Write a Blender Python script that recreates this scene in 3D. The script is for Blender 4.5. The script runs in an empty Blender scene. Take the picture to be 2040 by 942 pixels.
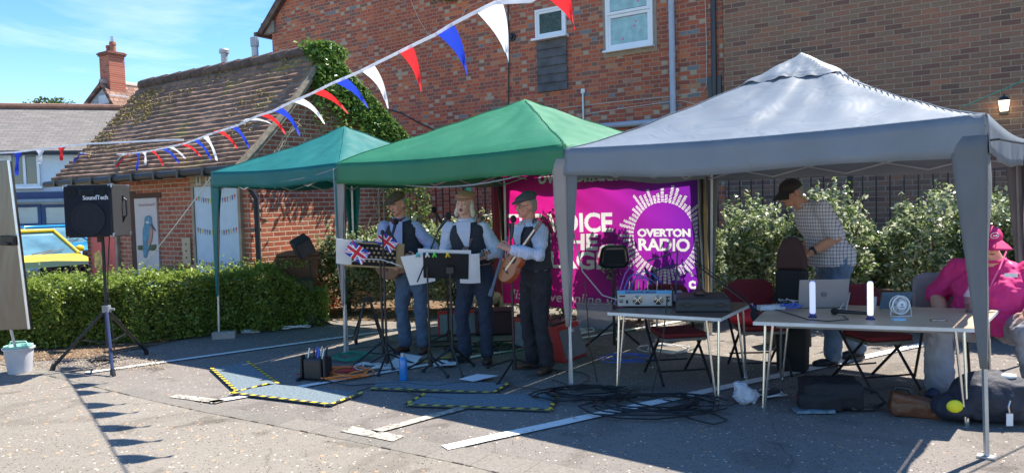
import bpy, bmesh, math, random
import numpy as np
from mathutils import Matrix, Vector, Euler
from mathutils.bvhtree import BVHTree
random.seed(7)
R_ = math.radians
sc = bpy.context.scene
C = sc.collection
# ---------------- camera ----------------
FPX, CX, CY, HCAM = 1450.0, 1020.0, 471.0, 1.63
PIT, ROL = math.atan(66/1450), 0.028
_F = Vector((0, math.cos(PIT), -math.sin(PIT)))
_R0 = Vector((1, 0, 0)); _U0 = Vector((0, math.sin(PIT), math.cos(PIT)))
_R = _R0*math.cos(ROL) - _U0*math.sin(ROL)
_U = _U0*math.cos(ROL) + _R0*math.sin(ROL)
cam = bpy.data.cameras.new('camera'); camo = bpy.data.objects.new('camera', cam); C.objects.link(camo)
m3 = Matrix((_R, _U, -_F)).transposed()
camo.matrix_world = Matrix.Translation((0, 0, HCAM)) @ m3.to_4x4()
cam.sensor_fit = 'HORIZONTAL'; cam.sensor_width = 36; cam.lens = FPX/2040*36; cam.clip_end = 2000; cam.clip_start = 0.05
sc.camera = camo
# ---------------- sky, sun, exposure ----------------
SUN = Vector((0.826, 0.563, 1.6)).normalized()
world = bpy.data.worlds.new('World'); sc.world = world; world.use_nodes = True
wn = world.node_tree.nodes; wl = world.node_tree.links
bg = wn['Background']; sky = wn.new('ShaderNodeTexSky'); sky.sky_type = 'NISHITA'; sky.sun_disc = False
sky.sun_elevation = R_(58); sky.sun_rotation = R_(55.7); sky.air_density = 1.0; sky.dust_density = 0.2; sky.ozone_density = 1.6; sky.altitude = 50
tc = wn.new('ShaderNodeTexCoord'); mp = wn.new('ShaderNodeMapping'); mp.inputs['Scale'].default_value = (1.2, 1.6, 7.0); mp.inputs['Rotation'].default_value = (0.12, -0.16, 0.3)
nz = wn.new('ShaderNodeTexNoise'); nz.inputs['Scale'].default_value = 1.9; nz.inputs['Detail'].default_value = 7; nz.inputs['Roughness'].default_value = 0.62; nz.inputs['Distortion'].default_value = 0.7
cr = wn.new('ShaderNodeValToRGB'); cr.color_ramp.elements[0].position = 0.52; cr.color_ramp.elements[1].position = 0.86
cr.color_ramp.elements[0].color = (0, 0, 0, 1); cr.color_ramp.elements[1].color = (.5, .5, .5, 1)
hs = wn.new('ShaderNodeHueSaturation'); hs.inputs['Saturation'].default_value = 1.34; hs.inputs['Value'].default_value = 1.16; hs.inputs['Hue'].default_value = 0.503
mx = wn.new('ShaderNodeMixRGB'); mx.inputs[2].default_value = (6.2, 6.7, 7.2, 1)
wl.new(tc.outputs['Generated'], mp.inputs[0]); wl.new(mp.outputs[0], nz.inputs['Vector']); wl.new(nz.outputs['Fac'], cr.inputs[0])
wl.new(sky.outputs[0], hs.inputs['Color']); wl.new(hs.outputs[0], mx.inputs[1]); wl.new(cr.outputs[0], mx.inputs[0]); wl.new(mx.outputs[0], bg.inputs[0])
bg.inputs[1].default_value = 0.105
sl = bpy.data.lights.new('sun', 'SUN'); sl.energy = 5.0; sl.angle = R_(0.5); sl.color = (1, .93, .81)
so = bpy.data.objects.new('sun', sl); C.objects.link(so); so.rotation_euler = SUN.to_track_quat('Z', 'Y').to_euler(); so.location = (10, 8, 20)
sc.view_settings.view_transform = 'Standard'; sc.view_settings.look = 'None'; sc.view_settings.gamma = 1; sc.view_settings.use_curve_mapping = False
sc.view_settings.exposure = 1.12
try:
    sc.cycles.max_bounces = 7; sc.cycles.transparent_max_bounces = 8; sc.cycles.sample_clamp_indirect = 6
except Exception: pass

# ---------------- pixel helpers (photo measured 2040 x 942) ----------------
def ray(x, y): return _F + _R*((x-CX)/FPX) - _U*((y-CY)/FPX)
def G(x, y, z=0.0):
    d = ray(x, y); t = (z-HCAM)/d.z; return Vector((d.x*t, d.y*t, z))
def V(x, y, Y):
    d = ray(x, y); t = Y/d.y; return Vector((d.x*t, Y, HCAM+d.z*t))
class Fr:
    def __init__(s, o, rz): s.o = Vector((o[0], o[1], 0)); s.rz = rz; s.m = Matrix.Translation(s.o) @ Matrix.Rotation(rz, 4, 'Z'); s.i = s.m.inverted()
    def pl(s, x, y, ax, val):     # ray against local plane ax = val, in local coordinates
        o = s.i @ Vector((0, 0, HCAM)); d = s.i.to_3x3() @ ray(x, y); t = (val-o[ax])/d[ax]; return o + d*t
    def w(s, p): return s.m @ Vector(p)

# ---------------- materials ----------------
MATS = {}
def newmat(n):
    m = bpy.data.materials.new(n); m.use_nodes = True; MATS[n] = m
    return m, m.node_tree.nodes, m.node_tree.links, m.node_tree.nodes['Principled BSDF']
def M(n, col, rough=.6, metal=0, var=.12, vs=6, bump=0, bs=40, spec=.5, emit=None, es=1, trans=0, alpha=1, sub=0, coat=0):
    if n in MATS: return MATS[n]
    m, N, L, b = newmat(n)
    b.inputs['Roughness'].default_value = rough; b.inputs['Metallic'].default_value = metal; b.inputs['Specular IOR Level'].default_value = spec
    b.inputs['Coat Weight'].default_value = coat
    c = tuple(col)
    t = N.new('ShaderNodeTexCoord')
    if var > 0:
        nz = N.new('ShaderNodeTexNoise'); nz.inputs['Scale'].default_value = vs; nz.inputs['Detail'].default_value = 5
        L.new(t.outputs['Object'], nz.inputs['Vector'])
        r = N.new('ShaderNodeValToRGB'); r.color_ramp.elements[0].position = .3; r.color_ramp.elements[1].position = .7
        r.color_ramp.elements[0].color = tuple(min(1, v*(1-var)) for v in c)+(1,); r.color_ramp.elements[1].color = tuple(min(1, v*(1+var)) for v in c)+(1,)
        L.new(nz.outputs['Fac'], r.inputs[0]); L.new(r.outputs[0], b.inputs['Base Color'])
    else: b.inputs['Base Color'].default_value = c+(1,)
    if bump:
        n2 = N.new('ShaderNodeTexNoise'); n2.inputs['Scale'].default_value = bs; n2.inputs['Detail'].default_value = 4; L.new(t.outputs['Object'], n2.inputs['Vector'])
        bp = N.new('ShaderNodeBump'); bp.inputs['Strength'].default_value = bump; bp.inputs['Distance'].default_value = .02
        L.new(n2.outputs['Fac'], bp.inputs['Height']); L.new(bp.outputs[0], b.inputs['Normal'])
    if emit: b.inputs['Emission Color'].default_value = tuple(emit)+(1,); b.inputs['Emission Strength'].default_value = es
    if trans: b.inputs['Transmission Weight'].default_value = trans
    if alpha < 1: b.inputs['Alpha'].default_value = alpha
    return m
def cloth(n, col, tr=.3, wr=.3, ws=2.6, gloss=.75, var=.08, crease=2.2):     # fabric that lets some sun through, creased by a bump
    m = M(n, col, gloss, var=var, vs=3); N = m.node_tree.nodes; L = m.node_tree.links; b = N['Principled BSDF']
    t = N.new('ShaderNodeTexCoord'); nz = N.new('ShaderNodeTexNoise'); nz.inputs['Scale'].default_value = ws; nz.inputs['Detail'].default_value = 2; nz.inputs['Distortion'].default_value = 1.2
    L.new(t.outputs['Object'], nz.inputs['Vector']); bp = N.new('ShaderNodeBump'); bp.inputs['Strength'].default_value = wr; bp.inputs['Distance'].default_value = .05
    vo = N.new('ShaderNodeTexVoronoi'); vo.feature = 'DISTANCE_TO_EDGE'; vo.inputs['Scale'].default_value = 1.7; am = N.new('ShaderNodeMixRGB'); am.inputs[0].default_value = .35; L.new(t.outputs['Object'], am.inputs[1]); L.new(nz.outputs['Color'], am.inputs[2]); L.new(am.outputs[0], vo.inputs['Vector'])
    L.new(math_n(N, L, 'ADD', nz.outputs['Fac'], math_n(N, L, 'MULTIPLY', math_n(N, L, 'MINIMUM', vo.outputs['Distance'], .05), crease)), bp.inputs['Height']); L.new(bp.outputs[0], b.inputs['Normal'])
    if tr:
        o = N['Material Output']; ts = N.new('ShaderNodeBsdfTranslucent'); ms = N.new('ShaderNodeMixShader'); ms.inputs[0].default_value = tr
        src = b.inputs['Base Color']
        if src.links: L.new(src.links[0].from_socket, ts.inputs[0])
        else: ts.inputs[0].default_value = src.default_value
        L.new(b.outputs[0], ms.inputs[1]); L.new(ts.outputs[0], ms.inputs[2]); L.new(ms.outputs[0], o.inputs[0])
    return m
def math_n(N, L, op, a, b=None, c=None):
    n = N.new('ShaderNodeMath'); n.operation = op
    for i, v in enumerate((a, b, c)):
        if v is None: continue
        if isinstance(v, (int, float)): n.inputs[i].default_value = v
        else: L.new(v, n.inputs[i])
    return n.outputs[0]
def brick(n, pal, mortar, bl=.235, bh=.075, flem=False, jit=.01, mw=.011, axis='X', stain=.25, patch=None):
    m, N, L, b = newmat(n); A = lambda op, x, y=None, z=None: math_n(N, L, op, x, y, z)
    t = N.new('ShaderNodeTexCoord'); sx = N.new('ShaderNodeSeparateXYZ'); L.new(t.outputs['Object'], sx.inputs[0])
    nz = N.new('ShaderNodeTexNoise'); nz.inputs['Scale'].default_value = 5; nz.inputs['Detail'].default_value = 2; L.new(t.outputs['Object'], nz.inputs['Vector'])
    ns = N.new('ShaderNodeSeparateColor'); L.new(nz.outputs['Color'], ns.inputs[0])
    u0 = A('ADD', sx.outputs[axis], 50.0); u0 = A('ADD', u0, A('MULTIPLY', A('SUBTRACT', ns.outputs[0], .5), jit*2)); v0 = A('ADD', A('ADD', sx.outputs['Z'], 10.0), A('MULTIPLY', A('SUBTRACT', ns.outputs[1], .5), jit*2))
    row = A('FLOOR', A('DIVIDE', v0, bh)); vf = A('MULTIPLY', A('FRACT', A('DIVIDE', v0, bh)), bh)
    par = A('MODULO', row, 2.0)
    if flem:
        P = bl*1.5; uu = A('ADD', A('DIVIDE', u0, P), A('MULTIPLY', par, .5)); cell = A('FLOOR', uu); f = A('FRACT', uu)
        head = A('GREATER_THAN', f, .6667); uf = A('MULTIPLY', A('SUBTRACT', f, A('MULTIPLY', head, .6667)), P); w = A('SUBTRACT', bl, A('MULTIPLY', head, bl*.5))
        col = A('ADD', A('MULTIPLY', cell, 2.0), head)
    else:
        uu = A('ADD', A('DIVIDE', u0, bl), A('MULTIPLY', par, .5)); col = A('FLOOR', uu); uf = A('MULTIPLY', A('FRACT', uu), bl); w = bl; head = 0.0
    cb = N.new('ShaderNodeCombineXYZ'); L.new(row, cb.inputs[0]); L.new(col, cb.inputs[1])
    wn_ = N.new('ShaderNodeTexWhiteNoise'); wn_.noise_dimensions = '3D'; L.new(cb.outputs[0], wn_.inputs['Vector'])
    rv = wn_.outputs['Value']
    if flem: rv = A('MINIMUM', A('ADD', rv, A('MULTIPLY', head, .22)), .999)
    r = N.new('ShaderNodeValToRGB'); r.color_ramp.interpolation = 'CONSTANT'
    els = r.color_ramp.elements
    for i, (p, c) in enumerate(pal):
        e = els[i] if i < 2 else els.new(p); e.position = p; e.color = tuple(c)+(1,)
    L.new(rv, r.inputs[0])
    eu = A('MINIMUM', uf, A('SUBTRACT', w, uf)); ev = A('MINIMUM', vf, A('SUBTRACT', bh, vf)); e = A('MINIMUM', eu, ev)
    mask = N.new('ShaderNodeMapRange'); mask.inputs['From Min'].default_value = mw*.35; mask.inputs['From Max'].default_value = mw*.75; L.new(e, mask.inputs['Value'])
    n3 = N.new('ShaderNodeTexNoise'); n3.inputs['Scale'].default_value = 38; n3.inputs['Detail'].default_value = 4; L.new(t.outputs['Object'], n3.inputs['Vector'])
    n4 = N.new('ShaderNodeTexNoise'); n4.inputs['Scale'].default_value = .7; n4.inputs['Detail'].default_value = 5; L.new(t.outputs['Object'], n4.inputs['Vector'])
    hv = N.new('ShaderNodeHueSaturation'); L.new(r.outputs[0], hv.inputs['Color']); L.new(A('ADD', .62, A('ADD', A('MULTIPLY', n3.outputs['Fac'], .5), A('MULTIPLY', n4.outputs['Fac'], stain))), hv.inputs['Value'])
    bc = hv.outputs[0]
    if patch:       # worn, rubbed area of brighter brick
        n5 = N.new('ShaderNodeTexNoise'); n5.inputs['Scale'].default_value = .45; n5.inputs['Detail'].default_value = 3; L.new(t.outputs['Object'], n5.inputs['Vector'])
        pr = N.new('ShaderNodeMapRange'); pr.inputs['From Min'].default_value = .52; pr.inputs['From Max'].default_value = .62; pr.inputs['To Max'].default_value = .6; L.new(n5.outputs['Fac'], pr.inputs['Value'])
        pm = N.new('ShaderNodeMixRGB'); L.new(pr.outputs[0], pm.inputs[0]); L.new(bc, pm.inputs[1]); pm.inputs[2].default_value = tuple(patch)+(1,); bc = pm.outputs[0]
    mxx = N.new('ShaderNodeMixRGB'); L.new(mask.outputs[0], mxx.inputs[0]); mxx.inputs[1].default_value = tuple(mortar)+(1,); L.new(bc, mxx.inputs[2])
    L.new(mxx.outputs[0], b.inputs['Base Color']); b.inputs['Roughness'].default_value = .88; b.inputs['Specular IOR Level'].default_value = .25
    bp = N.new('ShaderNodeBump'); bp.inputs['Distance'].default_value = .008; bp.inputs['Strength'].default_value = .8
    L.new(A('ADD', mask.outputs[0], A('MULTIPLY', n3.outputs['Fac'], .6)), bp.inputs['Height']); L.new(bp.outputs[0], b.inputs['Normal'])
    return m
def leafmat(n, cols, tr=.35, rough=.45, sc_=3.0, spec=.5):
    m, N, L, b = newmat(n); t = N.new('ShaderNodeTexCoord'); g = N.new('ShaderNodeNewGeometry')
    nz = N.new('ShaderNodeTexNoise'); nz.inputs['Scale'].default_value = sc_; L.new(t.outputs['Object'], nz.inputs['Vector'])
    f = math_n(N, L, 'ADD', math_n(N, L, 'MULTIPLY', g.outputs['Random Per Island'], .65), math_n(N, L, 'MULTIPLY', nz.outputs['Fac'], .38))
    r = N.new('ShaderNodeValToRGB'); els = r.color_ramp.elements
    for i, (p, c) in enumerate(cols):
        e = els[i] if i < 2 else els.new(p); e.position = p; e.color = tuple(c)+(1,)
    L.new(f, r.inputs[0]); L.new(r.outputs[0], b.inputs['Base Color']); b.inputs['Roughness'].default_value = rough; b.inputs['Specular IOR Level'].default_value = spec
    ts = N.new('ShaderNodeBsdfTranslucent'); L.new(r.outputs[0], ts.inputs[0]); ms = N.new('ShaderNodeMixShader'); ms.inputs[0].default_value = tr
    L.new(b.outputs[0], ms.inputs[1]); L.new(ts.outputs[0], ms.inputs[2]); L.new(ms.outputs[0], N['Material Output'].inputs[0])
    return m

# ---------------- mesh collector ----------------
class MB:
    def __init__(s): s.v = []; s.f = []; s.mi = []; s.m = Matrix(); s.k = 0
    def addv(s, pts):
        b = len(s.v); s.v += [tuple(s.m @ Vector(p)) for p in pts]; return b
    def face(s, ids): s.f.append(ids); s.mi.append(s.k)
    def box(s, c, d, R=None):
        x, y, z = d[0]/2, d[1]/2, d[2]/2; R = R or Matrix.Identity(3); c = Vector(c)
        b = s.addv([c + R @ Vector(p) for p in ((-x,-y,-z),(x,-y,-z),(x,y,-z),(-x,y,-z),(-x,-y,z),(x,-y,z),(x,y,z),(-x,y,z))])
        for f in ((0,3,2,1),(4,5,6,7),(0,1,5,4),(1,2,6,5),(2,3,7,6),(3,0,4,7)): s.face([b+i for i in f])
        return s
    def tube(s, pts, r, n=6, closed=False, flat=None):
        pts = [Vector(p) for p in pts]; k = len(pts); rs = r if isinstance(r, (list, tuple)) else [r]*k
        T = []
        for i in range(k):
            a = pts[(i-1) % k] if closed or i else pts[i]; c = pts[(i+1) % k] if closed or i < k-1 else pts[i]
            d = c-a; T.append(d.normalized() if d.length > 1e-9 else Vector((0, 0, 1)))
        u = T[0].orthogonal().normalized(); base = []
        for i in range(k):
            u = (u - T[i]*u.dot(T[i])); u = u.normalized() if u.length > 1e-6 else T[i].orthogonal().normalized()
            w = T[i].cross(u)
            base.append(s.addv([pts[i] + (u*math.cos(2*math.pi*j/n) + w*math.sin(2*math.pi*j/n))*rs[i] for j in range(n)]))
        for i in range(k if closed else k-1):
            a, b = base[i], base[(i+1) % k]
            for j in range(n): s.face([a+j, a+(j+1) % n, b+(j+1) % n, b+j])
        if not closed:
            s.face([base[0]+j for j in range(n)][::-1]); s.face([base[-1]+j for j in range(n)])
        return s
    def cyl(s, p0, p1, r0, r1=None, n=14): return s.tube([p0, p1], [r0, r0 if r1 is None else r1], n)
    def lathe(s, prof, c=(0, 0, 0), n=20, R=None):
        R = R or Matrix.Identity(3); c = Vector(c); bs = []
        for (r, z) in prof: bs.append(s.addv([c + R @ Vector((r*math.cos(2*math.pi*j/n), r*math.sin(2*math.pi*j/n), z)) for j in range(n)]))
        for a, b in zip(bs, bs[1:]):
            for j in range(n): s.face([a+j, a+(j+1) % n, b+(j+1) % n, b+j])
        s.face([bs[0]+j for j in range(n)][::-1]); s.face([bs[-1]+j for j in range(n)])
        return s
    def ell(s, c, r, R=None, nu=14, nv=9):
        R = R or Matrix.Identity(3); c = Vector(c); rows = []
        for i in range(1, nv):
            ph = math.pi*i/nv
            rows.append(s.addv([c + R @ Vector((r[0]*math.sin(ph)*math.cos(2*math.pi*j/nu), r[1]*math.sin(ph)*math.sin(2*math.pi*j/nu), r[2]*math.cos(ph))) for j in range(nu)]))
        t = s.addv([c + R @ Vector((0, 0, r[2]))]); b = s.addv([c - R @ Vector((0, 0, r[2]))])
        for a, d in zip(rows, rows[1:]):
            for j in range(nu): s.face([a+j, d+j, d+(j+1) % nu, a+(j+1) % nu])
        for j in range(nu): s.face([t, rows[0]+j, rows[0]+(j+1) % nu]); s.face([b, rows[-1]+(j+1) % nu, rows[-1]+j])
        return s
    def loft(s, rings):          # rings of (centre, ra, rb[, yaw]) stacked; elliptical in local XY
        bs = []; n = 18
        for q in rings:
            c, ra, rb = Vector(q[0]), q[1], q[2]; yw = q[3] if len(q) > 3 else 0
            bs.append(s.addv([c + Vector((ra*math.cos(a)*math.cos(yw)-rb*math.sin(a)*math.sin(yw), ra*math.cos(a)*math.sin(yw)+rb*math.sin(a)*math.cos(yw), 0)) for a in (2*math.pi*j/n for j in range(n))]))
        for a, b in zip(bs, bs[1:]):
            for j in range(n): s.face([a+j, a+(j+1) % n, b+(j+1) % n, b+j])
        s.face([bs[0]+j for j in range(n)][::-1]); s.face([bs[-1]+j for j in range(n)])
        return s
    def prism(s, poly, y0, y1):   # polygon in XZ, extruded along Y
        n = len(poly); a = s.addv([(p[0], y0, p[1]) for p in poly]); b = s.addv([(p[0], y1, p[1]) for p in poly])
        s.face(list(range(a, a+n))); s.face(list(range(b, b+n))[::-1])
        for j in range(n): s.face([a+j, b+j, b+(j+1) % n, a+(j+1) % n])
        return s
    def slab(s, poly, z0, z1):    # polygon in XY, extruded along Z
        n = len(poly); a = s.addv([(p[0], p[1], z0) for p in poly]); b = s.addv([(p[0], p[1], z1) for p in poly])
        s.face(list(range(a, a+n))[::-1]); s.face(list(range(b, b+n)))
        for j in range(n): s.face([a+j, a+(j+1) % n, b+(j+1) % n, b+j])
        return s
    def grid(s, fn, nu, nv):
        b = s.addv([fn(i/nu, j/nv) for j in range(nv+1) for i in range(nu+1)])
        for j in range(nv):
            for i in range(nu): a = b+j*(nu+1)+i; s.face([a, a+1, a+nu+2, a+nu+1])
        return s
    def poly(s, pts): b = s.addv(pts); s.face(list(range(b, b+len(pts)))); return s
    def build(s, name, mat, parent=None, smooth=False, bevel=0, solid=0, kind=None):
        me = bpy.data.meshes.new(name); me.from_pydata(s.v, [], s.f)
        for m in (mat if isinstance(mat, (list, tuple)) else [mat]): me.materials.append(m)
        me.polygons.foreach_set('material_index', s.mi)
        bm = bmesh.new(); bm.from_mesh(me); bmesh.ops.recalc_face_normals(bm, faces=bm.faces); bm.to_mesh(me); bm.free()
        if smooth:
            me.shade_smooth()
            try: me.set_sharp_from_angle(angle=R_(40 if smooth is True else smooth))
            except Exception: pass
        o = bpy.data.objects.new(name, me); C.objects.link(o)
        if parent: o.parent = parent
        if bevel:
            b = o.modifiers.new('bevel', 'BEVEL'); b.width = bevel; b.segments = 2; b.limit_method = 'ANGLE'; b.angle_limit = R_(35)
        if solid:
            b = o.modifiers.new('solid', 'SOLIDIFY'); b.thickness = solid; b.offset = 0
        if kind: o['kind'] = kind
        return o
def RZ(a): return Matrix.Rotation(a, 3, 'Z')
def RX(a): return Matrix.Rotation(a, 3, 'X')
def RY(a): return Matrix.Rotation(a, 3, 'Y')
def tag(o, label, cat, group=None):
    o['label'] = label; o['category'] = cat
    if group: o['group'] = group
    return o
def thing(name, label, cat, loc=(0, 0, 0), rz=0, group=None):
    o = bpy.data.objects.new(name, None); C.objects.link(o); o.empty_display_size = .1
    o.location = loc; o.rotation_euler = (0, 0, rz); return tag(o, label, cat, group)
def struct(o): o['kind'] = 'structure'; return o
def bake(o):
    dg = bpy.context.evaluated_depsgraph_get(); dg.update()
    me = bpy.data.meshes.new_from_object(o.evaluated_get(dg)); o.modifiers.clear(); o.data = me; return o
def vox(mb, name, mat, parent=None, size=.01, it=4, disp=0, ds=.12, fac=.5):
    o = mb.build(name, mat, None); r = o.modifiers.new('r', 'REMESH'); r.mode = 'VOXEL'; r.voxel_size = size; r.use_smooth_shade = True
    s = o.modifiers.new('s', 'SMOOTH'); s.iterations = it; s.factor = fac
    if disp:
        tx = bpy.data.textures.new('cloth', 'CLOUDS'); tx.noise_scale = ds; d = o.modifiers.new('d', 'DISPLACE'); d.texture = tx; d.strength = disp; d.mid_level = .5
    bake(o); o.data.shade_smooth()
    if parent: o.parent = parent
    return o
def copyt(o, parent=None):
    c = o.copy(); C.objects.link(c); c.parent = parent
    for ch in list(o.children): copyt(ch, c)
    return c
def text(name, s, size, mat, parent, mtx, depth=.002, align='CENTER', bold=0, xs=1):
    cu = bpy.data.curves.new(name, 'FONT'); cu.body = s; cu.size = size; cu.align_x = align; cu.align_y = 'CENTER'; cu.extrude = depth; cu.offset = bold; cu.resolution_u = 3
    t = bpy.data.objects.new(name, cu); C.objects.link(t); dg = bpy.context.evaluated_depsgraph_get(); dg.update()
    me = bpy.data.meshes.new_from_object(t.evaluated_get(dg)); bpy.data.objects.remove(t)
    me.transform(mtx @ Matrix.Scale(xs, 4, (1, 0, 0))); me.materials.clear(); me.materials.append(mat); o = bpy.data.objects.new(name, me); C.objects.link(o); o.parent = parent; return o
def TM(loc, rz=0, rx=90): return Matrix.Translation(loc) @ Euler((0, 0, rz)).to_matrix().to_4x4() @ Euler((R_(rx), 0, 0)).to_matrix().to_4x4()
def leaves(name, P, size, mat, parent=None, seed=1, up=.3, asp=.55):
    rg = np.random.default_rng(seed); n = len(P); P = np.asarray(P, float)
    nrm = rg.normal(size=(n, 3)); nrm[:, 2] = np.abs(nrm[:, 2])+up; nrm /= np.linalg.norm(nrm, axis=1)[:, None]
    a = np.cross(nrm, rg.normal(size=(n, 3))); a /= np.linalg.norm(a, axis=1)[:, None]; b = np.cross(nrm, a)
    L = (size*rg.uniform(.55, 1.25, n))[:, None]; W = L*asp
    bend = nrm*L*.22
    v = np.stack([P-a*L, P-b*W+bend, P+a*L, P+b*W+bend], 1).reshape(-1, 3)
    me = bpy.data.meshes.new(name); me.vertices.add(4*n); me.vertices.foreach_set('co', v.ravel().astype(np.float32))
    me.loops.add(4*n); me.polygons.add(n); me.loops.foreach_set('vertex_index', np.arange(4*n, dtype=np.int32))
    me.polygons.foreach_set('loop_start', np.arange(0, 4*n, 4, dtype=np.int32)); me.polygons.foreach_set('loop_total', np.full(n, 4, dtype=np.int32))
    me.update(calc_edges=True); me.materials.append(mat); o = bpy.data.objects.new(name, me); C.objects.link(o)
    if parent: o.parent = parent
    return o
# ---------------- shared materials ----------------
white = M('white_paint', (.78, .79, .8), .45, var=.05); upvc = M('upvc', (.82, .84, .86), .3, var=.03)
black = M('black_plastic', (.02, .02, .022), .45, var=.2, vs=30); blackm = M('black_metal', (.025, .026, .03), .35, metal=.3, var=.1)
chrome = M('bright_steel', (.72, .72, .7), .22, metal=1, var=.05); galv = M('galvanised', (.55, .56, .57), .4, metal=.8, var=.15)
glassd = M('window_glass', (.06, .08, .10), .06, var=.3, vs=2, spec=1)
wood = M('fresh_timber', (.5, .34, .18), .7, var=.2, vs=8)
oldpal = [(0, (.45, .12, .06)), (.16, (.52, .165, .075)), (.32, (.38, .105, .065)), (.48, (.32, .095, .065)), (.62, (.43, .135, .075)), (.76, (.25, .095, .07)), (.88, (.22, .12, .09)), (.955, (.19, .20, .21)), (.97, (.44, .22, .12)), (.99, (.42, .33, .24))]
M_old = brick('old_red_brick', oldpal, (.42, .29, .21), bl=.25, bh=.084, flem=True, jit=.016, mw=.013, stain=.35, patch=(.34, .09, .05))
M_brown = brick('brown_brick', [(0, (.27, .15, .10)), (.25, (.235, .135, .095)), (.45, (.31, .155, .10)), (.62, (.20, .105, .08)), (.78, (.265, .17, .115)), (.9, (.17, .105, .08)), (.96, (.35, .165, .10))], (.39, .28, .20), bl=.262, bh=.087, jit=.004, mw=.014, stain=.25)
shedpal = [(0, (.42, .125, .075)), (.3, (.47, .15, .09)), (.55, (.37, .105, .065)), (.8, (.44, .165, .11)), (.93, (.31, .10, .07))]
M_shed = brick('shed_brick', shedpal, (.52, .42, .31), bl=.225, bh=.072, jit=.005, mw=.014, stain=.2)
M_shedy = brick('shed_gable_brick', shedpal, (.56, .47, .36), bl=.225, bh=.072, jit=.006, mw=.014, axis='Y', stain=.2)

# ---------------- ground ----------------
def asphalt(n, c1, c2, speck, leafc=None, ls=.0):
    m, N, L, b = newmat(n); t = N.new('ShaderNodeTexCoord')
    def noise(s, d=4, dist=0):
        z = N.new('ShaderNodeTexNoise'); z.inputs['Scale'].default_value = s; z.inputs['Detail'].default_value = d; z.inputs['Distortion'].default_value = dist; L.new(t.outputs['Object'], z.inputs['Vector']); return z.outputs['Fac']
    r = N.new('ShaderNodeValToRGB'); r.color_ramp.elements[0].position = .32; r.color_ramp.elements[1].position = .68; r.color_ramp.elements[0].color = c1+(1,); r.color_ramp.elements[1].color = c2+(1,)
    L.new(math_n(N, L, 'ADD', math_n(N, L, 'MULTIPLY', noise(.55, 6, .4), .6), math_n(N, L, 'MULTIPLY', noise(14, 5), .4)), r.inputs[0])
    def cells(scale, thr, colr, prev, rnd=True):
        vo = N.new('ShaderNodeTexVoronoi'); vo.inputs['Scale'].default_value = scale; L.new(t.outputs['Object'], vo.inputs['Vector'])
        sc3 = N.new('ShaderNodeSeparateColor'); L.new(vo.outputs['Color'], sc3.inputs[0])
        a = math_n(N, L, 'LESS_THAN', vo.outputs['Distance'], .34); k = math_n(N, L, 'MULTIPLY', a, math_n(N, L, 'GREATER_THAN', sc3.outputs[0], thr))
        mxx = N.new('ShaderNodeMixRGB'); L.new(k, mxx.inputs[0]); L.new(prev, mxx.inputs[1]); mxx.inputs[2].default_value = colr+(1,); return mxx.outputs[0]
    c = cells(95, .62, speck, r.outputs[0]); c = cells(60, .84, tuple(v*.35 for v in c1), c); c = cells(42, .955, (.62, .54, .44), c)
    if leafc: c = cells(24, 1-ls, leafc, c)
    def mul(prev, fac, colr):
        mm = N.new('ShaderNodeMixRGB'); mm.blend_type = 'MULTIPLY'; L.new(fac, mm.inputs[0]); L.new(prev, mm.inputs[1]); mm.inputs[2].default_value = colr+(1,); return mm.outputs[0]
    st = N.new('ShaderNodeMapRange'); st.inputs['From Min'].default_value = .54; st.inputs['From Max'].default_value = .64; L.new(noise(1.1, 6, 1.2), st.inputs['Value']); c = mul(c, math_n(N, L, 'MULTIPLY', st.outputs[0], .8), (.72, .71, .70))
    st = N.new('ShaderNodeMapRange'); st.inputs['From Min'].default_value = .63; st.inputs['From Max'].default_value = .67; L.new(noise(2.3, 3, .3), st.inputs['Value']); c = mul(c, math_n(N, L, 'MULTIPLY', st.outputs[0], .9), (.70, .69, .68))
    vc = N.new('ShaderNodeTexVoronoi'); vc.feature = 'DISTANCE_TO_EDGE'; vc.inputs['Scale'].default_value = .55; wv = N.new('ShaderNodeTexNoise'); wv.inputs['Scale'].default_value = 3; wv.inputs['Detail'].default_value = 5; L.new(t.outputs['Object'], wv.inputs['Vector']); am = N.new('ShaderNodeMixRGB'); am.inputs[0].default_value = .18; L.new(t.outputs['Object'], am.inputs[1]); L.new(wv.outputs['Color'], am.inputs[2]); L.new(am.outputs[0], vc.inputs['Vector'])
    ck = math_n(N, L, 'MULTIPLY', math_n(N, L, 'LESS_THAN', vc.outputs['Distance'], .0032), math_n(N, L, 'GREATER_THAN', noise(.8, 2), .52)); c = mul(c, math_n(N, L, 'MULTIPLY', ck, .35), (.4, .39, .38))
    L.new(c, b.inputs['Base Color']); b.inputs['Roughness'].default_value = .9; b.inputs['Specular IOR Level'].default_value = .25
    bp = N.new('ShaderNodeBump'); bp.inputs['Strength'].default_value = .5; bp.inputs['Distance'].default_value = .01; L.new(noise(110, 3), bp.inputs['Height']); L.new(bp.outputs[0], b.inputs['Normal'])
    return m
M_bay = asphalt('bay_asphalt', (.175, .155, .14), (.225, .20, .182), (.30, .28, .25), (.42, .25, .14), .02)
M_road = asphalt('road_asphalt', (.195, .172, .145), (.255, .228, .196), (.33, .30, .255), (.50, .30, .17), .05)
M_soil = asphalt('soil', (.10, .065, .04), (.19, .12, .075), (.30, .21, .13), (.42, .27, .14), .35)
g = MB(); g.poly([(-150, -150, 0), (150, -150, 0), (150, 150, 0), (-150, 150, 0)]); struct(g.build('ground', M_bay))
pv = [G(-60, 700), G(130, 742), G(300, 783), G(400, 803), G(692, 852), G(1000, 905), G(1300, 965), G(1700, 1040)]
lo = [G(-60, 712), G(130, 757), G(300, 798), G(400, 820), G(615, 862), G(927, 927), G(1200, 995), G(1640, 1090)]
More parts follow.
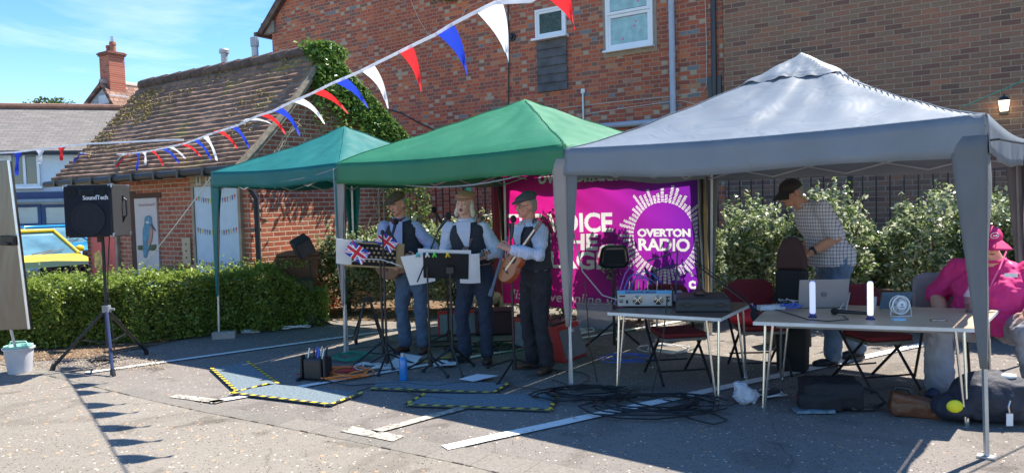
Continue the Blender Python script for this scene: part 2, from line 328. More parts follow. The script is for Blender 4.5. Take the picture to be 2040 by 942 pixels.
rd = MB(); rd.poly([(p.x, p.y, .004) for p in lo] + [(6, -30, .004), (-60, -30, .004), (-60, 6, .004)]); struct(rd.build('road', M_road))
m, N_, L_, b_ = newmat('setts'); t = N_.new('ShaderNodeTexCoord'); bt = N_.new('ShaderNodeTexBrick'); mpp = N_.new('ShaderNodeMapping'); mpp.inputs['Rotation'].default_value = (0, 0, R_(32))
bt.inputs['Scale'].default_value = 1; bt.inputs['Brick Width'].default_value = .36; bt.inputs['Row Height'].default_value = .30; bt.offset = .3
for k, v in (('Color1', (.20, .18, .155, 1)), ('Color2', (.155, .142, .125, 1)), ('Mortar', (.10, .092, .082, 1))): bt.inputs[k].default_value = v
bt.inputs['Mortar Size'].default_value = .006; bt.inputs['Mortar Smooth'].default_value = 1
L_.new(t.outputs['Object'], mpp.inputs[0]); L_.new(mpp.outputs[0], bt.inputs['Vector']); nz2 = N_.new('ShaderNodeTexNoise'); nz2.inputs['Scale'].default_value = 60; L_.new(t.outputs['Object'], nz2.inputs['Vector'])
hvv = N_.new('ShaderNodeHueSaturation'); L_.new(bt.outputs[0], hvv.inputs['Color']); L_.new(math_n(N_, L_, 'ADD', math_n(N_, L_, 'MULTIPLY', nz2.outputs[0], 1.1), .5), hvv.inputs['Value']); L_.new(hvv.outputs[0], b_.inputs['Base Color']); b_.inputs['Roughness'].default_value = .9
s_ = MB(); s_.poly([(p.x, p.y, .006) for p in pv] + [(p.x, p.y, .006) for p in lo[::-1]]); struct(s_.build('drainage_strip', m))
jn = MB(); rj = random.Random(5)
for a, b2 in zip(lo, lo[1:]):
    n = 14
    for i in range(n):
        if rj.random() < .45: continue
        p = a.lerp(b2, i/n); q = a.lerp(b2, (i+.9)/n); w = rj.uniform(.001, .006); jn.poly([(p.x, p.y-w, .010), (q.x, q.y-w, .010), (q.x, q.y+w, .010), (p.x, p.y+w, .010)])
struct(jn.build('kerb_joint', M('joint_dark', (.075, .066, .055), .95)))
# bay lines, worn
def paint(n, wear, c=(.74, .74, .72)):
    m, N, L, b = newmat(n); t = N.new('ShaderNodeTexCoord'); z = N.new('ShaderNodeTexNoise'); z.inputs['Scale'].default_value = 26; z.inputs['Detail'].default_value = 6; z.inputs['Roughness'].default_value = .7; L.new(t.outputs['Object'], z.inputs['Vector'])
    r = N.new('ShaderNodeValToRGB'); r.color_ramp.elements[0].position = wear-.05; r.color_ramp.elements[1].position = wear+.05; r.color_ramp.elements[0].color = (.17, .16, .15, 1); r.color_ramp.elements[1].color = c+(1,)
    L.new(z.outputs[0], r.inputs[0]); L.new(r.outputs[0], b.inputs['Base Color']); b.inputs['Roughness'].default_value = .8; return m
P1, P2 = paint('line_paint', .38), paint('line_paint_worn', .47, (.46, .42, .34))
def line(name, a, b, w, m, z=.012):
    a, b = G(*a), G(*b); d = (b-a).normalized(); n = Vector((-d.y, d.x, 0))*w/2
    q = MB(); k = max(2, int((b-a).length/.15)); rr = random.Random(int(abs(a.x)*100))
    L1 = [a.lerp(b, i/k) for i in range(k+1)]; q.poly([tuple(p+n*(1+rr.uniform(-.06, .06)))[:2]+(z,) for p in L1] + [tuple(p-n*(1+rr.uniform(-.06, .06)))[:2]+(z,) for p in L1[::-1]])
    return struct(q.build(name, m))
line('bay_line', (170, 744), (1010, 627), .085, P1); line('bay_line', (418, 803), (1520, 612), .085, P1); line('bay_line', (886, 894), (2010, 650), .11, P1)
line('faded_line', (345, 790), (440, 802), .1, P2); line('faded_line', (690, 856), (795, 876), .13, P2); line('faded_line', (745, 862), (930, 812), .09, P2)

sb = MB(); sb.poly([tuple(G(*p))[:2]+(.008,) for p in ((-120, 712), (40, 722), (110, 716), (200, 712), (300, 690), (460, 655), (620, 637), (800, 640), (900, 628), (1000, 622))] + [(-1, 16, .008), (-12, 16, .008)])
struct(sb.build('soil_bed', M_soil))
# loose litter on the ground: pale chips and leaves
rg = np.random.default_rng(4); pts = []
for i in range(3000):
    x = rg.uniform(-9, 6); y = rg.uniform(2.5, 9.5); pts.append((x, y, .014))
for i in range(3500): 
    p = G(rg.uniform(-60, 330), rg.uniform(700, 738)); pts.append((p.x, p.y, .016))
for i in range(3000):
    p = G(rg.uniform(600, 1010), rg.uniform(590, 640)); pts.append((p.x, p.y, .016))
lv = leaves('leaf_litter', pts, .010, leafmat('litter', [(0, (.30, .18, .10)), (.4, (.42, .31, .20)), (.7, (.50, .43, .34)), (1, (.24, .13, .07))], tr=.1), seed=3, up=2.5); lv['kind'] = 'stuff'; tag(lv, 'scattered pale leaf litter and grit lying on the tarmac', 'litter')

# ---------------- main brick building ----------------
AW = R_(-33.4); DW = 13.5
WF = Fr((.2938*DW, DW), AW)         # local x runs along the wall to the near right, local -y faces the car park
def wl_(x, y, d=0): return WF.pl(x, y, 1, d)
xl = wl_(543, 100).x
mb = thing('brick_building', 'tall old red brick building with two white windows behind the gazebos', 'building', WF.o, AW)
va, vb = wl_(515, 68, -.1), wl_(556, 0, -.1); vsl = (vb.z-va.z)/(vb.x-va.x); vz = va.z+vsl*(xl-va.x)-.05; apz = vz+vsl*3.5
w = MB(); w.prism([(xl, -.2), (0, -.2), (0, 5.6), (-3, 6.0), (-7.4, 8.4), (xl+3.6, apz), (xl+.05, vz), (xl, vz-.05)], 0, .3)  # unseen top is invented, sloped down so the sun clears it onto the shrubs
w.box((xl+.15, 4.3, vz/2-.1), (.3, 8, vz-.2)); w.build('wall', M_old, mb)
tile = M('roof_tile', (.13, .085, .07), .85, var=.4, vs=5, bump=.5); 
rv = MB(); a = wl_(515, 68, -.1); bq = wl_(556, 0, -.1); dx = (bq-a); b3 = a+dx*2.2
for yo, th in ((-.1, .10), (.03, .22)):
    rv.m = Matrix.Identity(4); q = [(a.x, 0, a.z), (b3.x, 0, b3.z), (b3.x+.12, 0, b3.z-.06), (a.x+.16, 0, a.z-.06)]
    rv.prism([(p[0], p[2]) for p in q], yo-th/2, yo+th*.5)
rv.prism([(a.x, a.z), (a.x+.05, a.z+.06), (b3.x, b3.z+.12), (b3.x, b3.z)], -.16, 6)
rv.box((a.x-.02, 2, a.z-.02), (.12, 4.4, .1)); rv.build('verge', tile, mb)
eb = MB(); eb.box((a.x+.35, -.02, a.z+.12), (.55, .1, .32)); eb.build('eaves_box', M('old_render', (.2, .18, .16), .9, var=.3), mb)
bb = thing('brown_brick_building', 'lower brown brick extension wall behind the grey gazebo', 'building', WF.o, AW)
w = MB(); w.box((6.5, .13, 2.65), (12.98, .28, 5.7)); w.box((12.9, 4, 2.65), (.2, 7.5, 5.7)); w.build('wall', M_brown, bb)  # unseen flat top kept low to let sun reach the shrubs
# windows
def winbox(x0, y0, x1, y1):
    p, q = wl_(x0, y1), wl_(x1, y0); return p.x, q.x, p.z, q.z
curt = M('flower_net', (.30, .50, .50), .4, var=.2, vs=7, spec=.8)
pinkd = M('flower_pink', (.75, .15, .35), .6)
sw = MB(); x0, x1 = wl_(1208, 60).x, wl_(1302, 60).x; z0 = wl_(1209, 104).z; z1 = z0+2.0; zm = wl_(1209, 34).z
M_cem = M('cement_surround', (.33, .27, .21), .9, bump=.4)
s2 = MB(); s2.prism([(x0-.07, z0-.12), (x1+.07, z0-.12), (x1+.07, z1+.1), (x0-.07, z1+.1)], -.012, .02); s2.build('window_surround', M_cem, mb)
wf = MB()
def frame(q, a0, a1, c0, c1, t, y0, y1):
    q.box(((a0+a1)/2, (y0+y1)/2, c0+t/2), (a1-a0, y1-y0, t)); q.box(((a0+a1)/2, (y0+y1)/2, c1-t/2), (a1-a0, y1-y0, t))
    for xx in (a0+t/2, a1-t/2): q.box((xx, (y0+y1)/2, (c0+c1)/2), (t, y1-y0, c1-c0-2*t))
frame(wf, x0, x1, z0, z1, .055, -.05, 0); frame(wf, x0+.05, x1-.05, z0+.05, zm, .06, -.035, -.01); frame(wf, x0+.05, x1-.05, zm+.002, z1-.05, .06, -.06, -.03)
wf.box(((x0+x1)/2, -.08, z0-.02), (x1-x0+.06, .14, .04)); fr = wf.build('window', upvc, mb, bevel=.004)
gl = MB(); gl.box(((x0+x1)/2, -.018, (z0+zm)/2), (x1-x0-.2, .01, zm-z0-.15)); gl.box(((x0+x1)/2, -.038, (z1+zm)/2), (x1-x0-.2, .01, z1-zm-.15)); gl.build('pane', curt, fr)
fl = MB(); rf = random.Random(3)
for i in range(22):
    cx, cz = rf.uniform(x0+.16, x1-.16), rf.uniform(z0+.15, z1-.2); r = rf.uniform(.012, .024)
    yy = -.0245 if cz < zm else -.0445
    fl.lathe([(r, 0), (r*.6, .001)], (cx, yy, cz), 7, RX(R_(90)))
fl.build('curtain_flower', pinkd, fr)
x0, x1 = wl_(1068, 60).x, wl_(1129, 60).x; z0, z1 = wl_(1069, 80).z, wl_(1068, 22).z
wf = MB(); frame(wf, x0, x1, z0, z1, .05, -.05, 0); frame(wf, x0+.05, x1-.05, z0+.05, z1-.05, .05, -.035, -.008); wf.box(((x0+x1)/2, -.08, z0-.02), (x1-x0+.1, .15, .05)); f2 = wf.build('window', upvc, mb, bevel=.004)
gl = MB(); gl.box(((x0+x1)/2, -.015, (z0+z1)/2), (x1-x0-.17, .01, z1-z0-.17)); gl.build('pane', M('frosted_green', (.035, .06, .04), .3, var=.7, vs=22), f2)
bd = MB(); zb = wl_(1070, 185).z; n = 6; zt = z0-.05
for i in range(n):
    za = zt-(zt-zb)*(i+1)/n; hh = (zt-zb)/n; bd.box(((x0+x1)/2+.01, -.03, za+hh/2), (x1-x0-.02, .022, hh+.02), RX(R_(-8)))
bd.build('shutter', M('grey_boards', (.10, .10, .105), .8, var=.35, vs=4, bump=.5, bs=12), mb)
# repaired brick lumps, vent
vt = MB(); p = wl_(1021, 75); vt.lathe([(.085, 0), (.09, .04), (.05, .05), (.05, .1), (.02, .1)], (p.x, 0, p.z), 18, RX(R_(90))); vt.build('vent', black, mb, smooth=True)
dp = MB()
def wpipe(q, pts, r, off, n=12): q.tube([(wl_(x, y, -off).x, -off, wl_(x, y, -off).z) for x, y in pts], r, n)
pgrey = M('grey_pipe', (.40, .43, .50), .4, var=.08); pblack = M('black_pipe', (.03, .035, .045), .35, var=.1)
p0 = wl_(1336, -60, -.1); p1 = wl_(1340, 232, -.1); dp.cyl((p0.x, -.1, 6.4), (p0.x, -.1, p1.z), .058, n=16); dp.cyl((p0.x, -.1, p1.z+.02), (p0.x, -.1, p1.z-.16), .07, n=16)
for zz in (p1.z+1.1, p1.z+2.6): dp.cyl((p0.x, -.1, zz), (p0.x, -.1, zz+.09), .066, n=16)
p2 = wl_(1160, 237, -.1); dp.cyl((p0.x+.04, -.1, p1.z-.08), (p2.x, -.1, p1.z-.06), .06, n=16); dp.cyl((p0.x-.4, -.1, p1.z-.08), (p0.x-.1, -.1, p1.z-.08), .07, n=16)
dp.build('waste_pipe', pgrey, mb, smooth=True)
d2 = MB(); q0 = wl_(1421, 10, -.08); q1 = wl_(1424, 195, -.08)
d2.tube([(q0.x, -.08, 5.75), (q0.x, -.08, q1.z), (q0.x-.05, -.08, q1.z-.1), (q0.x-.6, -.08, q1.z-.35), (q0.x-.62, -.08, .3)], .05, 12)
d2.box((q0.x, -.04, q1.z+.15), (.24, .08, .5)); d2.build('downpipe', pblack, mb, smooth=True)
d3 = MB(); p = wl_(1163, 185); d3.cyl((p.x, -.04, p.z), (p.x, -.04, p.z-.75), .022, n=8); d3.box((p.x, -.02, p.z+.03), (.09, .05, .09)); d3.build('overflow_pipe', galv, mb)
cb = MB(); wires = [([(1012, -20), (1013, 90), (1013, 200), (1014, 330)], .014), ]
for pts, r in wires: wpipe(cb, pts, r, .03, 6)
cb.build('cable', black, mb)
cb = MB()
for pts, r in (([(1404, -20), (1408, 100), (1407, 172), (1400, 183), (1345, 192), (1230, 203), (1110, 217), (1085, 219)], .006), ([(1400, 212), (1360, 201), (1340, 202), (1240, 216), (1160, 229)], .007), ([(818, 0), (835, 40), (852, 67), (862, 70), (906, 60), (930, 15), (960, 3)], .005), ([(1000, 0), (1015, 30), (1012, 60), (1009, 20)], .005)): wpipe(cb, pts, r, .02, 5)
cb.build('cable', M('white_cable', (.62, .6, .55), .6), mb)
cb = MB(); wpipe(cb, [(755, 250), (775, 219), (800, 226), (830, 243), (870, 262)], .018, .03, 6); cb.build('hose', black, mb)
pa = MB(); rr = random.Random(2)
for i in range(34):   # pale replaced bricks and flint lumps
    x, y = rr.choice([(rr.uniform(650, 800), rr.uniform(0, 60)), (rr.uniform(1090, 1290), rr.uniform(110, 250)), (rr.uniform(850, 1000), rr.uniform(60, 190))]); p = wl_(x, y)
    pa.box((p.x, .0, round(p.z/.075)*.075+.037), (rr.choice((.1, .2)), .012, .058))
None and pa.build('repair_brick', M('pale_brick', (.46, .33, .22), .9, var=.4, vs=3), mb)
mo = MB(); p = wl_(915, 0); wd = np.random.default_rng(8); pp = [(p.x+wd.normal()*.28, -.05+wd.normal()*.05, p.z+.12+wd.normal()*.06) for i in range(700)]
mo_ = leaves('wall_weed', pp, .035, leafmat('moss', [(0, (.06, .11, .02)), (1, (.14, .2, .04))]), mb, seed=9)
# wall lantern on the brown building
def bulb_on(parent, loc, r, col, e): 
    q = MB(); q.ell(loc, (r, r, r*1.3)); return q.build('bulb', M('lit_bulb_%d' % int(e), (1, .9, .7), emit=col, es=e, var=0), parent, smooth=80)
lt = thing('wall_lantern', 'lit square lantern on the brown wall at the far right', 'lamp', WF.w((wl_(2000, 214).x, -.02, wl_(2000, 214).z)), AW)
q = MB(); q.box((0, 0, .02), (.1, .04, .26)); q.tube([(0, -.02, .14), (0, -.1, .17), (0, -.16, .14)], .012); q.lathe([(.11, 0), (.02, .07), (.02, .1)], (0, -.16, .08), 4, RZ(R_(45))); q.build('bracket', blackm, lt)
q = MB(); q.lathe([(.07, 0), (.1, .15)], (0, -.16, -.07), 4, RZ(R_(45))); q.build('lamp_shade', M('lantern_glass', (1, .85, .6), emit=(1, .85, .55), es=2.5, var=0), lt)
# ---------------- outbuilding with tiled roof ----------------
SF = Fr((-3.8, 10.6), AW)
sh = thing('brick_outbuilding', 'small brick outbuilding with mossy tiled roof and painted door panels', 'building', SF.o, AW)
xe = -4.65; zE, zR, zB = 2.30, 4.16, 2.75; yA, yB = 1.42, 3.15
w = MB(); w.box((xe/2, .11, 1.2), (-xe, .22, 2.35)); w.build('wall', M_shed, sh)
w = MB(); w.m = Matrix.Translation((-.22, 0, 0)); w.m = Matrix(((0, 1, 0, 0), (1, 0, 0, 0), (0, 0, 1, 0), (0, 0, 0, 1)))
w.prism([(.001, 0), (yB, 0), (yB, zB), (yA, zR-.05), (.001, zE+.1)], -.22, .002); w.m = Matrix(); w.build('gable_wall', M_shedy, sh)
w = MB(); w.box((xe/2, yB, 1.3), (-xe, .2, 2.7)); w.box((xe+.1, yB/2, 1.2), (.2, yB, 2.4)); w.build('rear_wall', M_shed, sh)
# clay tile courses, each course a wavy strip with a raised butt edge
mt, N_, L_, b_ = newmat('clay_tiles'); t = N_.new('ShaderNodeTexCoord'); sx = N_.new('ShaderNodeSeparateXYZ'); L_.new(t.outputs['Object'], sx.inputs[0])
A_ = lambda op, x, y=None: math_n(N_, L_, op, x, y)
uvn = N_.new('ShaderNodeAttribute'); uvn.attribute_name = 'course'; ux = A_('DIVIDE', A_('ADD', A_('ADD', sx.outputs[0], 20.0), A_('MULTIPLY', A_('MODULO', uvn.outputs['Fac'], 2.0), .0825)), .165)
cb_ = N_.new('ShaderNodeCombineXYZ'); L_.new(A_('FLOOR', ux), cb_.inputs[0]); L_.new(uvn.outputs['Fac'], cb_.inputs[1]); wn_ = N_.new('ShaderNodeTexWhiteNoise'); L_.new(cb_.outputs[0], wn_.inputs['Vector'])
r_ = N_.new('ShaderNodeValToRGB'); el = r_.color_ramp.elements
for i, (p, c) in enumerate([(0, (.15, .09, .06)), (.4, (.215, .135, .095)), (.75, (.28, .175, .12)), (1, (.12, .08, .065))]):
    e = el[i] if i < 2 else el.new(p); e.position = p; e.color = c+(1,)
L_.new(wn_.outputs[0], r_.inputs[0]); ms_ = N_.new('ShaderNodeTexNoise'); ms_.inputs['Scale'].default_value = 1.3; ms_.inputs['Detail'].default_value = 7; ms_.inputs['Roughness'].default_value = .7; L_.new(t.outputs['Object'], ms_.inputs['Vector'])
mr = N_.new('ShaderNodeMapRange'); mr.inputs['From Min'].default_value = .56; mr.inputs['From Max'].default_value = .66; L_.new(ms_.outputs['Fac'], mr.inputs['Value'])
mxm = N_.new('ShaderNodeMixRGB'); L_.new(mr.outputs[0], mxm.inputs[0]); L_.new(r_.outputs[0], mxm.inputs[1]); mxm.inputs[2].default_value = (.24, .19, .075, 1)
gp = A_('MINIMUM', A_('FRACT', ux), A_('SUBTRACT', 1.0, A_('FRACT', ux))); gm = N_.new('ShaderNodeMapRange'); gm.inputs['From Max'].default_value = .035; gm.inputs['To Min'].default_value = .25; L_.new(gp, gm.inputs['Value'])
mg = N_.new('ShaderNodeMixRGB'); mg.blend_type = 'MULTIPLY'; mg.inputs[0].default_value = 1; L_.new(mxm.outputs[0], mg.inputs[1]); L_.new(gm.outputs[0], mg.inputs[2])
L_.new(mg.outputs[0], b_.inputs['Base Color']); b_.inputs['Roughness'].default_value = .92
rw = MB(); xr0, xr1 = xe-.42, .22; rr = random.Random(11); slopes = []
nc = 22; courses = []
y0, z0, y1, z1 = -.36, zE-.06, yA, zR
def rline(tt): return (y0+(y1-y0)*tt, z0+(z1-z0)*tt - .09*math.sin(math.pi*tt)*(1) )
cn = []
for c in range(nc):
    ta, tb = c/nc, (c+1.35)/nc; (ya, za), (yb, zb_) = rline(ta), rline(min(1, tb))
    NX = 34; top = []; up_ = .072
    xs = [xr0+(xr1-xr0)*i/NX for i in range(NX+1)]; jz = [rr.uniform(-.007, .007) + .008*math.sin(i*.4+c*.2) for i in range(NX+1)]
    A1 = rw.addv([(x, ya+rr.uniform(-.006, .006), za+up_+j) for x, j in zip(xs, jz)]); B1 = rw.addv([(x, yb, zb_+.012+j*.6) for x, j in zip(xs, jz)]); C1 = rw.addv([(x, ya+.008, za+.004+j*.5) for x, j in zip(xs, jz)])
    for i in range(NX): rw.face([A1+i, A1+i+1, B1+i+1, B1+i]); cn.append(c); rw.face([C1+i, C1+i+1, A1+i+1, A1+i]); cn.append(c)
    for e, s in ((0, 1), (NX, -1)): rw.face([C1+e, A1+e, B1+e]); cn.append(c)
rw.poly([(xr0, y1, z1), (xr1, y1, z1), (xr1, yB+.3, zB-.12), (xr0, yB+.3, zB-.12)]); cn.append(30)
rw.poly([(xr0, y0+.01, z0-.03), (xr1, y0+.01, z0-.03), (xr1, y1, z1-.04), (xr0, y1, z1-.04)]); cn.append(30)
ro = rw.build('roof', mt, sh); at = ro.data.attributes.new('course', 'FLOAT', 'FACE'); at.data.foreach_set('value', [float(v) for v in cn])
rt = MB()
k = 0; x = xr0
while x < xr1-.2:
    rt.tube([(x, y1, z1+.0+rr.uniform(-.006, .006)), (min(x+.45, xr1), y1, z1+.01)], [.105, .115], 12); x += .44
rt.build('ridge_tiles', M('ridge_clay', (.11, .075, .06), .95, var=.4, vs=8, bump=.6), ro, smooth=True)
mossp = []
rg2 = np.random.default_rng(12)
for (cx_, ct, n, sx_) in ((-4.5, .85, 200, .3), (-4.3, .72, 260, .35), (-4.7, .62, 140, .2), (-3.9, .62, 120, .12), (-2.2, .93, 160, .5), (-.6, .93, 150, .3), (-3.3, .78, 60, .3), (-4.6, .42, 120, .25), (-.7, .6, 120, .35), (-.5, .35, 80, .2), (-4.0, .3, 80, .5)):
    for i in range(n):
        tt = min(.99, max(.02, ct+rg2.normal()*.05)); yy, zz = rline(tt); mossp.append((min(xr1-.02, cx_+rg2.normal()*sx_), yy-.02, zz+.05+rg2.random()*.02))
leaves('moss', mossp, .022, leafmat('roof_moss', [(0, (.15, .13, .03)), (.6, (.27, .22, .06)), (1, (.33, .27, .10))], tr=.05, rough=.9), ro, seed=2)
vg = MB(); vg.tube([(xr1+.01, *rline(i/8)) for i in range(9)], .05, 4); vg.tube([(xr1-.04, y, z-.1) for y, z in (rline(i/8) for i in range(9))], .05, 4); vg.tube([(xr1+.01, y1, z1), (xr1+.01, yB+.3, zB-.12)], .05, 4); vg.build('bargeboard', M('weathered_board', (.24, .19, .14), .9, var=.4, vs=14), ro)
gt = MB(); gt.tube([(xr0-.15, y0-.03, zE-.10), (xr1-.1, y0-.03, zE-.08)], .055, 8)
for i in range(9): gt.box((xr0+.3+i*.62, y0-.03, zE-.09), (.05, .14, .13))
gt.build('gutter', M('gutter_black', (.03, .03, .03), .5), sh)
p = SF.pl(512, 440, 0, .1); g2 = MB(); g2.tube([(.02, y0, zE-.12), (.1, -.1, zE-.3), (.1, p.y, zE-.5), (.1, p.y, 0)], .04, 10)
for z in (1.35, .4): g2.box((.07, p.y-.0, z), (.09, .11, .05))
g2.build('downpipe', M('pipe_navy', (.025, .03, .045), .4), sh, smooth=True)
# door leaves and painted panels set in the front wall
def sf(x, y, d=-.02): q = SF.pl(x, y, 1, d); return q.x, q.z
def panel(name, x0, x1, z0, z1, m, d0=-.03, d1=.0, parent=sh): q = MB(); q.box(((x0+x1)/2, (d0+d1)/2, (z0+z1)/2), (x1-x0, abs(d1-d0), z1-z0)); return q.build(name, m, parent, bevel=.003)
cream = M('panel_cream', (.60, .52, .50), .6, var=.04)
kx0, kz1 = sf(268, 396); kx1, _ = sf(312, 396); _, kz0 = sf(292, 552)
rc = M('recess_dark', (.10, .05, .035), .9); q = MB(); q.box((kx0-.09, -.004, 1.0), (.2, .01, 2.02)); q.box(((kx0+kx1)/2-.05, -.006, kz1+.04), (kx1-kx0+.3, .014, .09)); q.build('door_frame', rc, sh)
kp = panel('bird_panel', kx0, kx1, .02, kz1, cream)
def sfp(x, y): q = SF.pl(x, y, 1, -.034); return q
def flat(name, pts, m, parent, d=-.034, fr=SF, th=.004):
    q = MB(); P = [fr.pl(x, y, 1, d) for x, y in pts]; q.prism([(p.x, p.z) for p in P], d, d+th); return q.build(name, m, parent)
flat('branch', [(274, 489), (311, 487), (312, 499), (275, 498)], M('moss_green', (.10, .12, .05), .8, var=.5, vs=20), kp, -.035)
flat('bird_body', [(288, 435), (291, 430), (296, 429), (301, 433), (302, 442), (304, 452), (303, 470), (300, 486), (295, 500), (291, 514), (286, 512), (285, 495), (284, 475), (284, 458), (287, 447)], M('teal_paint', (.06, .22, .33), .6, var=.35, vs=15), kp, -.039)
flat('bird_breast', [(299, 451), (304, 458), (302, 478), (297, 491), (294, 487), (298, 470)], M('bird_rust', (.5, .22, .15), .6), kp, -.042)
flat('bird_beak', [(299, 447), (302, 446), (310, 461), (308, 460)], M('bird_dark', (.05, .04, .06), .6), kp, -.042)
flat('bird_cheek', [(290, 441), (296, 441), (297, 445), (291, 445)], M('bird_cream', (.7, .6, .5), .6), kp, -.042)
p = sfp(292, 408); text('panel_text', 'Overton Art Project 22', .062, M('pink_ink', (.5, .28, .3), .7), kp, TM((p.x, -.035, p.z)), .001, xs=.8)
# bunting mural panel with timber door surround
mx0, mz1 = sf(388, 373); mx1, _ = sf(474, 374); tz = sf(386, 347)[1]
q = MB(); frame(q, mx0-.07, mx1+.07, -.02, mz1+.06, .06, -.05, 0); q.box(((mx0+mx1)/2, -.03, (mz1+.06+tz)/2+.02), (mx1-mx0+.16, .05, tz-mz1-.04)); q.build('door_surround', M('raw_door_wood', (.36, .28, .2), .8, var=.2), sh)
mp_ = panel('mural_panel', mx0, mx1, .0, mz1, M('mural_blue', (.52, .62, .72), .6, var=.06), -.035, -.005)
for i, cc in enumerate([(.62, .10, .08), (.10, .28, .14), (.70, .5, .1), (.12, .18, .45)]):
    q = MB()
    for row, (ry, sag, sl_) in enumerate(((mz1-.13, .06, 0), (mz1-.62, .05, .0), (mz1-1.12, .05, .0), (.62, .08, .12), (.42, .05, .05))):
        for k in range(i, 17, 4):
            u = (k+.5)/17; x = mx0+.03+u*(mx1-mx0-.06); z = ry-4*sag*u*(1-u)+sl_*u; w2 = .018
            q.prism([(x-w2, z), (x+w2, z), (x, z-.085)] if (k+row) % 3 else [(x-w2, z), (x+w2, z), (x+w2*.8, z-.07), (x-w2*.8, z-.07)], -.039, -.036)
    q.build('painted_flags', M('flag_paint_%d' % i, cc, .7), mp_)
x, z = sf(431, 357); text('sign_text', 'WC', .001, black, None, TM((0, 0, -5)), .0001) if False else None
for px_ in (395, 414):
    x, z = sf(px_, 358, -.06); q = MB(); q.box((x, -.058, z), (.13, .008, .17)); pl_ = q.build('door_plate', M('plate_grey', (.5, .47, .42), .6), sh); q = MB(); q.ell((x, -.064, z+.045), (.014, .002, .014)); q.box((x, -.064, z-.015), (.03, .003, .08)); q.build('pictogram', M('plate_ink', (.14, .12, .11), .7), pl_)
x0, z1 = sf(363, 473); x1, _ = sf(379, 473); z0 = sf(375, 526)[1]
pp_ = panel('metal_plate', x0, x1, z0, z1, M('dull_brass', (.36, .30, .22), .5, metal=.4)); q = MB()
for k in range(3): q.lathe([(.014, 0), (.01, .01)], ((x0+x1)/2, -.03, z0+(z1-z0)*(.25+.25*k)), 8, RX(R_(90)))
q.build('screw', rc, pp_)
# red painted mural door at the left end
x0, z1 = sf(188, 372); x1, _ = sf(228, 372); x0 = sf(168, 400)[0]+.15
q = MB(); q.box(((x0+x1)/2, -.03, z1+.05), (x1-x0+.12, .05, .1)); q.box((x1+.02, -.03, z1/2), (.07, .05, z1)); q.build('door_surround', M('raw_door_wood', (.36, .28, .2), .8, var=.2), sh)
xm = sf(195, 480)[0]; rp = panel('mural_door', x0+.02, x1-.02, .0, z1, M('mural_red', (.66, .09, .08), .6, var=.3, vs=3), -.03, -.005)
q = MB(); q.prism([(x0+.02, .03), (x1-.02, .03), (x1-.02, .42), (x1-.3, .5), (x0+.3, .36), (x0+.02, .45)], -.034, -.031); q.build('painted_water', M('mural_water', (.06, .14, .4), .6, var=.5, vs=9), rp)
q = MB()
for cz in (.82, 1.45): q.prism([(xm+r*math.cos(a), cz+r*1.2*math.sin(a)) for a, r in ((k*math.pi/5, .13 if k % 2 else .17) for k in range(10))], -.034, -.031)
q.build('painted_shape', M('mural_gold', (.65, .42, .10), .6, var=.5, vs=14), rp)
# ivy over the back slope and the apex of the gable
iv = thing('ivy', 'green ivy climbing over the gable end of the outbuilding', 'climbing plant', SF.w((.1, 1.6, 0)), AW)
rg3 = np.random.default_rng(21); P = []
for i in range(10000):
    u = rg3.random(); side = u**.95
    yy = 1.15+side*2.15-1.6; top = (zR+.12-(side)*(zR-zB+.10)) if side > .12 else zR-.1+side*1.6
    hang = abs(rg3.normal())*(.16+.34*(1-side)**1.5); bulge = rg3.random()*.15
    P.append((.08+bulge, yy-hang*.12, top-hang+rg3.normal()*.03))
for i in range(3000): P.append((-.06+rg3.random()*.26, 1.42+rg3.normal()*.15-1.6, zR+.0+rg3.random()*.10-abs(rg3.normal())*.12))
for i in range(2600):
    yy = 1.0+rg3.random()*1.2; P.append((.06+rg3.random()*.16, yy, .2+rg3.random()**1.6*2.2))
M_ivy = leafmat('ivy_leaf', [(0, (.05, .11, .025)), (.5, (.13, .22, .045)), (.85, (.21, .33, .08)), (1, (.30, .38, .12))], tr=.3, rough=.35)
leaves('foliage', P, .04, M_ivy, iv, seed=31, asp=.7)
st = MB(); rr = random.Random(6)
for i in range(20):
    y = rr.uniform(-1.35, 1.2); z = 2.1+rr.random()*.3 if y < 0 else 1; pts = []
    for k in range(9): pts.append((.03+rr.random()*.05+(.06 if k > 5 else 0), y, z)); y += rr.uniform(-.16, .2); z += rr.uniform(.0, .25); z = min(z, zR-.25-abs(y+.18)*(.85 if y > -.18 else 1.35))
    st.tube(pts, .006, 4)
for k in range(6): st.tube([(.08, .9+.1*k, 0), (.1, .85+.12*k, 1.0), (.07, .9+.13*k, 2.2)], .012, 5)
st.build('stem', M('ivy_stem', (.34, .28, .2), .9), iv)

# ---------------- houses beyond ----------------
slate = brick('slate_roof', [(0, (.195, .18, .17)), (.3, (.215, .195, .185)), (.6, (.18, .17, .16)), (.85, (.23, .21, .195))], (.13, .12, .115), bl=.3, bh=.13, jit=.004, mw=.012)
HF = Fr((V(-40, 400, 22).x, 22), R_(17))
wh = thing('white_house', 'white rendered house with slate roof and dark blue trim behind the cars', 'house', HF.o, R_(17))
def hf(x, y, d=0): q = HF.pl(x, y, 1, d); return q.x, q.z
xa, xb = -8, hf(205, 340)[0]+.6; ez = hf(60, 300)[1]
q = MB(); q.box(((xa+xb)/2, 3, ez/2-1), (xb-xa, 6, ez+2)); q.build('wall', M('white_render', (.70, .76, .80), .8, var=.04), wh)
rz1 = HF.pl(60, 212, 1, 2.6).z
q = MB(); q.m = Matrix.Translation((0, 0, 0)); q.prism([(-8.2, 0), (xb+.2, 0), (xb+.2, 1), (-8.2, 1)], 0, .12)
ro2 = q.build('roof', slate, wh)
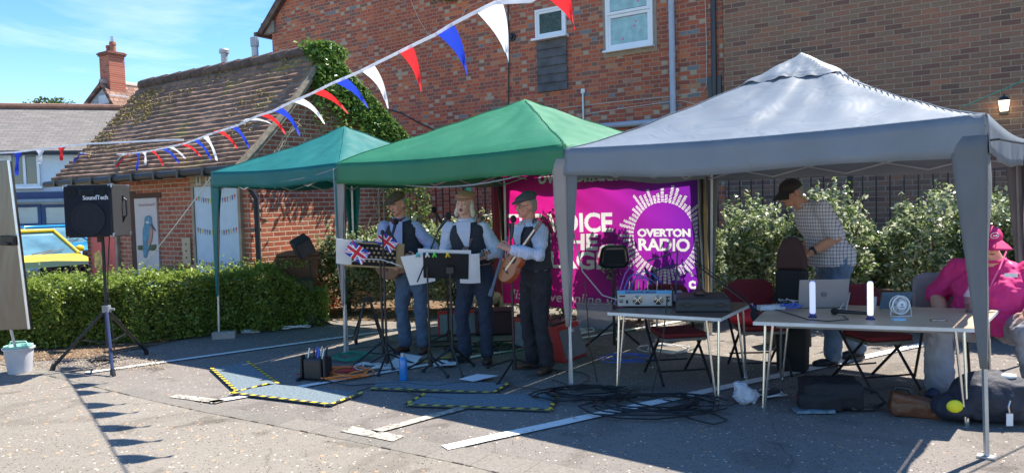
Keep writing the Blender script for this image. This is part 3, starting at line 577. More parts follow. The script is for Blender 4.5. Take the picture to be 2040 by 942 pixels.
L1 = math.hypot(3.0, rz1-ez); ro2.data.transform(Matrix.Translation((0, -.3, ez-.05)) @ Matrix.Rotation(math.atan2(rz1-ez, 3.0)-math.pi/2, 4, 'X') @ Matrix.Diagonal((1, 1, L1, 1)))
# keep the slates unstretched: rebuild as a real-size sheet in its own frame
bpy.data.objects.remove(ro2)
ro2 = MB(); ro2.prism([(-8.2, 0), (xb+.2, 0), (xb+.2, L1), (-8.2, L1)], 0, .12); ro2 = ro2.build('roof', slate, wh); ro2.location = (0, -.3, ez-.05); ro2.rotation_euler = (math.atan2(rz1-ez, 3.0)-math.pi/2, 0, 0)
q = MB(); q.prism([(-8.2, 0), (xb+.2, 0), (xb+.2, L1), (-8.2, L1)], 0, .12); r3 = q.build('roof', slate, wh); r3.location = (0, 6.2, ez-.05); r3.rotation_euler = (-math.atan2(rz1-ez, 3.4)+math.pi/2, 0, 0)
q = MB(); q.tube([(-8.2, 2.7, rz1+.02), (xb+.2, 2.7, rz1)], .11, 8); q.build('ridge_tiles', M('red_ridge', (.26, .14, .10), .9, var=.2), wh)
q = MB(); q.tube([(-8.2, -.36, ez-.08), (xb+.3, -.36, ez-.1)], .07, 8); q.build('gutter', black, wh)
navy = M('navy_trim', (.03, .06, .16), .5)
z1 = hf(60, 383)[1]; z0 = hf(60, 397)[1]; q = MB(); q.box(((xa+xb)/2, -.12, (z0+z1)/2), (xb-xa, .24, z1-z0)); q.build('fascia', navy, wh)
q = MB(); q.box(((xa+xb)/2, -.25, z0-.05), (xb-xa, .3, .09)); q.build('canopy_ledge', M('ledge_grey', (.3, .33, .35), .7), wh)
def hwin(x0p, x1p, y0p, y1p, m=upvc, mul=2, gm=glassd, t=.07):
    x0, z1 = hf(x0p, y0p); x1, _ = hf(x1p, y0p); _, z0 = hf(x0p, y1p); q = MB(); frame(q, x0, x1, z0, z1, t, -.07, .0)
    for k in range(1, mul): q.box((x0+(x1-x0)*k/mul, -.035, (z0+z1)/2), (t, .07, z1-z0-2*t))
    f = q.build('window', m, wh); q = MB(); q.box(((x0+x1)/2, -.02, (z0+z1)/2), (x1-x0-.05, .02, z1-z0-.05)); q.build('pane', gm, f); return x0, x1, z0, z1, f
x0, x1, z0, z1, f = hwin(18, 78, 306, 372)
q = MB(); q.box(((x0+x1)/2, -.1, z0-.04), (x1-x0+.15, .18, .07)); q.build('sill', upvc, f)
q = MB(); q.box(((x0+x1)/2+.0, -.014, (z0+z1)/2), (x1-x0-.1, .01, z1-z0-.1)); 
for (a_, b2) in ((24, 82), (84, 180)): hwin(a_, b2, 408, 452, navy, 1, M('shop_glass', (.30, .42, .46), .12, var=.15, vs=1.5, spec=1), .09)
# house with chimney
CF = Fr((V(170, 400, 27).x, 27), R_(-32))
ch = thing('chimney_house', 'taller house with clay roof and a square brick chimney stack', 'house', CF.o, R_(-32))
def cf(x, y, d=0): q = CF.pl(x, y, 1, d); return q
g0, g1, g2_ = cf(170, 215), cf(205, 150), cf(250, 235)
q = MB(); q.prism([(g0.x, -1), (g2_.x, -1), (g2_.x, g2_.z-.4), (g1.x+.1, cf(205, 172).z), (g0.x, g0.z)], 0, .25); q.build('wall', M('grey_render', (.36, .40, .43), .8, var=.15), ch)
ap = cf(206, 166); q = MB(); e1 = Vector((g0.x-.2, 0, g0.z-.1)); 
q.poly([(ap.x, -.1, ap.z), (g2_.x+.3, -.1, g2_.z-.7), (g2_.x+.3, 9, g2_.z-.7), (ap.x, 9, ap.z)]); q.poly([(ap.x, -.1, ap.z), (e1.x, -.1, e1.z), (e1.x, 9, e1.z), (ap.x, 9, ap.z)])
ct = brick('far_clay_tiles', [(0, (.27, .15, .11)), (.4, (.34, .20, .15)), (.7, (.22, .13, .10))], (.12, .08, .06), bl=.2, bh=.13, jit=.004, axis='Y', mw=.02); q.build('roof', ct, ch, solid=.14)
q = MB(); q.tube([(ap.x, -.1, ap.z+.03), (ap.x, 9, ap.z+.03)], .12, 8); q.build('ridge_tiles', M('pale_ridge', (.45, .36, .3), .9), ch)
c0, c1 = cf(181, 185), cf(234, 185); cw = .95; ccx = (c0.x+c1.x)/2; zt = cf(207, 127).z; zb = cf(207, 185).z
cs = MB(); cs.box((ccx, .35, (zt+zb)/2-.35), (cw*.64, cw*.6, zt-zb+1.3)); s_o = cs.build('chimney', brick('chimney_brick', shedpal, (.42, .33, .26), bl=.225, bh=.075), ch)
q = MB(); q.box((ccx, .35, zt+.33), (cw*.72, cw*.68, .06)); q.box((ccx, .35, zt+.38), (cw*.78, cw*.74, .05)); q.box((ccx, .35, zt+.42), (cw*.7, cw*.66, .04)); q.build('chimney_cap', M('cap_brick', (.22, .09, .06), .9, var=.3), s_o)
for dx_, hh, rr_ in ((-.17, .28, .11), (.13, .38, .11)):
    q = MB(); q.lathe([(rr_*1.05, 0), (rr_*.9, hh*.7), (rr_*1.1, hh*.75), (rr_, hh), (rr_*.6, hh), (rr_*.6, hh-.1)], (ccx+dx_*2*cw*.4, .35, zt+.43), 14); q.build('chimney_pot', M('terracotta', (.36, .14, .09), .8, var=.2), s_o, smooth=True)
q = MB(); q.cyl((ccx+.13*2*cw*.4, .35, zt+.78), (ccx+.13*2*cw*.4, .35, zt+1.0), .075); q.build('cowl', galv, s_o)
q = MB(); q.box((ccx+.1, .3, zb-.25), (cw*.75, cw*.75, .3)); q.build('flashing', M('lead_flash', (.62, .65, .68), .6), s_o)
q = MB(); q.box((ccx-.0, .22, zb-1.5), (cw*.7, cw*.62, 2.2)); q.build('stack_base', M('stack_render', (.27, .28, .28), .9, var=.3), s_o)
# flues behind the outbuilding roof
def flue(px, py0, py1, Y, wpx, cap):
    r = wpx/2/FPX*Y; a, b = V(px, py0, Y), V(px+1, py1, Y); o = thing('metal_flue', 'grey metal flue with %s behind the tiled roof' % ('a flat cap' if cap else 'a slotted top'), 'flue', (b.x, b.y, 0))
    q = MB(); q.lathe([(r, 0), (r, a.z-.05)], (0, 0, 0), 16); q.build('pipe', M('flue_grey', (.42, .45, .48), .5, metal=.3), o, smooth=True)
    q = MB()
    if cap: q.lathe([(r*1.45, 0), (r*1.5, .07), (r*1.2, .1)], (0, 0, a.z-.1), 18)
    else:
        for k in range(12): q.box((r*.95*math.cos(k*.5236), r*.95*math.sin(k*.5236), a.z+.06), (.035, .035, .2))
        q.lathe([(r*1.1, 0), (r*1.1, .04)], (0, 0, a.z+.13), 16)
    q.build('cap', M('flue_grey', (.42, .45, .48), .5), o)
flue(447, 98, 135, 16.5, 13, True); flue(508, 90, 126, 17, 13, False)
# distant trees above the slate roof
M_tree = leafmat('far_tree', [(0, (.04, .07, .02)), (1, (.10, .16, .05))])
for i, (px, Y, w_, h_) in enumerate(((100, 62, 3.2, 11.3), (128, 70, 2.6, 12.6))):
    p = V(px, 400, Y); o = thing('tree', ['rounded treetop showing above the slate ridge', 'smaller treetop right of the other above the slate ridge'][i], 'tree', (p.x, p.y, 0), 0, 'trees beyond the roofs')
    q = MB(); q.tube([(0, 0, 0), (.1, 0, h_*.5), (0, 0, h_*.8)], [.3, .22, .08], 8); q.build('trunk', M('bark', (.12, .09, .06), .9), o)
    z = rg3.normal(size=(2600, 3)); z /= np.linalg.norm(z, axis=1)[:, None]; z *= (.72+.28*rg3.random((2600, 1)))*np.array([w_, w_*.8, h_*.3]); z[:, 2] += h_*.73; leaves('crown', z, .22, M_tree, o, seed=i+60)
# ---------------- hedge ----------------
def bush_cloud(n, blobs, rg, shell=.25, bumps=9, ba=.14):
    out = []; tot = sum(b[3]*b[4]+b[3]*b[5]+b[4]*b[5] for b in blobs)
    for (cx, cy, cz, rx, ry, rz) in blobs:
        k = int(n*(rx*ry+rx*rz+ry*rz)/tot); d = rg.normal(size=(k, 3)); d /= np.linalg.norm(d, axis=1)[:, None]
        ph = rg.uniform(0, 6.28, 6); f = 1+ba*(np.sin(d[:, 0]*bumps+ph[0])*np.sin(d[:, 1]*bumps+ph[1])+.6*np.sin(d[:, 2]*bumps*1.3+ph[2]+d[:, 0]*5))
        s = f-np.abs(rg.normal(size=k))*shell; out.append(np.stack([cx+d[:, 0]*rx*s, cy+d[:, 1]*ry*s, cz+d[:, 2]*rz*s], 1))
    P = np.concatenate(out); return P[P[:, 2] > .03]
hp = [Vector((-9.5, 7.9, 0)), Vector((-7.4, 8.75, 0)), Vector((-5.7, 9.35, 0)), Vector((-4.75, 9.55, 0)), Vector((-4.0, 9.95, 0)), Vector((-3.35, 10.15, 0)), Vector((-2.85, 10.3, 0))]
hh = thing('hedge', 'low clipped green box hedge in front of the outbuilding', 'hedge', (-5.7, 9.35, 0))
HO = Vector((-5.7, 9.35, 0)); rg4 = np.random.default_rng(77); seg = [(b-a).length for a, b in zip(hp, hp[1:])]; tot = sum(seg)
def _cr(p0, p1, p2, p3, t): return .5*((2*p1)+(p2-p0)*t+(2*p0-5*p1+4*p2-p3)*t*t+(3*p1-p0-3*p2+p3)*t**3)
hq = [hp[0]]+hp+[hp[-1]*2-hp[-2]]; HS = [_cr(hq[i], hq[i+1], hq[i+2], hq[i+3], k/12) for i in range(len(hp)-1) for k in range(12)]+[hp[-1]]
HD = [0]
for a, b in zip(HS, HS[1:]): HD.append(HD[-1]+(b-a).length)
tot = HD[-1]; HT = [(HS[min(len(HS)-1, i+3)]-HS[max(0, i-3)]).normalized() for i in range(len(HS))]
def hpos(s):
    i = min(len(HS)-2, max(0, int(np.searchsorted(HD, s))-1)); t = (s-HD[i])/max(1e-6, HD[i+1]-HD[i]); return HS[i].lerp(HS[i+1], t), HT[i].lerp(HT[i+1], t).normalized()
P = []; n = 78000; W_, H_ = .45, .80
us = rg4.random(n)*tot; rs = rg4.random(n); dep = np.abs(rg4.normal(size=n))*.045
for i in range(n):
    c, d = hpos(us[i]); nn = Vector((-d.y, d.x, 0)); s = us[i]; e = .02*rg4.normal()*(rg4.random() < .25)+.065*math.sin(s*5.1)+.04*math.sin(s*12.7+1)+.03*math.sin(s*23+rs[i]*9)
    u = rs[i]
    if u < .42: a, z = -(W_+e-dep[i]), (u/.42)*H_      # front face
    elif u < .80: a, z = -W_+2*W_*(u-.42)/.38, H_+e*.55-dep[i]*.8
    else: a, z = (W_+e-dep[i]), (u-.8)/.2*H_
    k = max(0, (z-H_*.86)/(H_*.14)); a *= 1-.10*k*k; a *= (.90+.10*min(1, z/.3))
    end = min(s, tot-s); z *= 1-.38*max(0, (.55-(tot-s)))/.55; a *= 1-.3*max(0, 1-(tot-s)/.6); g_ = math.sin(s*31+2)*math.sin(z*13+s*7)
    if u < .42 and g_ > .55 and rg4.random() < .7: continue
    p = c+nn*a+Vector((rg4.normal()*.02, rg4.normal()*.02, 0)); P.append((p.x-HO.x, p.y-HO.y, max(.03, z+rg4.normal()*.022)))
for i in range(2600):
    a = rg4.uniform(-.4, .4); c, d = hpos(rg4.random()*tot); nn = Vector((-d.y, d.x, 0)); p = c+nn*a; P.append((p.x-HO.x, p.y-HO.y, H_+.02+abs(rg4.normal())*.065))
c, d = hpos(tot)
for i in range(2600): p = c+d*(rg4.random()*.2)+Vector((-d.y, d.x, 0))*rg4.uniform(-.3, .3); P.append((p.x-HO.x, p.y-HO.y, rg4.random()*.5))
M_hedge = leafmat('box_leaf', [(0, (.09, .14, .025)), (.3, (.18, .26, .04)), (.65, (.29, .38, .07)), (1, (.40, .46, .14))], tr=.48, rough=.4, sc_=2)
leaves('foliage', P, .024, M_hedge, hh, seed=5, asp=.6)
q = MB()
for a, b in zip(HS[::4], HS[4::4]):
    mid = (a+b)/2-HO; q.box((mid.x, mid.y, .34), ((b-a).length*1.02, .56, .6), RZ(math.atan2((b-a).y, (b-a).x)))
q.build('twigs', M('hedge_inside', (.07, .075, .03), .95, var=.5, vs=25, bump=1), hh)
gt_ = thing('grass_tuft', 'tuft of long grass growing at the right end of the hedge', 'grass', G(560, 652)); q = MB(); rr = random.Random(9)
for i in range(60):
    a = rr.uniform(0, 6.28); l = rr.uniform(.2, .42); q.tube([(0, 0, 0), (math.cos(a)*l*.3, math.sin(a)*l*.3, l*.7), (math.cos(a)*l*.8, math.sin(a)*l*.8, l*.75)], [.004, .004, .001], 3)
q.build('blade', M('grass_blade', (.16, .26, .06), .6), gt_)
# ---------------- railing, low wall and shrubs behind the gazebos ----------------
rlf = Fr(WF.w((-8.5, -2.5, 0)), AW)
ra = thing('metal_railing', 'black vertical bar railing standing in front of the brick walls', 'railing', rlf.o, AW)
LN = 16.5; q = MB(); q.box((LN/2, 0, 2.12), (LN, .04, .05)); q.box((LN/2, 0, .35), (LN, .04, .05)); q.build('rail', blackm, ra)
q = MB(); q.box((0, 0, 1.08), (.07, .07, 2.15)); post = q.build('post', blackm, ra)
for k in range(1, 7): c = post.copy(); C.objects.link(c); c.location.x = k*2.75
q = MB(); q.box((.165, 0, 1.2), (.018, .018, 1.85)); bar = q.build('bar', blackm, ra)
for k in range(1, 99):
    if k % 1 == 0: c = bar.copy(); C.objects.link(c); c.location.x = k*.1665
lwf = Fr(WF.w((-8.5, -3.45, 0)), AW); lw = MB(); lw.box((8.2, 0, .22), (16.5, .2, .46)); lw = lw.build('low_wall', brick('planter_brick', [(0, (.12, .08, .06)), (.5, (.16, .10, .075)), (.8, (.09, .07, .055))], (.14, .12, .09)), None); lw.location = lwf.o; lw.rotation_euler.z = AW
tag(lw, 'low dark brick retaining wall in front of the shrubs', 'wall')
pb = MB(); pb.box((8.2, .5, .17), (16.5, .86, .34)); pb = pb.build('planting_bed', M_soil); pb.location = lwf.o; pb.rotation_euler.z = AW; struct(pb)
M_shrub = leafmat('variegated_leaf', [(0, (.045, .08, .02)), (.3, (.10, .16, .04)), (.46, (.22, .29, .10)), (.62, (.42, .47, .28)), (1, (.68, .70, .56))], tr=.42, rough=.32, sc_=4, spec=.7)
shr = [(690, 11.4, .75, 1.25, 'shrub by the outbuilding corner beside the wheelie bin'), (800, 11.4, .9, 1.35, 'shrub behind the man in the brown cap'), (905, 11.2, .75, 1.38, 'shrub behind the long haired man'), (985, 10.9, .6, 1.45, 'shrub left of the pink banner'),
       (1120, 10.4, .7, 1.72, 'shrub behind the left part of the banner'), (1270, 9.72, .65, 1.78, 'shrub behind the round logo of the banner'), (1385, 9.22, .42, 1.6, 'shrub at the right edge of the banner'), (1500, 9.65, .62, 1.58, 'shrub left of the man in the checked shirt'), (1655, 9.1, .62, 1.72, 'shrub right of the man in the checked shirt'),
       (1760, 9.3, .4, 1.15, 'darker shrub between the two bright shrubs'), (1868, 8.4, .62, 1.66, 'tall shrub above the grey plastic chair'), (2010, 8.0, .65, 1.62, 'shrub behind the man in the pink cap'), (2130, 7.7, .6, 1.55, 'shrub at the right edge of the picture')]
for i, (px, Y, r, h, lb) in enumerate(shr):
    p = V(px, 450, Y); o = thing('shrub', 'bushy pale-edged ' + lb, 'shrub', (p.x, p.y, 0), 0, 'shrubs along the railing'); rgb = np.random.default_rng(100+i)
    bl = [(0, 0, h*.5, r*.85, r*.6, h*.48)]
    for k in range(9):
        a = rgb.uniform(0, 6.28); rad = rgb.uniform(.3, .75)*r; zz = rgb.uniform(.35, .86)*h; s = rgb.uniform(.2, .34)*r*1.2; bl.append((math.cos(a)*rad, math.sin(a)*rad*.7, zz, s, s, s*.9))
    Pn = bush_cloud(8200, bl, rgb, .22); 
    sp = []                                    # shoots that break the outline
    for k in range(34):
        a = rgb.uniform(0, 6.28); b = rgb.uniform(.1, 1.2); base = np.array([math.cos(a)*r*.75*math.cos(b), math.sin(a)*r*.5*math.cos(b), h*.5+h*.46*math.sin(b)]); d = np.array([math.cos(a)*math.cos(b), math.sin(a)*math.cos(b), .5+math.sin(b)]); d /= np.linalg.norm(d); l = rgb.uniform(.08, .26)
        for tt in np.linspace(0, 1, 15): sp.append(base+d*l*tt+rgb.normal(size=3)*.018)
    leaves('foliage', np.concatenate([Pn, np.array(sp)]), .035, M_shrub, o, seed=200+i, asp=.5)
    q = MB(); rr = random.Random(i)
    for k in range(7):
        a = rr.uniform(0, 6.28); q.tube([(0, 0, 0), (math.cos(a)*r*.25, math.sin(a)*r*.2, h*.35), (math.cos(a)*r*.6, math.sin(a)*r*.45, h*.8)], [.02, .014, .005], 5)
    q.build('stem', M('shrub_stem', (.13, .10, .07), .9), o)
# ---------------- cars ----------------
def car(name, label, loc, rz, L, W, H, paint_, suv=True, plate=None):
    o = thing(name, label, 'car', loc, rz); hl, hw = L/2, W/2
    # body side profile (x forward is -Y): y from front(-hl) to rear
    def prof(yv):  # belt height & half width along length
        return None
    q = MB(); rows = []
    secs = [(-hl, .42, .62, .80), (-hl+.06, .26, .78, .93), (-hl+.35, .22, .90, .99), (-hl+.9, .2, .99, 1.0), (-hl+1.2, .2, 1.0, 1.0), (0, .2, 1.02, 1.0), (hl-.5, .2, 1.04, 1.0), (hl-.08, .24, 1.04, .95), (hl, .4, .95, .85)]
    for (y, zb, zt, wf_) in secs:
        zt = zt*H/1.5; w = hw*wf_; ring = [(-w*.86, y, zb), (w*.86, y, zb), (w, y, zb+.12), (w*1.0, y, (zb+zt)/2), (w*.97, y, zt-.07), (w*.88, y, zt), (0, y, zt+.025), (-w*.88, y, zt), (-w*.97, y, zt-.07), (-w, y, (zb+zt)/2), (-w, y, zb+.12)]
        rows.append(q.addv(ring))
    n = 11
    for a, b in zip(rows, rows[1:]):
        for j in range(n): q.face([a+j, a+(j+1) % n, b+(j+1) % n, b+j])
    q.face([rows[0]+j for j in range(n)]); q.face([rows[-1]+j for j in range(n)][::-1])
    q.build('body', paint_, o, smooth=35, bevel=.015)
    bz = 1.0*H/1.5
    def cab(sc_, zt, name_, m, dy=0):
        q = MB(); a = [(-hw*.93*sc_, -hl+1.0-dy), (hw*.93*sc_, -hl+1.0-dy), (hw*.93*sc_, hl-.12+dy), (-hw*.93*sc_, hl-.12+dy)]; b = [(-hw*.74*sc_, -hl+1.68-dy), (hw*.74*sc_, -hl+1.68-dy), (hw*.76*sc_, hl-.42+dy), (-hw*.76*sc_, hl-.42+dy)]
        A = q.addv([(x, y, bz-.02) for x, y in a]); B = q.addv([(x, y, zt) for x, y in b])
        for j in range(4): q.face([A+j, A+(j+1) % 4, B+(j+1) % 4, B+j])
        q.face([B+j for j in range(4)]); q.face([A+j for j in range(4)][::-1]); return q.build(name_, m, o, smooth=30, bevel=.03)
    cab(1, H-.06, 'glasshouse', M('car_glass', (.10, .22, .30), .05, var=.5, vs=1.5, spec=1), 0)
    q = MB(); rp = [(-hw*.77, -hl+1.62), (hw*.77, -hl+1.62), (hw*.78, hl-.38), (-hw*.78, hl-.38)]; q.slab(rp, H-.07, H-.01)
    for s in (-1, 1):
        q.tube([(s*hw*.93, -hl+1.0, bz), (s*hw*.75, -hl+1.68, H-.04)], .035, 6); q.tube([(s*hw*.94, hl-.14, bz), (s*hw*.77, hl-.4, H-.04)], .06, 6); q.tube([(s*hw*.955, .1, bz), (s*hw*.765, .05, H-.04)], .03, 6)
    q.build('roof', paint_, o, smooth=40, bevel=.02)
    for s in (-1, 1):
        q = MB(); q.ell((s*(hw+.09), -hl+1.25, bz+.08), (.09, .05, .07)); q.build('mirror', paint_, o, smooth=80)
        q = MB(); q.box((s*hw*.70, -hl-.0, .74*H/1.5), (.32, .1, .17), RZ(-s*.18)); h_ = q.build('headlight', M('lamp_glass', (.55, .62, .7), .08, spec=1, coat=1), o, bevel=.04)
        q = MB(); q.lathe([(.06, 0), (.05, .02)], (s*hw*.70, -hl-.05, .74*H/1.5), 14, RX(R_(90))); q.build('lens', chrome, h_)
        for yy in (-hl+.72, hl-.68):
            q = MB(); q.lathe([(.2, 0), (.31, .01), (.33, .06), (.33, .14), (.31, .19), (.2, .2)], (s*(hw-.08)-.1, yy, .33), 22, RY(R_(90))); w_ = q.build('wheel', M('tyre', (.02, .02, .02), .85), o, smooth=True)
            q = MB(); q.lathe([(.19, 0), (.17, .012)], (s*(hw-.08)+(.1 if s > 0 else -.112), yy, .33), 16, RY(R_(90))); q.build('rim', chrome, w_)
    q = MB(); q.box((0, -hl-.02, .74*H/1.5), (W*.5, .05, .17)); gl_ = q.build('grille', black, o)
    for k in range(-2, 3):
        if k: 
            q = MB(); cx = k*.15; frame(q, cx-.06, cx+.06, .68*H/1.5, .80*H/1.5, .02, -hl-.07, -hl-.04); q.build('grille_frame', chrome, gl_)
    q = MB(); q.prism([(.055*math.cos(a), .74*H/1.5+.055*math.sin(a)) for a in (k*math.pi/3 for k in range(6))], -hl-.075, -hl-.06); q.build('badge', chrome, gl_)
    q = MB(); q.box((0, -hl-.03, .36), (W*.82, .12, .16)); q.build('bumper', M('bumper_dark', (.05, .05, .055), .6), o, bevel=.03)
    q = MB(); q.box((0, -hl-.1, .5), (.52, .015, .12)); pl_ = q.build('number_plate', M('plate_white', (.8, .8, .78), .4, var=0), o)
    if plate: text('plate_text', plate, .115, black, pl_, TM((0, -hl-.11, .5)), .001, bold=.003)
    for s in (-1, 1):
        q = MB(); q.tube([(s*.1, -hl+.99, bz+.03), (s*.1+.42, -hl+1.08, bz+.09)], .012, 5); q.build('wiper', black, o)
    return o
ypaint = M('yellow_paint', (.66, .50, .02), .4, var=.02, coat=.3); bpaint = M('blue_paint', (.02, .30, .62), .2, var=.03, coat=1)
car('parked_car', 'yellow compact off-roader parked with its nose towards the hedge', (-9.95, 14.6, -.14), R_(57), 3.7, 1.66, 1.52, ypaint, plate='S71 VAY')
p = V(150, 500, 19); car('parked_car', 'bright blue hatchback parked behind the yellow car', (p.x-1.6, p.y+.9, -.1), R_(75), 4.0, 1.75, 1.5, bpaint)
p = V(58, 500, 22); car('parked_car', 'pale blue car parked under the white house window', (p.x-1.2, p.y+1.6-2, -.1), R_(70), 4.1, 1.75, 1.46, M('lblue_paint', (.08, .35, .60), .2, coat=1))
# ---------------- gazebos ----------------
teal = cloth('teal_canvas', (.012, .18, .17), .25, .22, gloss=.5); green = cloth('green_canvas', (.036, .235, .115), .26, .22, gloss=.5); greyc = cloth('grey_canvas', (.205, .24, .28), .14, .24, gloss=.46)
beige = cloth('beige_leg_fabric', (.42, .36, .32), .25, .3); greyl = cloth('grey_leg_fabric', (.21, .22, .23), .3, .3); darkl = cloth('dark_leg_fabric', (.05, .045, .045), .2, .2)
def gazebo(name, label, A, e1, e2, a, b, mat, zc, zap, val, legm, vent=False, seed=1, ex=1.12, footdrop=0, open_=1.0):
    """A front left corner; e1 along the front, e2 to the back; corners carry legs."""
    e1, e2 = Vector(e1+(0,)).normalized(), Vector(e2+(0,)).normalized(); A = Vector(A+(0,))
    o = thing(name, label, 'gazebo', A+e1*a/2+e2*b/2); O = A+e1*a/2+e2*b/2; rr = random.Random(seed)
    ph = [rr.uniform(0, 6.28) for _ in range(8)]
    def P(u, v):    # roof surface
        d = max(abs(2*u-1), abs(2*v-1)); t_ = 1-d; h = zc+(zap-zc)*(t_**ex)
        h -= .035*math.sin(math.pi*t_)*(1-abs(abs(2*u-1)-abs(2*v-1)))  # cloth sags between the hips
        ang = math.atan2(2*v-1, 2*u-1)
        h += .012*math.sin(ang*9+ph[0]+d*4)*t_*(1.2-t_)*2+.006*math.sin(ang*23+ph[1]+d*9)*min(1, t_*4) + .008*math.sin(u*31+ph[2])*math.sin(v*27+ph[3])*min(1, t_*3)
        sag = .03*math.sin(math.pi*u)*(1 if abs(2*v-1) > abs(2*u-1) else 0)*d+.03*math.sin(math.pi*v)*(1 if abs(2*u-1) >= abs(2*v-1) else 0)*d
        q = A+e1*a*u+e2*b*v-O; return (q.x, q.y, h-sag)
    q = MB(); N = 60
    q.grid(P, N, N); roof = q.build('canopy', mat, o, smooth=60)
    q = MB()
    for side in range(4):
        def E(s, t_, side=side):
            u, v = ((s, 0), (1, s), (1-s, 1), (0, 1-s))[side]; base = Vector(P(u, v)); out = (-e2, e1, e2, -e1)[side]
            w = .010*math.sin(s*17+ph[side])+.006*math.sin(s*41+ph[side+2]); c = .012+w*t_; base.z += .004 - val*t_*(1-.06*math.sin(s*9+ph[side])*t_); return tuple(base+out*c)
        q.grid(E, 40, 4)
    q.build('valance', mat, roof, smooth=60, solid=.002)
    q = MB()
    for (u0, v0) in ((0, 0), (1, 0), (1, 1), (0, 1)): q.tube([tuple(Vector(P(.5+(u0-.5)*k/30, .5+(v0-.5)*k/30))+Vector((0, 0, .004))) for k in range(1, 31)], .0045, 5)
    q.tube([tuple(Vector(P(*((k/30, 0) if sd == 0 else (1, k/30) if sd == 1 else (1-k/30, 1) if sd == 2 else (0, 1-k/30))))+Vector((0, 0, .003))) for sd in range(4) for k in range(30)], .006, 5, closed=True); q.build('seam', mat, roof, smooth=60)
    if vent:
        q = MB()
        def T(u, v): 
            uu, vv = .5+(u-.5)*.26, .5+(v-.5)*.26; x, y, z = P(uu, vv); d = max(abs(2*u-1), abs(2*v-1)); return (x, y, z+.026+.012*math.sin(u*19+v*7)*d-.012*max(0, d-.85)/.15)
        q.grid(T, 24, 24); q.build('vent_flap', mat, roof, smooth=60)
    lm = M('gazebo_steel', (.50, .52, .53), .4, metal=.7)
    corners = [(0, 0), (1, 0), (1, 1), (0, 1)]
    for i, (u, v) in enumerate(corners):
        c = A+e1*a*u+e2*b*v-O; s1 = e1*(1 if u == 0 else -1); s2 = e2*(1 if v == 0 else -1); c2 = c+s1*.04+s2*.04
        q = MB(); R = Matrix((e1, e2, Vector((0, 0, 1)))).transposed()
        f_ = c2-s1*.05-s2*.03; mid_ = c2.lerp(f_, .6); q.tube([(c2.x, c2.y, zc-.06), (mid_.x, mid_.y, .85)], .021, 4); q.tube([(mid_.x, mid_.y, .9), (f_.x, f_.y, .01)], .016, 4); q.box((f_.x, f_.y, .008), (.10, .07, .012), R); lg = q.build('leg', lm, o)
        if legm[i] is not None:
            q = MB(); zt = zc-val*.5; zb = .55; hw = legm[i][1]
            def Lf(s, t_, k):
                z = zt+(zb-zt)*t_; w = hw*(1-t_)+.035*t_; f = .012*math.sin(t_*11+i+k)*(1-t_); d1, d2 = (s1, s2) if k == 0 else (s2, s1); x = c-s1*.012-s2*.012+d1*(w*s)+d2*(f*s+.0)
                return (x.x, x.y, z)
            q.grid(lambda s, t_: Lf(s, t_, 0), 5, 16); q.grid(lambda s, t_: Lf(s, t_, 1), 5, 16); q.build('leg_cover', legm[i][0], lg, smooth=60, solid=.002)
    # scissor trusses
    q = MB()
    for side in range(4):
        (u0, v0), (u1, v1) = corners[side], corners[(side+1) % 4]; p0 = A+e1*a*u0+e2*b*v0-O; p1 = A+e1*a*u1+e2*b*v1-O; inn = (O-O-(p0+p1)/2).normalized()*.05; z0, z1 = zc-.06, zc-.235
        for f0, f1 in ((0, .25), (.25, .5), (.5, .75), (.75, 1)):
            a_, b_2 = p0.lerp(p1, f0)+inn, p0.lerp(p1, f1)+inn
            q.tube([(a_.x, a_.y, z0), (b_2.x, b_2.y, z1)], .009, 4); q.tube([(a_.x, a_.y, z1), (b_2.x, b_2.y, z0)], .009, 4)
    for u, v in corners: c = A+e1*a*u+e2*b*v-O; q.tube([(c.x*.97, c.y*.97, zc-.08), (c.x*.04, c.y*.04, zap-.2)], .012, 5)
    q.tube([(0, 0, zap-.14), (0, 0, zap-.5)], .02, 8); q.build('frame', lm, o)
    return o
g1A = (-3.80, 9.29)
gazebo('gazebo', 'teal canopy gazebo, the leftmost and farthest of the row', g1A, (.85, -.527), (.527, .85), 2.24, 2.5, teal, 2.13, 2.72, .20, [(teal, .16), (teal, .10), (teal, .16), (teal, .18)], seed=2, ex=.97)
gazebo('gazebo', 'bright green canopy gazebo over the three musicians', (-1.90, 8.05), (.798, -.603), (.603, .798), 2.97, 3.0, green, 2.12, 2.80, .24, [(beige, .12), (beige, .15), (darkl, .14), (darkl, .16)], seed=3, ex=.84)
gazebo('gazebo', 'dark grey canopy gazebo over the tables, nearest to the camera', (.47, 6.27), (.78, -.625), (.625, .78), 3.04, 3.02, greyc, 2.08, 2.86, .245, [(greyl, .15), (greyl, .20), (greyl, .16), (greyl, .12)], vent=True, seed=4)
# guy ropes and cords
def rope(name, label, pts, r, m, cat='rope', group=None, n=5): q = MB(); q.tube(pts, r, n); return tag(q.build(name, m, None, smooth=True), label, cat, group)
def sagg(a, b, s, n=14): a, b = Vector(a), Vector(b); return [a.lerp(b, i/n)-Vector((0, 0, 4*s*(i/n)*(1-i/n))) for i in range(n+1)]
c1 = Vector((-3.79, 9.30, 2.10)); c2 = Vector((-1.90, 8.09, 2.08)); c3 = Vector((.47, 6.29, 1.98)); c4 = Vector((2.92, 4.36, 1.93))
cordg = M('cord_grey', (.30, .32, .34), .7); cordw = M('cord_white', (.75, .74, .72), .7)
rope('cord', 'thin pale cord slung along the teal gazebo edge', sagg(c1, c2, .13), .005, cordg); rope('cord', 'grey cord drooping below the green gazebo edge', sagg(c2, c3, .22), .007, cordg)
rope('cord', 'dark cable slung along the grey gazebo edge', sagg(c3, c4, .06), .007, black)
rope('cord', 'dark cable running right from the near corner of the grey gazebo', sagg(c4, (4.75, 5.6, 1.98), .05), .007, black)
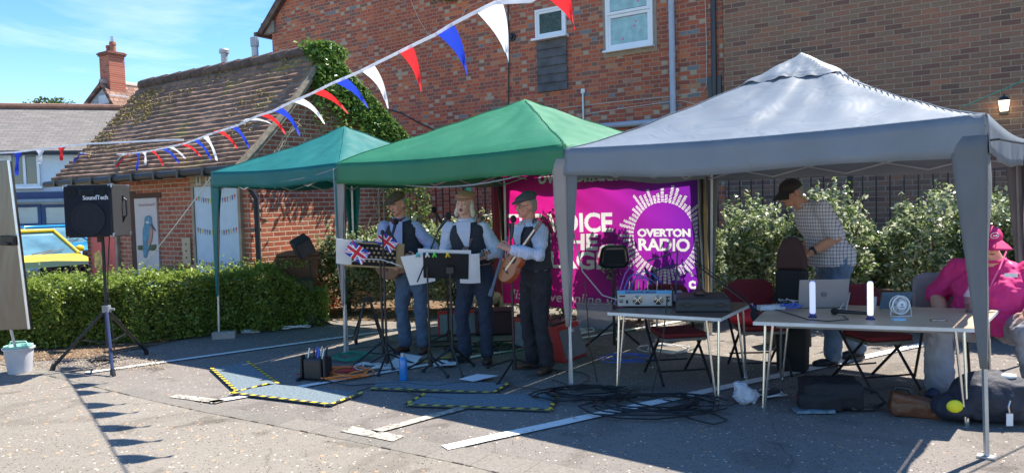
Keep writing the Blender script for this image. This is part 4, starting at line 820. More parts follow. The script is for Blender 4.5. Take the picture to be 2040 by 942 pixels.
rope('guy_rope', 'white guy rope from the teal gazebo corner down to the hedge', sagg(c1, V(266, 552, 10.2), .03), .007, cordw)
rope('cord', 'green cord rising to the right above the grey gazebo', sagg(V(1920, 212, 7.2), V(2080, 140, 6.3), .01), .006, M('cord_green', (.02, .2, .15), .6))
rope('cord', 'white cord hanging down the leg between green and grey gazebos', [V(1131, 330, 6.25), V(1131, 420, 6.25), V(1137, 470, 6.25), V(1128, 440, 6.27)], .006, cordw)
rope('cord', 'pale cord hanging along the front left leg of the green gazebo', [V(664, 335, 8.0), V(667, 400, 8.02), V(672, 520, 8.04), V(688, 640, 8.06), V(690, 690, 8.06)], .006, cordg)
q = MB(); q.box((0, 0, .045), (.28, .13, .09)); ob = q.build('concrete_block', M('concrete', (.33, .31, .28), .9, bump=.4), None, bevel=.006); ob.location = G(447, 674); ob.rotation_euler.z = .2; tag(ob, 'grey concrete block weighing down the teal gazebo leg', 'block')
# ---------------- banner ----------------
BF = Fr((-.15, 10.43), math.atan2(-1.79, 2.37)); BW, BT, BB = 2.97, 2.18, .20
def bl_(x, y): q = BF.pl(x, y, 1, 0); return q.x, q.z
ba = thing('banner', 'large pink to purple cloth banner with white lettering and a round logo', 'banner', BF.o, BF.rz)
pinkm, N_, L_, b_ = newmat('banner_dye'); t = N_.new('ShaderNodeTexCoord'); sx = N_.new('ShaderNodeSeparateXYZ'); L_.new(t.outputs['Object'], sx.inputs[0]); r = N_.new('ShaderNodeValToRGB'); el = r.color_ramp.elements
for i, (pp, c) in enumerate([(0, (.78, .01, .22)), (.45, (.60, .02, .33)), (.8, (.33, .02, .42)), (1, (.22, .02, .46))]):
    e = el[i] if i < 2 else el.new(pp); e.position = pp; e.color = c+(1,)
L_.new(math_n(N_, L_, 'DIVIDE', sx.outputs[0], BW), r.inputs[0]); L_.new(r.outputs[0], b_.inputs['Base Color']); b_.inputs['Roughness'].default_value = .7
def cloth_out(m, col_socket=None, col=None, tr=.55):
    N, L = m.node_tree.nodes, m.node_tree.links; ts = N.new('ShaderNodeBsdfTranslucent'); ms = N.new('ShaderNodeMixShader'); ms.inputs[0].default_value = tr
    if col_socket: L.new(col_socket, ts.inputs[0])
    else: ts.inputs[0].default_value = col
    b = N['Principled BSDF']; L.new(b.outputs[0], ms.inputs[1]); L.new(ts.outputs[0], ms.inputs[2]); L.new(ms.outputs[0], N['Material Output'].inputs[0])
cloth_out(pinkm, r.outputs[0])
whm, N_, L_, b_ = newmat('banner_white'); b_.inputs['Base Color'].default_value = (.85, .84, .85, 1); cloth_out(whm, None, (.85, .84, .85, 1))
# letter shapes are printed into the cloth: rasterise the text outlines on the banner's own grid
CELL = .008; NX, NZ = int(BW/CELL), int((BT-BB)/CELL); mask = np.zeros((NZ, NX), bool); gxx = (np.arange(NX)+.5)*BW/NX; gzz = BB+(np.arange(NZ)+.5)*(BT-BB)/NZ
def tri_fill(T):
    (x0, z0), (x1, z1), (x2, z2) = T; i0 = max(0, int(min(x0, x1, x2)/BW*NX)); i1 = min(NX, int(max(x0, x1, x2)/BW*NX)+2); j0 = max(0, int((min(z0, z1, z2)-BB)/(BT-BB)*NZ)); j1 = min(NZ, int((max(z0, z1, z2)-BB)/(BT-BB)*NZ)+2)
    if i0 >= i1 or j0 >= j1: return
    X, Z = np.meshgrid(gxx[i0:i1], gzz[j0:j1]); e = lambda ax, az, bx, bz: (X-ax)*(bz-az)-(Z-az)*(bx-ax)
    a, b, c = e(x0, z0, x1, z1), e(x1, z1, x2, z2), e(x2, z2, x0, z0); mask[j0:j1, i0:i1] |= ((a >= 0) & (b >= 0) & (c >= 0)) | ((a <= 0) & (b <= 0) & (c <= 0))
def btext(s, x, z, size, xs=1, bold=0, align='LEFT', wfit=None, shear=0):
    cu = bpy.data.curves.new('t', 'FONT'); cu.body = s; cu.size = size; cu.align_x = 'LEFT'; cu.offset = bold; cu.resolution_u = 4; cu.shear = shear; to = bpy.data.objects.new('t', cu); C.objects.link(to); dg = bpy.context.evaluated_depsgraph_get(); dg.update()
    me = bpy.data.meshes.new_from_object(to.evaluated_get(dg)); bpy.data.objects.remove(to); me.calc_loop_triangles(); v = [(q.co.x, q.co.y) for q in me.vertices]; wmin, wmax = min(a[0] for a in v), max(a[0] for a in v)
    hmax = max(a[1] for a in v); k = xs if wfit is None else wfit/(wmax-wmin)
    for tr in me.loop_triangles: tri_fill([(x+(v[i][0]-wmin)*k, z+v[i][1]) for i in tr.vertices])
    bpy.data.meshes.remove(me)
xa, za = bl_(1075, 366); xb, _ = bl_(1322, 358); btext('overtonradio.com', xa, bl_(1200, 360)[1], .27, wfit=xb-xa, bold=.006)
for s, xl0, xr_, yb, yt in (('THE VOICE', 1010, 1219, 461, 423), ('OF THE', 1048, 1190, 497, 466), ('VILLAGE', 1030, 1213, 536, 502)):
    x0, z0 = bl_(xl0, yb); x1, _ = bl_(xr_, yb-4); z0 = bl_(xr_-10, yb)[1]; z1 = bl_(xr_-10, yt)[1]; btext(s, x0, z0, (z1-z0)/.72, wfit=x1-x0, bold=.010)
btext('listen live online via it', bl_(1020, 600)[0], bl_(1150, 604)[1], .20, wfit=bl_(1270, 600)[0]-bl_(1020, 600)[0], shear=.2)
ccx_, ccz_ = bl_(1322, 470); rin = (bl_(1386, 470)[0]-bl_(1262, 470)[0])/2
for s, y, hgt, wd in (('OVERTON', 471, .092, .86), ('RADIO', 499, .15, .84)):
    ww = rin*2*wd; btext(s, ccx_-ww/2, bl_(1322, y)[1], hgt/.72, wfit=ww, bold=.006)
for a_, b2, yy in ((1425, 1432, 575),): btext('C', BW-.14, bl_(1400, 575)[1], .12, bold=.01)
rr = random.Random(17); nb = 56
for k in range(nb):
    h = rin*(.16+.34*abs(math.sin(k*.41)*math.sin(k*1.13+1))+rr.uniform(0, .10)); r0 = rin*1.0; a = 2*math.pi*k/nb; w2 = rin*.042
    c_, s_ = math.cos(a), math.sin(a); nseg = int(h/.020)+1
    for j in range(nseg):
        ra_, rb_ = r0+j*.020, r0+j*.020+.0145; Q = [(ra_, -w2), (rb_, -w2), (rb_, w2), (ra_, w2)]; Q = [(ccx_+x*c_-y*s_, ccz_+x*s_+y*c_) for x, y in Q]; tri_fill(Q[:3]); tri_fill([Q[0], Q[2], Q[3]])
def bwave(x, z): return .018*math.sin(x*3.1+z*1.3)+.010*math.sin(x*7.3-z*3.9)+.006*math.sin(z*11+x*5)+.03*max(0, (1-z))*math.sin(x*2.2)*.5 + .007*math.sin((x*1.0+z*1.6)*13)*max(0, z-1.3)
xs_ = np.linspace(0, BW, NX+1); zs_ = np.linspace(BB, BT, NZ+1); vv = [(x, bwave(x, z), z-.03*math.sin(math.pi*x/BW)*0) for z in zs_ for x in xs_]
ids = np.arange((NX+1)*NZ).reshape(NZ, NX+1)[:, :NX].ravel(); fc = np.stack([ids, ids+1, ids+NX+2, ids+NX+1], 1)
me = bpy.data.meshes.new('cloth'); me.vertices.add(len(vv)); me.vertices.foreach_set('co', np.array(vv, np.float32).ravel()); me.loops.add(len(fc)*4); me.polygons.add(len(fc)); me.loops.foreach_set('vertex_index', fc.ravel().astype(np.int32)); me.polygons.foreach_set('loop_start', np.arange(0, 4*len(fc), 4, dtype=np.int32)); me.polygons.foreach_set('loop_total', np.full(len(fc), 4, np.int32)); me.update(calc_edges=True)
me.materials.append(pinkm); me.materials.append(whm); me.polygons.foreach_set('material_index', mask.ravel().astype(np.int32)); me.shade_smooth(); bo = bpy.data.objects.new('cloth', me); C.objects.link(bo); bo.parent = ba
for i, xx in enumerate((-.06, BW+.06)):
    p = BF.w((xx, .05, 0)); q = MB(); q.box((0, 0, 1.1), (.06, .045, 2.2)); ob = q.build('timber_post', wood, None, bevel=.003); ob.location = p; ob.rotation_euler = (0, 0, BF.rz); tag(ob, ['pale timber post at the left edge of the pink banner', 'pale timber post at the right edge of the banner'][i], 'post')
q = MB(); q.grid(lambda u, v: (-.04-.13*u, .0+.02*math.sin(u*9), .3+1.9*v), 6, 12); q.build('side_flap', M('banner_red', (.30, .03, .05), .8), ba)
# ---------------- bunting ----------------
FC = {'r': cloth('red_flag', (.78, .03, .035), .35, .1), 'b': cloth('blue_flag', (.02, .06, .58), .35, .1), 'w': cloth('white_flag', (.85, .86, .9), .35, .1)}
def bunting(label, tape, flags, Zf, group=None, wind=1):
    o = thing('bunting', label, 'bunting', V(*tape[len(tape)//2], Zf(tape[len(tape)//2][0]))); O = o.location.copy()
    q = MB(); P = [V(x, y, Zf(x)) for x, y in tape]; pts = []
    for a, b in zip(P, P[1:]): pts += [a.lerp(b, k/4)-O for k in range(4)]
    pts.append(P[-1]-O); n = len(pts)
    for a, b in zip(pts, pts[1:]): q.face([*range(q.addv([a, b, b-Vector((0, 0, .022)), a-Vector((0, 0, .022))]), len(q.v))])
    q.build('tape', FC['w'], o, solid=.003)
    rr = random.Random(len(flags))
    for (x0, y0, x1, y1, tx, ty, c) in flags:
        a, b = V(x0, y0, Zf(x0)), V(x1, y1, Zf(x1)); tp = V(tx, ty, Zf((x0+x1)/2)+rr.uniform(-.05, .05)); ml = (a+b)/2; q = MB(); sx_ = rr.uniform(.10, .16)*wind
        dr = (tp-ml); side = (b-a).normalized()
        def F(u, v):   # v 0 top .. 1 tip; the cloth first drops, then streams in the wind
            base = a.lerp(b, u); p_ = base.lerp(tp, v); bow = math.sin(math.pi*v)*sx_; p_ = p_+Vector((side.x*bow*.7*dr.length, 0, bow*.8*dr.length*.7)) + Vector((0, .03*math.sin(v*5+u*3), 0))
            return tuple(p_-O)
        q.grid(F, 4, 8); q.build('flag', FC[c], o, smooth=70)
    return o
ZM = lambda x: min(13.2, 1/(.204+.000222*(x-802)))
tape = [(1330, -210), (1200, -100), (1100, -28), (1058, -2), (985, 2), (945, 22), (901, 45), (867, 66), (821, 88), (793, 102), (743, 127), (717, 140), (687, 153), (663, 163), (619, 185), (579, 202), (542, 220), (513, 229), (471, 249), (432, 261), (402, 272), (370, 284), (331, 293), (296, 300), (255, 305), (208, 307), (160, 304)]
fm = [(1080, -14, 1120, -42, 1145, 60, 'r'), (946, 21, 998, -4, 1013, 124, 'w'), (867, 66, 901, 45, 931, 152, 'b'), (793, 102, 821, 88, 839, 183, 'r'), (717, 140, 743, 127, 773, 216, 'w'), (663, 163, 687, 153, 733, 216, 'b'), (619, 185, 638, 175, 693, 227, 'r'), (579, 202, 598, 194, 646, 247, 'w'), (542, 220, 559, 212, 597, 270, 'b'), (513, 229, 530, 225, 568, 267, 'r'), (475, 242, 490, 237, 540, 247, 'w'), (456, 252, 471, 249, 496, 295, 'b'), (424, 261, 439, 258, 472, 296, 'r'), (402, 272, 414, 268, 432, 320, 'w'), (380, 279, 393, 276, 420, 318, 'b'), (352, 287, 365, 284, 400, 312, 'r'), (331, 293, 342, 291, 369, 316, 'w'), (316, 296, 329, 293, 356, 325, 'b'), (296, 300, 306, 298, 325, 330, 'r'), (282, 303, 293, 301, 289, 329, 'w'), (270, 304, 280, 304, 272, 340, 'b'), (255, 305, 263, 305, 231, 333, 'r'), (244, 306, 252, 306, 221, 335, 'w'), (226, 306, 236, 306, 214, 340, 'r'), (208, 307, 218, 306, 178, 334, 'w'), (194, 306, 206, 307, 172, 322, 'b'), (176, 305, 186, 306, 161, 331, 'r'), (158, 304, 168, 304, 146, 323, 'b')]
bunting('long string of red, white and blue pennants rising to the upper right', tape, fm, ZM)
t2 = [(-60, 308), (0, 303), (28, 302), (100, 293), (175, 285), (260, 281), (345, 277), (366, 277)]
bunting('short string of three pennants at the far left before the white house', t2, [(26, 303, 46, 301, 33, 350, 'b'), (70, 298, 92, 296, 80, 326, 'w'), (114, 294, 132, 292, 122, 320, 'r')], lambda x: 9.2, wind=0)
t3 = [(1440, 324), (1500, 326), (1580, 326), (1650, 324), (1860, 312), (1990, 300)]
bunting('string of small pennants hanging under the rear edge of the grey gazebo', t3, [(1487, 326, 1500, 326, 1493, 348, 'b'), (1554, 326, 1572, 326, 1562, 352, 'w'), (1626, 324, 1645, 324, 1635, 348, 'r'), (1852, 313, 1870, 312, 1860, 336, 'r')], lambda x: 9.2-.0022*(x-1440), wind=.1)
lb = thing('light_bulb', 'warm lit bulb hanging under the rear edge of the grey gazebo', 'bulb', V(1767, 322, 8.2)); q = MB(); q.cyl((0, 0, .03), (0, 0, .12), .014); q.tube([(0, 0, .1), (0, 0, .3)], .004, 4); q.build('holder', black, lb); bulb_on(lb, (0, 0, 0), .03, 0, 14)
# ---------------- loudspeakers ----------------
grain = M('vinyl_black', (.022, .023, .026), .75, bump=.4, bs=160, var=.1); grille_m = M('grille_cloth', (.008, .011, .02), .8, bump=.3, bs=200, var=.1); corner_m = M('corner_chrome', (.5, .52, .55), .3, metal=1)
def tripod(o, h, hub=.66, foot=.62, feet=None, r=.016, mat=blackm, legmat=None, colr=.026):
    q = MB(); q.cyl((0, 0, .22), (0, 0, hub), colr, n=12); q.cyl((0, 0, hub), (0, 0, h), r, n=12); q.build('pole', mat, o, smooth=True)
    q = MB(); q.cyl((0, 0, hub-.03), (0, 0, hub+.04), colr*1.7, n=14); q.cyl((colr, 0, hub), (colr+.06, 0, hub), .012); q.build('collar', M('clamp_grey', (.25, .27, .30), .4), o, smooth=True)
    for k, f in enumerate(feet):
        f = Vector(f); q = MB(); d = f.normalized(); q.tube([(d.x*.03, d.y*.03, hub-.03), (f.x, f.y, .03)], r*1.05, 8)
        mid = Vector((d.x*.03, d.y*.03, hub-.03)).lerp(Vector((f.x, f.y, .03)), .5); q.tube([(0, 0, .26), mid], r*.55, 6); lg = q.build('leg', legmat if legmat and k == 1 else mat, o, smooth=True); q = MB(); q.cyl((f.x*1.0, f.y*1.0, 0), (f.x*.96, f.y*.96, .07), r*1.7, r*1.3); q.build('foot', black, lg)
SB = G(205, 706); SB.y = 7.75; SB.x = -4.36
st = thing('speaker_stand', 'black tripod stand with three splayed legs under the large loudspeaker', 'stand', SB); ft = [G(104, 738)-SB, G(225, 749)-SB, G(293, 706)-SB]; tripod(st, 1.40, .62, .6, ft, .017, legmat=M('leg_blue_black', (.03, .04, .10), .3))
sp = thing('loudspeaker', 'large black box loudspeaker with chrome corners on a tripod by the hedge', 'loudspeaker', (SB.x-.03, SB.y, 1.40), R_(3)); 
q = MB(); W_, D_, H_ = .49, .40, .545; q.box((0, .0, H_/2), (W_, D_, H_)); q.build('cabinet', grain, sp, bevel=.008)
q = MB(); q.box((0, -D_/2-.004, H_/2), (W_-.03, .012, H_-.03)); gr = q.build('grille', grille_m, sp)
q = MB(); q.lathe([(.172, 0), (.172, .006), (.155, .006), (.146, -.004), (.05, -.003), (0.02, .004)], (0, -D_/2-.012, .192), 30, RX(R_(90))); q.build('woofer', M('cone', (.012, .015, .022), .6), gr, smooth=True)
for x in (-.15, .15): q = MB(); q.lathe([(.042, 0), (.042, .005), (.03, .002)], (x, -D_/2-.012, .465), 18, RX(R_(90))); q.build('port', M('port_black', (.005, .005, .006), .7), gr)
q = MB(); q.box((0, -D_/2-.014, .465), (.14, .01, .07)); q.build('tweeter_horn', M('horn', (.02, .02, .02), .3), gr, bevel=.004)
text('logo', 'SoundTech', .064, M('logo_white', (.8, .8, .8), .4, var=0), gr, TM((.085, -D_/2-.014, .408)), .002, bold=.0015, xs=.88)
for x in (-1, 1):
    for y in (-1, 1):
        for z in (0, 1): q = MB(); q.box((x*(W_/2-.018), y*(D_/2-.018), .018+z*(H_-.036)), (.045, .045, .045)); q.build('corner', corner_m if y > -2 else 0, sp, bevel=.01)
q = MB(); q.tube([(W_/2+.01, .03, .40), (W_/2+.035, .03, .38), (W_/2+.035, .03, .22), (W_/2+.01, .03, .2)], .010, 8); q.box((W_/2+.006, .03, .41), (.012, .03, .04)); q.box((W_/2+.006, .03, .19), (.012, .03, .04)); q.build('handle', black, sp)
q = MB(); q.cyl((0, 0, -.06), (0, 0, .01), .03); q.build('socket', blackm, sp)
rope('speaker_cable', 'thin black cable hanging from the large loudspeaker to the ground', [V(218, 472, 7.85), V(214, 560, 7.85), V(222, 640, 7.8), V(229, 706, 7.8), G(222, 712)+Vector((0, 0, .02))], .006, black)
def coil(name, label, c, rad, n, m, r=.006, seed=1, cat='cable', group=None, sq=.8, tail=None):
    rr = random.Random(seed); pts = []; c = Vector(c)
    for k in range(n*12): a = k*2*math.pi/12; e = rad*(1+.28*math.sin(a*.31+seed)+rr.uniform(-.06, .06)); pts.append(c+Vector((e*math.cos(a)+.12*rad*math.sin(k*.21), e*sq*math.sin(a)+.15*rad*math.cos(k*.17), .018+.03*rr.random()+.012*(k/(n*12)))))
    if tail: pts += [Vector(t_) for t_ in tail]
    return rope(name, label, pts, r, m, cat, group)
coil('cable', 'small coil of black cable under the large loudspeaker stand', G(205, 721), .13, 5, black, seed=3)
# small tilted monitor on a thin stand
SM = G(622, 650); st = thing('light_stand', 'thin black stand with short legs by the wheelie bin', 'stand', SM); fe = [Vector((-.35, -.1, 0)), Vector((.3, .25, 0)), Vector((.3, -.05, 0))]
q = MB(); q.cyl((0, 0, .1), (0, 0, 1.04), .014); q.build('pole', blackm, st); 
for f in fe: q = MB(); q.tube([(0, 0, .14), (f.x, f.y, .02)], .012, 6); q.build('leg', blackm, st)
sp2 = thing('loudspeaker', 'small black tilted speaker on a thin stand in front of the brown bin', 'loudspeaker', (SM.x-.09, SM.y, 1.0), R_(30)); q = MB(); RR = RY(R_(-28)) @ RX(R_(20)); q.box((0, 0, .12), (.24, .22, .24), RR); q.build('cabinet', grain, sp2, bevel=.02); q = MB(); q.box(RR @ Vector((0, -.114, 0))+Vector((0, 0, .12)), (.2, .01, .2), RR); q.build('grille', M('mon_grille', (.06, .06, .07), .6), sp2)
# monitor in front of banner
p = V(1221, 540, 7.9); st = thing('speaker_stand', 'black pole stand carrying the monitor speaker in front of the banner', 'stand', (p.x, p.y, 0)); q = MB(); q.cyl((0, 0, .05), (0, 0, .98), .016); q.build('pole', blackm, st)
for k in range(3): a = .5+k*2.094; q = MB(); q.tube([(0, 0, .3), (.34*math.cos(a), .34*math.sin(a), .02)], .013, 6); q.build('leg', blackm, st)
zt = V(1221, 487, 7.9).z; zb = V(1221, 534, 7.9).z; ms = thing('monitor_speaker', 'glossy black wedge monitor speaker on a pole before the banner', 'loudspeaker', (p.x, p.y, zb)); hgt = zt-zb; q = MB()
q.prism([(-.17, .05), (-.13, hgt*.85), (-.09, hgt), (.10, hgt), (.16, hgt*.9), (.175, .08), (.13, 0), (-.1, 0)], -.1, .13); q.build('cabinet', M('gloss_black', (.012, .012, .013), .12, coat=1), ms, bevel=.03)
q = MB(); q.prism([(-.12, .05), (-.1, hgt*.8), (.11, hgt*.8), (.13, .06)], -.118, -.1); q.build('grille', grille_m, ms, bevel=.01)
# steel panel and bucket, left edge
tl, tr_, br_, bl2 = V(-230, 331, 6.3), V(17, 320, 6.35), V(58, 655, 6.35), V(-230, 668, 6.3)
pn = thing('steel_panel', 'tall brushed steel panel with a black latch at the left edge', 'panel', (tr_.x-.5, 6.35, 0)); O = pn.location
q = MB(); pts = [tl, tr_, br_, bl2]; A = q.addv([p-O for p in pts]); B = q.addv([p-O+Vector((0, .05, 0)) for p in pts]); q.face([A, A+1, A+2, A+3]); q.face([B+3, B+2, B+1, B])
for j in range(4): q.face([A+j, B+j, B+(j+1) % 4, A+(j+1) % 4])
brs, N_, L_, b_ = newmat('brushed_steel'); t = N_.new('ShaderNodeTexCoord'); mpp = N_.new('ShaderNodeMapping'); mpp.inputs['Scale'].default_value = (3, 3, .6); z = N_.new('ShaderNodeTexNoise'); z.inputs['Scale'].default_value = 1.6; z.inputs['Distortion'].default_value = 1.5; L_.new(t.outputs['Object'], mpp.inputs[0]); L_.new(mpp.outputs[0], z.inputs['Vector'])
b_.inputs['Metallic'].default_value = 1; b_.inputs['Base Color'].default_value = (.17, .155, .145, 1); b_.inputs['Roughness'].default_value = .30; bp = N_.new('ShaderNodeBump'); bp.inputs['Strength'].default_value = .35; bp.inputs['Distance'].default_value = .08; L_.new(z.outputs[0], bp.inputs['Height']); L_.new(bp.outputs[0], b_.inputs['Normal'])
q.build('door_skin', brs, pn, bevel=.004)
q = MB(); q.tube([tr_-O, br_-O], .011, 6); q.build('edge_trim', M('edge_alu', (.75, .75, .76), .35, metal=1), pn)
q = MB(); c = V(19, 479, 6.33)-O; q.box((c.x, c.y-.02, c.z), (.12, .04, .085), RY(R_(4))); q.tube([(c.x-.02, c.y-.05, c.z-.02), (c.x+.03, c.y-.07, c.z-.03)], .012, 6); q.build('latch', M('latch_black', (.01, .01, .012), .3), pn, bevel=.01)
for xx in (-1.0, -.75): q = MB(); q.tube([(xx, .1, .75), (xx-.12, .2, 0)], .018, 6); q.build('leg', blackm, pn)
BK = G(40, 742); bk = thing('bucket', 'grey plastic mop bucket with a green wringer on the tarmac', 'bucket', BK); q = MB(); q.lathe([(.105, 0), (.11, .02), (.135, .25), (.15, .255), (.15, .27), (.13, .27), (.10, .03)], (0, 0, 0), 22); q.build('body', M('bucket_grey', (.52, .53, .58), .5), bk, smooth=True)
q = MB(); q.lathe([(.125, 0), (.135, .03), (.11, .03), (.08, -.05), (.05, -.08)], (0, 0, .262), 16); q.tube([(-.1, 0, .29), (-.08, 0, .33), (.08, 0, .33), (.1, 0, .29)], .008, 6); q.build('wringer', M('mint', (.35, .62, .52), .5), bk)
mpo = thing('mop', 'pale mop handle leaning out of the grey bucket', 'mop', BK); q = MB(); top = V(18, 640, 7.45)-BK; q.tube([(.0, 0, .08), top, top*1.5-Vector((0, 0, .04))], .014, 8); q.build('handle', M('alu_handle', (.6, .62, .65), .35, metal=.5), mpo); q = MB(); q.ell((0, 0, .1), (.06, .06, .07)); q.build('mop_head', white, mpo)
# ---------------- wheelie bin ----------------
p = V(597, 560, 10.9); bn = thing('wheelie_bin', 'brown wheelie bin with a lid against the outbuilding gable', 'bin', (p.x, p.y, 0), R_(15)); brn = M('bin_brown', (.17, .075, .04), .5, var=.15)
q = MB(); A = q.addv([(-.22, -.27, .05), (.22, -.27, .05), (.22, .25, .05), (-.22, .25, .05)]); B = q.addv([(-.29, -.36, .93), (.29, -.36, .93), (.29, .34, .93), (-.29, .34, .93)]); q.face([A+3, A+2, A+1, A]); q.face([B, B+1, B+2, B+3])
for j in range(4): q.face([A+j, A+(j+1) % 4, B+(j+1) % 4, B+j])
q.box((0, -.01, .925), (.64, .76, .05)); q.build('body', brn, bn, bevel=.01)
q = MB(); q.prism([(-.31, .955), (.31, .955), (.29, 1.0), (.15, 1.03), (-.15, 1.03), (-.29, 1.0)], -.42, .36); q.tube([(-.25, .38, .99), (.25, .38, .99)], .018); q.build('lid', brn, bn, bevel=.012)
for s in (-1, 1): q = MB(); q.lathe([(.1, 0), (.1, .05)], (s*.25-.025, .28, .1), 16, RY(R_(90))); q.build('wheel', black, bn)
# ---------------- floor mats with hazard tape ----------------
mt_, N_, L_, b_ = newmat('mat_felt'); b_.inputs['Base Color'].default_value = (.10, .14, .17, 1); b_.inputs['Roughness'].default_value = .95; t = N_.new('ShaderNodeTexCoord'); z = N_.new('ShaderNodeTexNoise'); z.inputs['Scale'].default_value = 45; z.inputs['Detail'].default_value = 6; L_.new(t.outputs['Object'], z.inputs['Vector']); rp_ = N_.new('ShaderNodeValToRGB'); rp_.color_ramp.elements[0].color = (.08, .115, .14, 1); rp_.color_ramp.elements[1].color = (.20, .25, .28, 1); rp_.color_ramp.elements[0].position = .3; rp_.color_ramp.elements[1].position = .7; L_.new(z.outputs[0], rp_.inputs[0]); L_.new(rp_.outputs[0], b_.inputs['Base Color'])
yel = M('tape_yellow', (.75, .58, .04), .5, var=.1); tbk = M('tape_black', (.03, .03, .035), .5)
mats_ = [((420, 737), (469, 783), (556, 768), (495, 724), (1, 0, 1, 0), 'left mat with tape on two sides, half in the sun'), ((459, 787), (659, 811), (722, 787), (534, 768), (1, 1, 0, 1), 'sunlit mat at the front left of the row'), ((736, 778), (984, 787), (1018, 766), (757, 763), (1, 1, 0, 0), 'rear mat under the front music stand'), ((806, 811), (1097, 822), (1114, 790), (846, 788), (1, 1, 0, 1), 'front right mat in the gazebo shade')]
for i, (a, b, c, d, ed, lb_) in enumerate(mats_):
    Pm = [G(*p) for p in (a, b, c, d)]; ce = sum(Pm, Vector())/4; o = thing('floor_mat', 'blue grey '+lb_, 'mat', ce, 0, 'floor mats edged with hazard tape'); q = MB(); q.slab([(p.x-ce.x, p.y-ce.y) for p in Pm], .015, .022); q.build('mat', mt_, o)
    for j in range(4):
        A, B = Pm[j]-ce, Pm[(j+1) % 4]-ce
        if not ed[j]: continue
        L_2 = (B-A).length; n = int(L_2/.055); dr = (B-A).normalized(); nn = Vector((-dr.y, dr.x, 0)); qs = [MB(), MB()]
        for k in range(n):
            u0, u1 = k*L_2/n, (k+1)*L_2/n; sk = .04; P0 = A+dr*u0; P1_ = A+dr*u1; zz = .026
            qs[k % 2].poly([tuple(P0-nn*.008)[:2]+(zz,), tuple(P1_-nn*.008)[:2]+(zz,), tuple(P1_+nn*.024+dr*sk*.6)[:2]+(zz,), tuple(P0+nn*.024+dr*sk*.6)[:2]+(zz,)])
        tp_ = qs[0].build('hazard_tape', yel, o); qs[1].build('tape_stripe', tbk, tp_)
# ---------------- papers, bottle, stage box, cables ----------------
paper = M('paper', (.75, .77, .82), .7, var=.03)
def sheet(label, px, dz=.02, curl=.0, group='sheets on the ground'):
    Pm = [G(*p) for p in px]; q = MB(); q.grid(lambda u, v: tuple((Pm[0].lerp(Pm[1], u)).lerp(Pm[3].lerp(Pm[2], u), v)+Vector((0, 0, dz+curl*math.sin(u*3)*v))), 6, 6); tag(q.build('paper_sheet', paper, None, solid=.0015), label, 'paper', group)
sheet('white paper sheets lying behind the blue bottle', [(760, 741), (800, 708), (844, 716), (830, 729)], .03, .02); sheet('second white sheet sticking out under the other near the bottle', [(757, 741), (790, 728), (830, 730), (790, 738)], .025); sheet('white sheet lying on the rear mat at the feet of the right musician', [(914, 762), (951, 752), (992, 755), (943, 767)], .036); sheet('white sheet lying between the boots of the right musician', [(1064, 717), (1092, 713), (1094, 722), (1068, 730)], .03)
sheet('white setlist sheet lying left of the middle musician', [(862, 735), (880, 722), (912, 720), (908, 732)], .03)
BO = G(804, 757); bt_ = thing('water_bottle', 'blue metal water bottle standing on the tarmac', 'bottle', BO); q = MB(); q.lathe([(.036, 0), (.038, .01), (.038, .19), (.03, .215), (.022, .225)], (0, 0, 0), 20); q.build('body', M('bottle_blue', (.02, .20, .55), .35, coat=.5), bt_, smooth=True); q = MB(); q.lathe([(.022, .225), (.022, .255), (.018, .26)], (0, 0, 0), 16); q.build('cap', M('cap_steel', (.4, .45, .5), .4, metal=.6), bt_)
SX = G(627, 757); sx_ = thing('stage_box', 'black cable box full of plugs between two handles on the tarmac', 'stage box', SX, R_(-20)); q = MB(); q.box((0, .06, .11), (.2, .2, .20)); q.build('box', black, sx_, bevel=.02)
for s in (-1, 1): q = MB(); q.box((s*.13, 0, .12), (.025, .07, .24)); q.box((s*.13, 0, .02), (.03, .2, .03)); q.build('side_handle', black, sx_, bevel=.008)
for k in range(7): q = MB(); x = -.08+.027*k; y = .02+.09*(k % 2); q.cyl((x, y, .2), (x+.01, y+.02, .30), .011, .009, 8); q.build('plug', [galv, M('plug_blue', (.05, .12, .5), .4), black][k % 3], sx_)
ora = M('orange_cable', (.75, .20, .04), .5); redc = M('red_cable', (.6, .04, .04), .5); grc = M('green_cable', (.02, .25, .16), .5); blc = M('blue_cable', (.05, .15, .6), .5); whc = M('white_flex', (.7, .7, .68), .5); yec = M('yellow_cable', (.6, .42, .05), .5); vio = M('violet_cable', (.28, .12, .5), .5)
coil('cable', 'coil of orange and red cable beside the stage box', G(690, 748), .22, 5, ora, .008, 5); coil('cable', 'red cable loop on top of the orange coil', G(678, 743), .17, 3, redc, .008, 8); coil('cable', 'green cable coil at the foot of the green gazebo leg', G(700, 716), .2, 4, grc, .006, 9); coil('cable', 'grey and white cable loop right of the orange coil', G(738, 736), .14, 3, whc, .007, 10)
coil('cable', 'tangled coil of black cable lying in front of the table', G(1300, 812), .42, 9, black, .006, 11, sq=.6); coil('cable', 'second tangle of black cable at the foot of the grey gazebo leg', G(1165, 790), .34, 7, black, .006, 12, sq=.5); coil('cable', 'black cable heap between the music stands', G(955, 700), .35, 4, black, .006, 13, sq=.5); coil('cable', 'white cable loop on the ground behind the gazebo leg', G(1145, 665), .2, 3, whc, .007, 14); coil('cable', 'pale cable loop under the red folding chair', G(1330, 700), .25, 3, whc, .006, 15)
coil('cable', 'loose pile of black cable between the guitar amplifiers', G(1010, 690), .3, 4, black, .006, 16, sq=.5); coil('cable', 'blue cable coil under the mixer table', G(1250, 720), .22, 4, blc, .005, 17); coil('cable', 'black cable coil in front of the brown bag legs', G(880, 690), .25, 3, black, .005, 18, sq=.5); coil('cable', 'white power cable coil by the small speaker stand', G(580, 655), .22, 4, whc, .006, 19, sq=.4)
